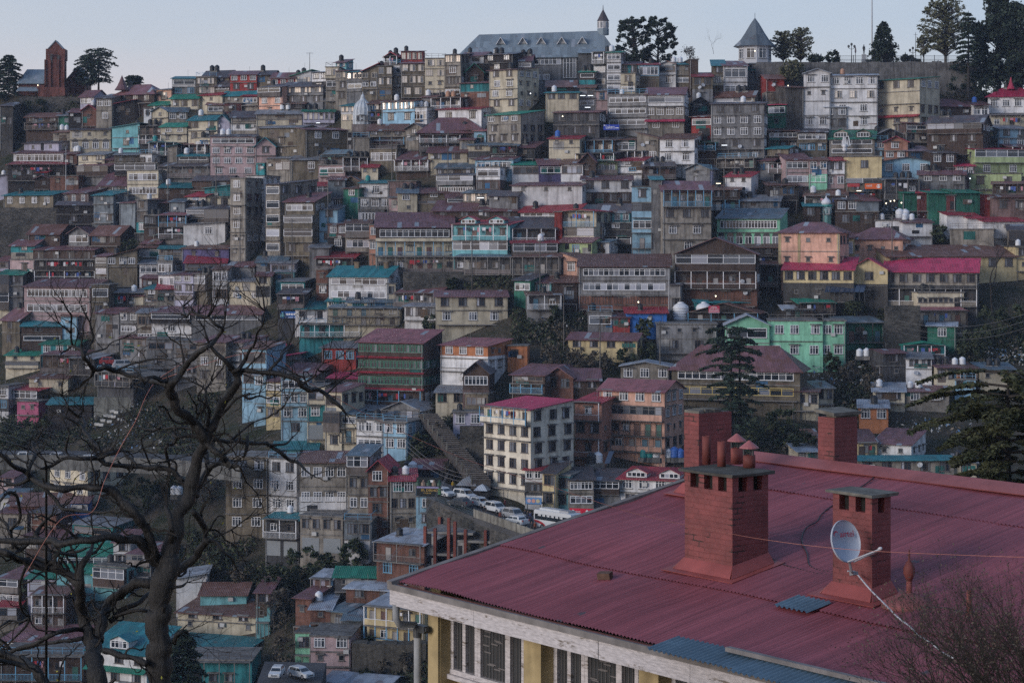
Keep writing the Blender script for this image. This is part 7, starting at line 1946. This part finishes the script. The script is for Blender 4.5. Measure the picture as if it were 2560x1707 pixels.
q0 = (NEAR_M @ on_plane_y(2143, 1433, on_roof(2180, 1504).y-.1)).y
cable([T33(730, 540), T33(800, 545), T33(830, 580), T33(940, 710), T33(1080, 850), T33(1200, 970), T33(1300, 1045), T33(1370, 1120), T33(1500, 1200), T33(1600, 1285), T33(1710, 1340)], .012, whitec, 'white cable sagging from the dish down across the red roof', 'cable', False, [q0-.1, q0-.05, q0-.02, q0-.6, q0-1.6, q0-2.4, q0-3.0, q0-3.6, q0-4.2, q0-4.8, q0-5.2])
pinkc = plain('orange pink cord', (.42, .16, .12), .5)
T21p = lambda x, y: (640+x/3.672, 854+y/3.672)
cable([(390, 952), T21p(0, 100), T21p(500, 385), T21p(1000, 660), T21p(1500, 900), T21p(2000, 1105), (1280+300/3.672, 854+1310/3.672), (1280+1090/3.672, 1280), (1280+1720/3.672, 1280+140/3.672), (1920, 1280+255/3.672), T33(800, 345), T33(2030, 402), (2600, 1392)], .003, pinkc, 'thin orange-pink cord strung from the bare tree over the red roof', 'cord', False, [22.5, 22.5, 22.8, 23.2, 23.6, 24, 24.4, 24.8, 25, 25, 24.5, 24, 23.5])
cable([(60, 1440), (150, 1300), (230, 1279), (262, 1200), (300, 1120), (340, 1050), (365, 990), (392, 951), (445, 915), (484, 888)], .003, pinkc, 'thin orange-pink cord slanting down through the bare tree branches', 'cord', False, [21.5, 21.6, 21.7, 21.8, 22, 22, 22.2, 22.5, 22.6, 22.7])
# ---------------------------------------------------------------- the bare tree
YT = 22.5
barkm, t_, b_ = nodes('rough dark bark'); L_ = t_.links.new; geo_ = N(t_, 'NewGeometry'); tcb = N(t_, 'TexCoord'); mp_ = N(t_, 'Mapping'); mp_.inputs['Scale'].default_value = (30, 30, 4); L_(geo_.outputs['Position'], mp_.inputs['Vector'])
n1_ = N(t_, 'TexNoise', Scale=1.0, Detail=8.0, Roughness=.7); L_(mp_.outputs[0], n1_.inputs['Vector']); r1_ = ramp(t_, .36, .66, (.002, .0018, .0018, 1), (.02, .018, .0175, 1)); L_(n1_.outputs['Fac'], r1_.inputs['Fac']); L_(r1_.outputs[0], b_.inputs['Base Color']); b_.inputs['Roughness'].default_value = .6
bp_ = N(t_, 'Bump', Strength=1.0, Distance=.03); L_(n1_.outputs['Fac'], bp_.inputs['Height']); L_(bp_.outputs[0], b_.inputs['Normal'])
LIMBS = [
 [(148,330,13.5),(147,300,13),(146,270,12.3),(147,245,12),(149,222,11.5),(152,203,10.5),(157,185,9),(163,165,8),(171,145,7.2),(177,125,6.6),(182,105,6.2),(188,90,5.6),(196,75,4.8),(203,60,4.3),(212,47,4.1),(218,39,3.8),(219,32,3.4),(214,26,3),(206,18,2.2),(199,11,2),(194,4,1.6),(190,-3,1.1),(188,-12,.6)],
 [(214,27,2.8),(219,25,2.4),(226,16,1.8),(229,8,1.5),(233,2,1.3),(236,-6,1),(241,-18,.8),(243,-28,.5)],
 [(219,31,2.8),(223,26,2.6),(230,26,2.5),(240,28,2.6),(255,30,2.6),(272,34,2.6),(277,40,2.6),(283,43,2.4),(290,44,2.3),(299,48,2.3),(306,53,2.2),(312,59,1.8),(317,65,1)],
 [(277,40,1.2),(288,32,.9),(291,26,.7),(296,20,.5)],[(300,48,1.2),(308,40,1.1),(316,34,.9),(322,30,.5)],
 [(246,28,1.6),(252,20,1.4),(258,13,1.4),(259,9,1.3),(265,4,1.2),(268,-6,.9)],
 [(188,92,5.2),(184,82,5),(178,74,4.9),(170,68,4.8),(163,60,4.5),(158,50,4.3),(156,44,4.2),(160,36,3.5),(166,28,3.2),(172,21,3.1),(178,15,3),(185,8,2.9),(192,3,2.4),(200,-4,2),(205,-12,1.6),(196,-16,1.5),(190,-22,1.3),(182,-26,1.4),(176,-28,1.3),(171,-24,.9),(168,-32,.7)],
 [(156,44,3.4),(150,39,3.1),(144,37,2.8),(130,34,2.6),(117,30,2.4),(106,27,2.3),(98,24,2.4),(92,26,2.4),(86,24,2.4),(81,18,2.2),(78,13,2.1),(76,8,1.9),(70,5,1.6),(66,3,1.4),(62,8,1),(57,10,.8)],
 [(78,12,1.5),(83,3,1.2),(85,-4,1.1),(82,-18,.9)],[(86,25,1.3),(84,30,1),(82,33,.8)],[(79,12,1),(90,9,.9),(98,6,.8),(101,2,.7),(106,-1,.5)],
 [(67,3,1.1),(65,-4,1),(65,-20,1.1),(63,-28,1),(59,-35,.7)],[(65,-8,1),(60,-12,1),(55,-16,.6)],
 [(108,26,1.2),(120,21,1.1),(132,18,1.1),(145,16,1),(155,16,.9),(163,19,.6)],
 [(192,90,2.2),(191,78,1.8),(192,65,1.6),(189,55,1.4),(188,45,1.4),(183,40,1),(177,37,.7)],[(188,46,1),(191,40,.9),(194,35,.6)],
 [(196,76,1.6),(203,68,1.4),(210,60,1.3),(216,54,1.2),(223,50,1.3),(229,48,1)],[(223,50,1.2),(230,52,1.1),(238,50,1),(246,52,.8),(252,50,.6)],
 [(188,91,2.3),(182,82,1.8),(172,80,1.6),(160,79,1.5),(150,80,1.2),(140,81,1.2),(130,79,1),(125,76,.6)],
 [(147,79,1.1),(140,83,1.1),(134,85,1),(130,89,1),(131,96,1),(134,104,.9),(137,112,.7)],[(131,96,.8),(127,101,.7),(121,103,.5)],
 [(182,87,2),(172,87,1.9),(162,87,1.7),(158,84,1.2)],[(162,87,1.5),(159,93,1.5),(153,96,1.5),(151,99,1.4),(154,108,1.4),(156,116,1.2)],
 [(192,90,2.4),(200,90,2),(212,91,1.9),(225,92,1.9),(237,93,2),(245,94,1.9),(250,98,1.9),(258,102,1.9),(266,108,1.8),(273,111,1.6),(279,117,1.2),(286,122,.5)],
 [(212,90,1.2),(220,83,1.1),(228,78,1),(235,74,.9),(244,70,.9),(252,66,.9),(258,62,1),(261,58,.9),(263,53,.6)],[(244,96,1.5),(252,95,1.3),(262,93,1),(268,87,.6)],[(228,86,1.6),(228,96,1.6),(225,105,1.2)],
 [(188,92,3.6),(191,96,3.2),(198,100,3),(204,105,2.8),(209,111,2.6),(213,114,2.2)],
 [(172,150,3.4),(180,138,3.4),(186,126,3.2),(190,118,3),(197,113,2.7),(205,112,2.4),(213,114,2.2),(220,115,1.2),(223,121,.9),(226,128,.8),(232,134,.7),(236,140,.5)],
 [(190,120,2.6),(189,108,2.5),(187,97,2.6),(184,88,2.6)],
 [(182,142,3.4),(176,136,3.2),(170,129,3),(164,123,2.9),(158,118,2.8),(145,116,2.6),(130,115,2.5),(115,114,2.4),(103,113,2.4),(96,112,2.3),(94,108,2.2),(93,101,2),(90,95,1.9),(84,90,1.9),(79,84,1.8),(75,78,1.6),(68,73,1.3),(60,69,1.1),(52,67,.7)],
 [(77,80,1.6),(77,74,1.5),(75,70,1.4),(70,67,1.3),(64,63,1.4),(62,59,1.2),(60,54,.9),(58,50,.5)],[(72,68,.9),(76,65,.9),(76,62,.6)],
 [(96,112,2),(88,107,2.1),(78,107,2),(65,107,1.9),(55,109,1.9),(48,113,1.8),(42,116,1.7),(36,116,1.3),(28,111,1.1),(18,108,.9),(8,107,.8)],[(43,114,1.2),(41,108,1.1),(36,103,1.1),(30,96,1.2),(33,90,1),(38,84,.8),(39,80,.5)],[(65,107,1.2),(61,103,1.1),(61,95,1.1),(63,86,.9),(63,83,.6)],
 [(88,108,1.9),(98,105,1.9),(107,101,1.9),(113,99,1.7),(116,105,1.9),(121,108,1.8),(125,112,1.1)],
 [(155,218,6.2),(146,203,6),(138,192,5.4),(130,184,4.8),(118,181,4.2),(100,180,3.8),(80,182,3.5),(60,184,3.3),(40,183,3.2),(20,184,3),(-6,183,2.6)],
 [(146,204,4.4),(140,188,5),(133,172,4.8),(127,160,4.6),(120,151,4.5),(110,143,4.2),(100,136,4),(90,134,3.6),(78,134,3.4),(62,135,3.4),(48,134,3.3),(36,130,3.2),(27,124,3),(20,119,2.6),(12,114,2.4),(5,107,2.1),(-4,100,1.8)],
 [(28,128,2.2),(26,118,1.9),(30,107,1.8),(32,103,1.4)],[(26,128,1.8),(14,131,1.6),(2,128,1.4),(-5,127,1.2)],[(40,133,1.7),(52,147,1.8),(55,152,1.6),(62,154,1.4),(80,156,1.3),(102,156,1.1)],
 [(88,330,9.5),(90,305,9.3),(88,288,8.4),(84,274,7.2),(78,262,6),(75,248,5.4),(73,234,5),(74,222,4.6),(75,210,3.9),(77,200,3.2),(81,196,2.6),(84,190,2),(85,180,1.4),(85,174,.8)],
 [(74,222,4.6),(67,216,4.4),(58,212,4.3),(45,208,4.1),(30,204,3.9),(15,199,3.6),(4,194,3.3),(-6,190,3)],[(62,214,2.6),(52,206,2.6),(44,202,2.4),(37,200,2.2),(30,198,2)],
 [(45,207,2.6),(46,195,2.6),(42,186,2.4),(37,181,2.3),(33,178,2.2),(37,170,1.9),(42,164,1.6),(48,159,.9)],[(33,178,2),(27,184,1.9),(20,190,1.8),(14,194,1.6)],[(18,190,1.6),(12,184,1.5),(9,176,1.4),(6,168,1.3),(2,164,1)],[(12,190,1.5),(10,175,1.4),(17,163,1.4),(19,156,1.3),(17,146,1.6),(14,140,1.5),(6,139,1.4),(0,146,1.1)],
 [(27,200,1.5),(22,212,1.5),(18,222,1.6),(18,235,1.5),(22,248,1.5),(27,252,1.4),(23,262,1.2),(14,270,1),(8,278,.8)],[(27,252,1.1),(18,257,1.2),(8,256,1.1),(0,262,.8)],[(20,222,1),(28,220,1),(36,213,1),(42,217,.8)],
 [(81,196,1.6),(88,192,1.4),(94,186,1.2),(99,180,1),(103,176,.5)],[(70,195,1.6),(60,194,1.5),(50,194,1.4)],[(79,189,1.3),(72,192,1.4),(64,194,1.5)],
 [(90,275,5.6),(92,262,5.3),(95,250,5.1),(101,239,5),(110,230,4.9),(122,223,4.6),(138,219,4.4),(153,214,4.3),(168,206,4.1),(179,197,3.9),(185,189,3.6),(190,183,3)],[(190,183,2.3),(197,184,1.8),(205,192,1.5),(212,198,1.2),(217,208,.7)],[(186,188,2.2),(188,172,2.8),(183,164,3.2),(177,156,3)],[(190,184,1.4),(200,178,1),(212,172,.8),(225,164,.6)],
 [(101,255,2.8),(110,248,2.7),(122,241,2.6),(132,236,2.2),(138,232,1.6)],[(105,251,2),(118,248,1.9),(130,247,1.8),(138,249,1.6)],
 [(96,283,3.2),(108,287,3),(120,289,2.9),(128,292,3),(135,296,3.4)],
 [(76,264,2.6),(66,264,2.4),(56,265,2.3),(44,270,2.2),(32,276,2.2),(18,282,2),(4,286,1.8),(-5,288,1.6)],[(77,272,1.9),(62,274,1.9),(46,277,1.8),(30,279,1.7),(16,282,1.4)],[(10,282,1.3),(3,275,1.2),(-4,270,1)],
 [(58,335,5.4),(48,320,5),(38,308,4.6),(28,298,4.2),(18,291,3.8),(8,288,3.4),(-6,286,3)],[(35,304,2.6),(20,297,2.4),(6,294,2.2),(-6,292,2)],[(52,320,1.2),(56,302,1.1),(60,290,.9),(63,288,.5)],
 [(158,186,3),(158,174,3),(155,163,2.6),(152,150,2)],[(150,232,2),(160,225,1.5),(168,224,1.2),(172,221,.7)],[(160,276,2.2),(163,268,2),(168,266,1.4)],
]
T20p = lambda x, y: (x*10/3.672, 854+y*10/3.672)
def bare_tree():
    r = random.Random(41); u, v = T20p(148, 330); base = P(u, v, YT); base.z = -11.4; root = empty('bare_tree', Vector((base.x, YT, -8.0))); tag(root, 'gnarled leafless tree with twisting dark limbs in the left foreground', 'tree', None); O = root.location
    seen = {}; tw = MB(); nb = 0
    trunk_b = MB()
    for li, lm in enumerate(LIMBS):
        w = MB(); pts = []; rad = []; ph = r.uniform(0, 9)
        amp = .45 if li not in (0,) else .15
        for i, (x, y, q) in enumerate(lm):
            # limbs swing towards and away from the camera; points shared with a parent limb take its depth
            key = min(seen, key=lambda k2: (k2[0]-x)**2+(k2[1]-y)**2) if seen else None
            if i == 0 and key and (key[0]-x)**2+(key[1]-y)**2 < 300: y0 = seen[key]
            elif i == 0: y0 = YT + (0 if li == 0 else -.3)
            else: y0 = lastY + amp*noise.noise((ph, i*.45, li*1.7))
            lastY = y0; seen[(x, y)] = y0
            u, v = T20p(x, y); pts.append(P(u, v, y0)-O); rad.append(q*10/3.672*y0/F*(.86 if q > 6 else .95))
        # smooth and roughen
        sp, sr = [], []
        for i in range(len(pts)-1):
            p0, p1, p2, p3 = pts[max(0, i-1)], pts[i], pts[i+1], pts[min(len(pts)-1, i+2)]
            for s in range(5):
                t = s/5; sp.append(.5*((2*p1)+(p2-p0)*t+(2*p0-5*p1+4*p2-p3)*t*t+(3*p1-p0-3*p2+p3)*t**3)); sr.append(lerp(rad[i], rad[i+1], t))
        sp.append(pts[-1]); sr.append(rad[-1])
        sr = [q*(1+.24*noise.noise(p*7)+.2*noise.noise(p*19)) for p, q in zip(sp, sr)]; sp = [p + Vector((noise.noise(p*5+Vector((3,0,0))), 0, noise.noise(p*5+Vector((0,7,0)))))*(q*.6+.012) for p, q in zip(sp, sr)]
        if li in (0, 34): sp = [sp[0]+Vector((0, 0, -4))] + sp; sr = [sr[0]*1.25] + sr
        w.tube(sp, sr, 12 if max(sr) > .05 else 8); w.build('trunk' if li in (0, 34) else 'limb', barkm, root, True)
        # knobs and twigs
        for i in range(2, len(sp)-1):
            pr = .007 if max(sr) > .05 else .035
            if sp[i].z + O.z < -3.4 and r.random() < .6: continue
            if sr[i] > .012 and r.random() < .12:
                d = (sp[i+1]-sp[i-1]).normalized(); nd = (rv(r)*.9 + d*.5 + Vector((0, 0, .3))).normalized(); Ls = sr[i]*r.uniform(1.3, 2.6)+.02; tw.tube([sp[i], sp[i]+nd*Ls*.6, sp[i]+nd*Ls+rv(r)*.02], [sr[i]*.5, sr[i]*.3, sr[i]*.16], 5)
            if r.random() < pr*2.0:
                d = (sp[i]-sp[i-1]).normalized(); nd = (d*.5 + rv(r)*.9 + Vector((0, 0, .35))).normalized(); nd.y *= .7; Lq = r.uniform(.18, .55)*(1 if sr[i] < .05 else .8); tips = []
                grow(tw, sp[i], nd, Lq, min(.008, sr[i]*.3), r.choice((1, 2, 2, 3)), r, tips, .85, 4, (1, 3), .15)
        # crooked side branches, some broken off short
        if li > 0:
            for q in range(2, len(sp)-2, 3):
                if r.random() < .24:
                    d = (sp[q+1]-sp[q-1]).normalized(); nd = (d*.45 + rv(r)*.85 + Vector((0, 0, .3))).normalized(); nd.y *= .5
                    grow(tw, sp[q], nd, r.uniform(.22, .6), min(.02, sr[q]*.5), r.choice((0, 1, 1, 2)), r, [], .95, 7, (1, 2), .12, .6)
        if min(sr[-3:]) < .03:
            for q in range(3):
                d = (sp[-1]-sp[-3]).normalized(); tips = []; grow(tw, sp[-1], (d+rv(r)*.5).normalized(), r.uniform(.15, .4), .007, r.choice((2, 3)), r, tips, .8, 4, (1, 3), .1)
    # the fine crown at the top and the dense twiggy knot at the right
    for cx, cy, n, sx, sy in ((180, -20, 12, 22, 22), (205, -40, 10, 14, 26), (222, -30, 8, 14, 26), (200, 185, 9, 22, 14), (190, 40, 3, 22, 20), (240, 40, 3, 16, 20), (300, 25, 4, 16, 14)):
        for _ in range(n):
            x, y = r.gauss(cx, sx*.5), r.gauss(cy, sy*.5); key = min(seen, key=lambda k2: (k2[0]-x)**2+(k2[1]-y)**2)
            u, v = T20p(*key); a = P(u, v, seen[key])-O; u, v = T20p(x, y); c = P(u, v, seen[key]+r.uniform(-.3, .3))-O
            d = (c-a)
            if d.length < .05: continue
            tips = []; grow(tw, a, d.normalized(), min(.8, d.length), .008, 2, r, tips, .8, 5, (1, 3), .1)
    tw.build('twigs', worn('twig bark', (.018, .016, .015), .5, 5.0), root)
    c = MB()
    for _ in range(60):
        x, y = r.choice(list(seen)); u, v = T20p(x, y); leaf(c, P(u, v, seen[(x, y)])-O+rv(r)*.25, .02, r)
    c.build('bud', plain('yellow bud', (.3, .28, .03), .7), root)
bare_tree()
# ---------------------------------------------------------------- bare bush at the lower right, close to the camera
def near_bush(p, n, label, seed, L, dirx, mat, lev=5, r0=.02):
    r = random.Random(seed); root = empty('bare_bush', p); tag(root, label, 'bush'); b = MB(); tips = []
    for _ in range(n): grow(b, Vector((r.uniform(-.7, .7), r.uniform(-.6, .6), -.3)), Vector((r.uniform(-1.1, .3)+dirx, r.uniform(-.4, .4), r.uniform(.35, 1.2))).normalized(), L*r.uniform(.7, 1.1), r0*r.uniform(.6, 1), lev, r, tips, .55, 4, (2, 3), .12)
    b.build('stems', mat, root); c = MB()
    for t, _ in tips:
        if r.random() < .35: leaf(c, t, .012, r)
    if c.v: c.build('dry_leaves', lmat('dry'), root)
twm = worn('near twig', (.035, .03, .027), .5, 6.0)
near_bush(P(2665, 1800, 15), 60, 'dense leafless bush at the lower right corner, nearer the camera', 61, .52, -.25, twm, 5, .013)
near_bush(P(2640, 1640, 17), 40, 'leafless bush at the right edge above the corner bush', 62, .44, -.3, twm, 5, .012)
# ---------------------------------------------------------------- wires over the valley
def wire(a, c, sag, label, r_=.03, mat=None):
    pts = [a.lerp(c, t/16) + Vector((0, 0, -sag*4*(t/16)*(1-t/16))) for t in range(17)]; b = MB(); b.tube([p-a for p in pts], r_, 4); o = b.build('wire', mat or plain('old wire', (.16, .15, .15), .6)); o.location = a; tag(o, label, 'wire', 'overhead wires')
for i in range(4): wire(P(-40, 1040+i*14, 300), P(760, 1000+i*26, 330), 5, ('topmost', 'second from top', 'third from top', 'lowest')[i] + ' of four thin wires crossing the scrub left of the stairway', .035)
for i in range(3): wire(P(1010, 1095+i*12, 330), P(1170, 1185+i*10, 318), 1.2, ('upper', 'middle', 'lower')[i] + ' thin wire running down to the foot of the long stairway', .03)
for i in range(2): wire(P(1120, 1180+i*6, 315), P(945, 1418+i*8, 285), 1.5, ('upper', 'lower')[i] + ' thin wire slanting over the junk-roofed brick shed', .03)
for i in range(3): wire(P(2240, 800+i*14, 330), P(2600, 770+i*18, 330), 2, ('upper', 'middle', 'lower')[i] + ' thin wire above the scrub at the right edge', .03)
for i, (u, v, du, h_) in enumerate(((820, 560, 150, 9), (1180, 700, 170, 9), (600, 640, 130, 9), (1650, 520, 160, 9), (2060, 640, 170, 9), (420, 470, 120, 9), (980, 420, 140, 9), (1500, 900, 150, 8))):
    a, c = P(u, v, depth(u, v)-7), P(u+du, v+12, depth(u+du, v+12)-7)
    for q, p in enumerate((a, c)):
        root = empty('utility_pole', p); tag(root, None, 'utility pole'); b = MB(); b.tube([(0, 0, -4), (0, 0, h_)], [.13, .1], 7); b.build('pole', worn('pole wood', (.16, .15, .14)), root); b = MB(); b.box(-.8, .8, -.05, .05, h_-.6, h_-.48); b.build('crossarm', iron, root)
        PENDING.append((root, 'wooden utility pole', 'utility pole', 'utility poles among the houses', u+q*du, v-40))
    for k in (-.7, .7):
        w = bpy.data.objects; pts = [a.lerp(c, t/12) + Vector((k, 0, h_-.5 - 1.2*4*(t/12)*(1-t/12))) for t in range(13)]; b = MB(); b.tube([p-a for p in pts], .025, 4); o = b.build('wire', plain('dark wire', (.02, .02, .022), .6)); o.location = a
        PENDING.append((o, 'dark sagging wire', 'wire', 'wires between the utility poles', u+du/2, v-40))
# ---------------------------------------------------------------- labels for the houses and repeats
def nearest(u, v, skip=None, n=3):
    c = sorted(((lu-u)**2 + ((lv-v)*1.25)**2, s, lu, lv) for s, lu, lv, o in LANDMARKS if o is not skip); return c[:n]
def rel(u, v, l):
    _, s, lu, lv = l; du, dv = u-lu, v-lv
    if abs(du) > abs(dv)*1.25: return ('left of' if du < 0 else 'right of') + ' the ' + s
    return ('above' if dv < 0 else 'below') + ' the ' + s
FEAT = dict(a='white-framed windows', b='dark windows', c='strip windows', d='open galleries', e='glazed verandas', f='small windows', g='green windows', u='blue windows', l='glowing windows', r='arched windows', x='a blank front', o='shutters', y='yellow windows')
SHAPE = dict(g='', s='slanting ', f='gabled ', h='hipped ', l='tilted ', r='tilted ', p='')
todo = []
for h in HOUSES:
    if h.wing or 'label' in h.root: continue
    sz = 'narrow ' if h.w_px < 36 else 'wide ' if h.w_px > 100 else ''
    nn = NUM.get(h.n, 'tall') + '-storey '
    kind = 'house' if h.n > 1 else 'cottage' if h.wc not in ('br', 'db', 'ti', 'dg', 'st', 'mw') else 'shed'
    if h.n == 1: h.root.name = kind; h.root['category'] = kind; h.root['group'] = {'cottage': 'small single-floor houses on the hillside', 'shed': 'dark sheds among the houses', 'house': 'houses stacked up the hillside'}[kind]; nn = ''
    roof = (SHAPE[h.rk] + RN[h.rc] + ' roof') if h.rc else 'flat roof'
    code = max(set(c for c, _ in h.st), key=lambda c: ([q for q, _ in h.st].count(c), c))
    wall = WN[h.wc]
    base = f"{sz}{wall} {nn}{kind} with {roof}"; ft = FEAT[code]
    todo.append((h.root, [f"{base}", f"{base} and {ft}"], h.u, h.v))
used = {}
for o in COL.objects:
    if 'label' in o: used[o['label']] = o
def words(s): return len(s.replace('-', ' ').split()) if False else len(s.split())
groups = {}
for o, bases, u, v in todo: 
    ls = nearest(u, v); placed = False
    for base in (bases[1], bases[0]):
        for l in ls:
            lab = f"{base}, {rel(u, v, l)}"
            if words(lab) <= 16 and lab not in used: used[lab] = o; o['label'] = lab; placed = True; break
        if placed: break
    if not placed: groups.setdefault(bases[0], []).append((o, u, v))
ORD = ['leftmost', 'second from left', 'third from left', 'fourth from left', 'fifth from left', 'sixth from left', 'seventh from left', 'eighth from left']
for base, L in groups.items():
    for o, u, v in L:
        l = nearest(u, v, None, 9)
        for q in l:
            lab = f"{base}, {rel(u, v, q)}"
            if words(lab) <= 16 and lab not in used: used[lab] = o; o['label'] = lab; break
        else: o['label'] = f"{base} at the {'left' if u < 1280 else 'right'}"
rp = {}
for o, txt, cat, grp, u, v in PENDING: rp.setdefault((txt, cat, grp), []).append((o, u, v))
for (txt, cat, grp), L in rp.items():
    by = {}
    for o, u, v in L: by.setdefault(rel(u, v, nearest(u, v, None, 1)[0]), []).append((u, v, o))
    for rl, M_ in by.items():
        M_.sort(key=lambda t: t[0]); n = len(M_)
        for i, (u, v, o) in enumerate(M_):
            pre = '' if n == 1 else ('left ' if i == 0 else 'right ') if n == 2 else ORD[min(i, 7)] + ' '
            if n > 2 and i == n-1: pre = 'rightmost '
            o['label'] = f"{pre}{txt} {rl}"; o['category'] = cat; o['group'] = grp
print('THINGS', len([o for o in COL.objects if o.parent is None]), 'OBJECTS', len(COL.objects), 'HOUSES', len([h for h in HOUSES if not h.wing]))
# ---------------------------------------------------------------- evening haze
HAZE = 0.0001
if HAZE:
    zs = [-160, 95]; b = MB(); b.box(-1400, 1400, -62, 760, -430, 130); hm = bpy.data.materials.new('evening haze'); hm.use_nodes = True; t = hm.node_tree; t.nodes.clear()
    out = t.nodes.new('ShaderNodeOutputMaterial'); pv = t.nodes.new('ShaderNodeVolumePrincipled'); pv.inputs['Color'].default_value = (.62, .76, 1, 1); pv.inputs['Density'].default_value = HAZE; pv.inputs['Anisotropy'].default_value = .1
    t.links.new(pv.outputs[0], out.inputs['Volume']); o = b.build('haze', hm); o['kind'] = 'stuff'; o['label'] = 'thin blue evening haze over the valley'
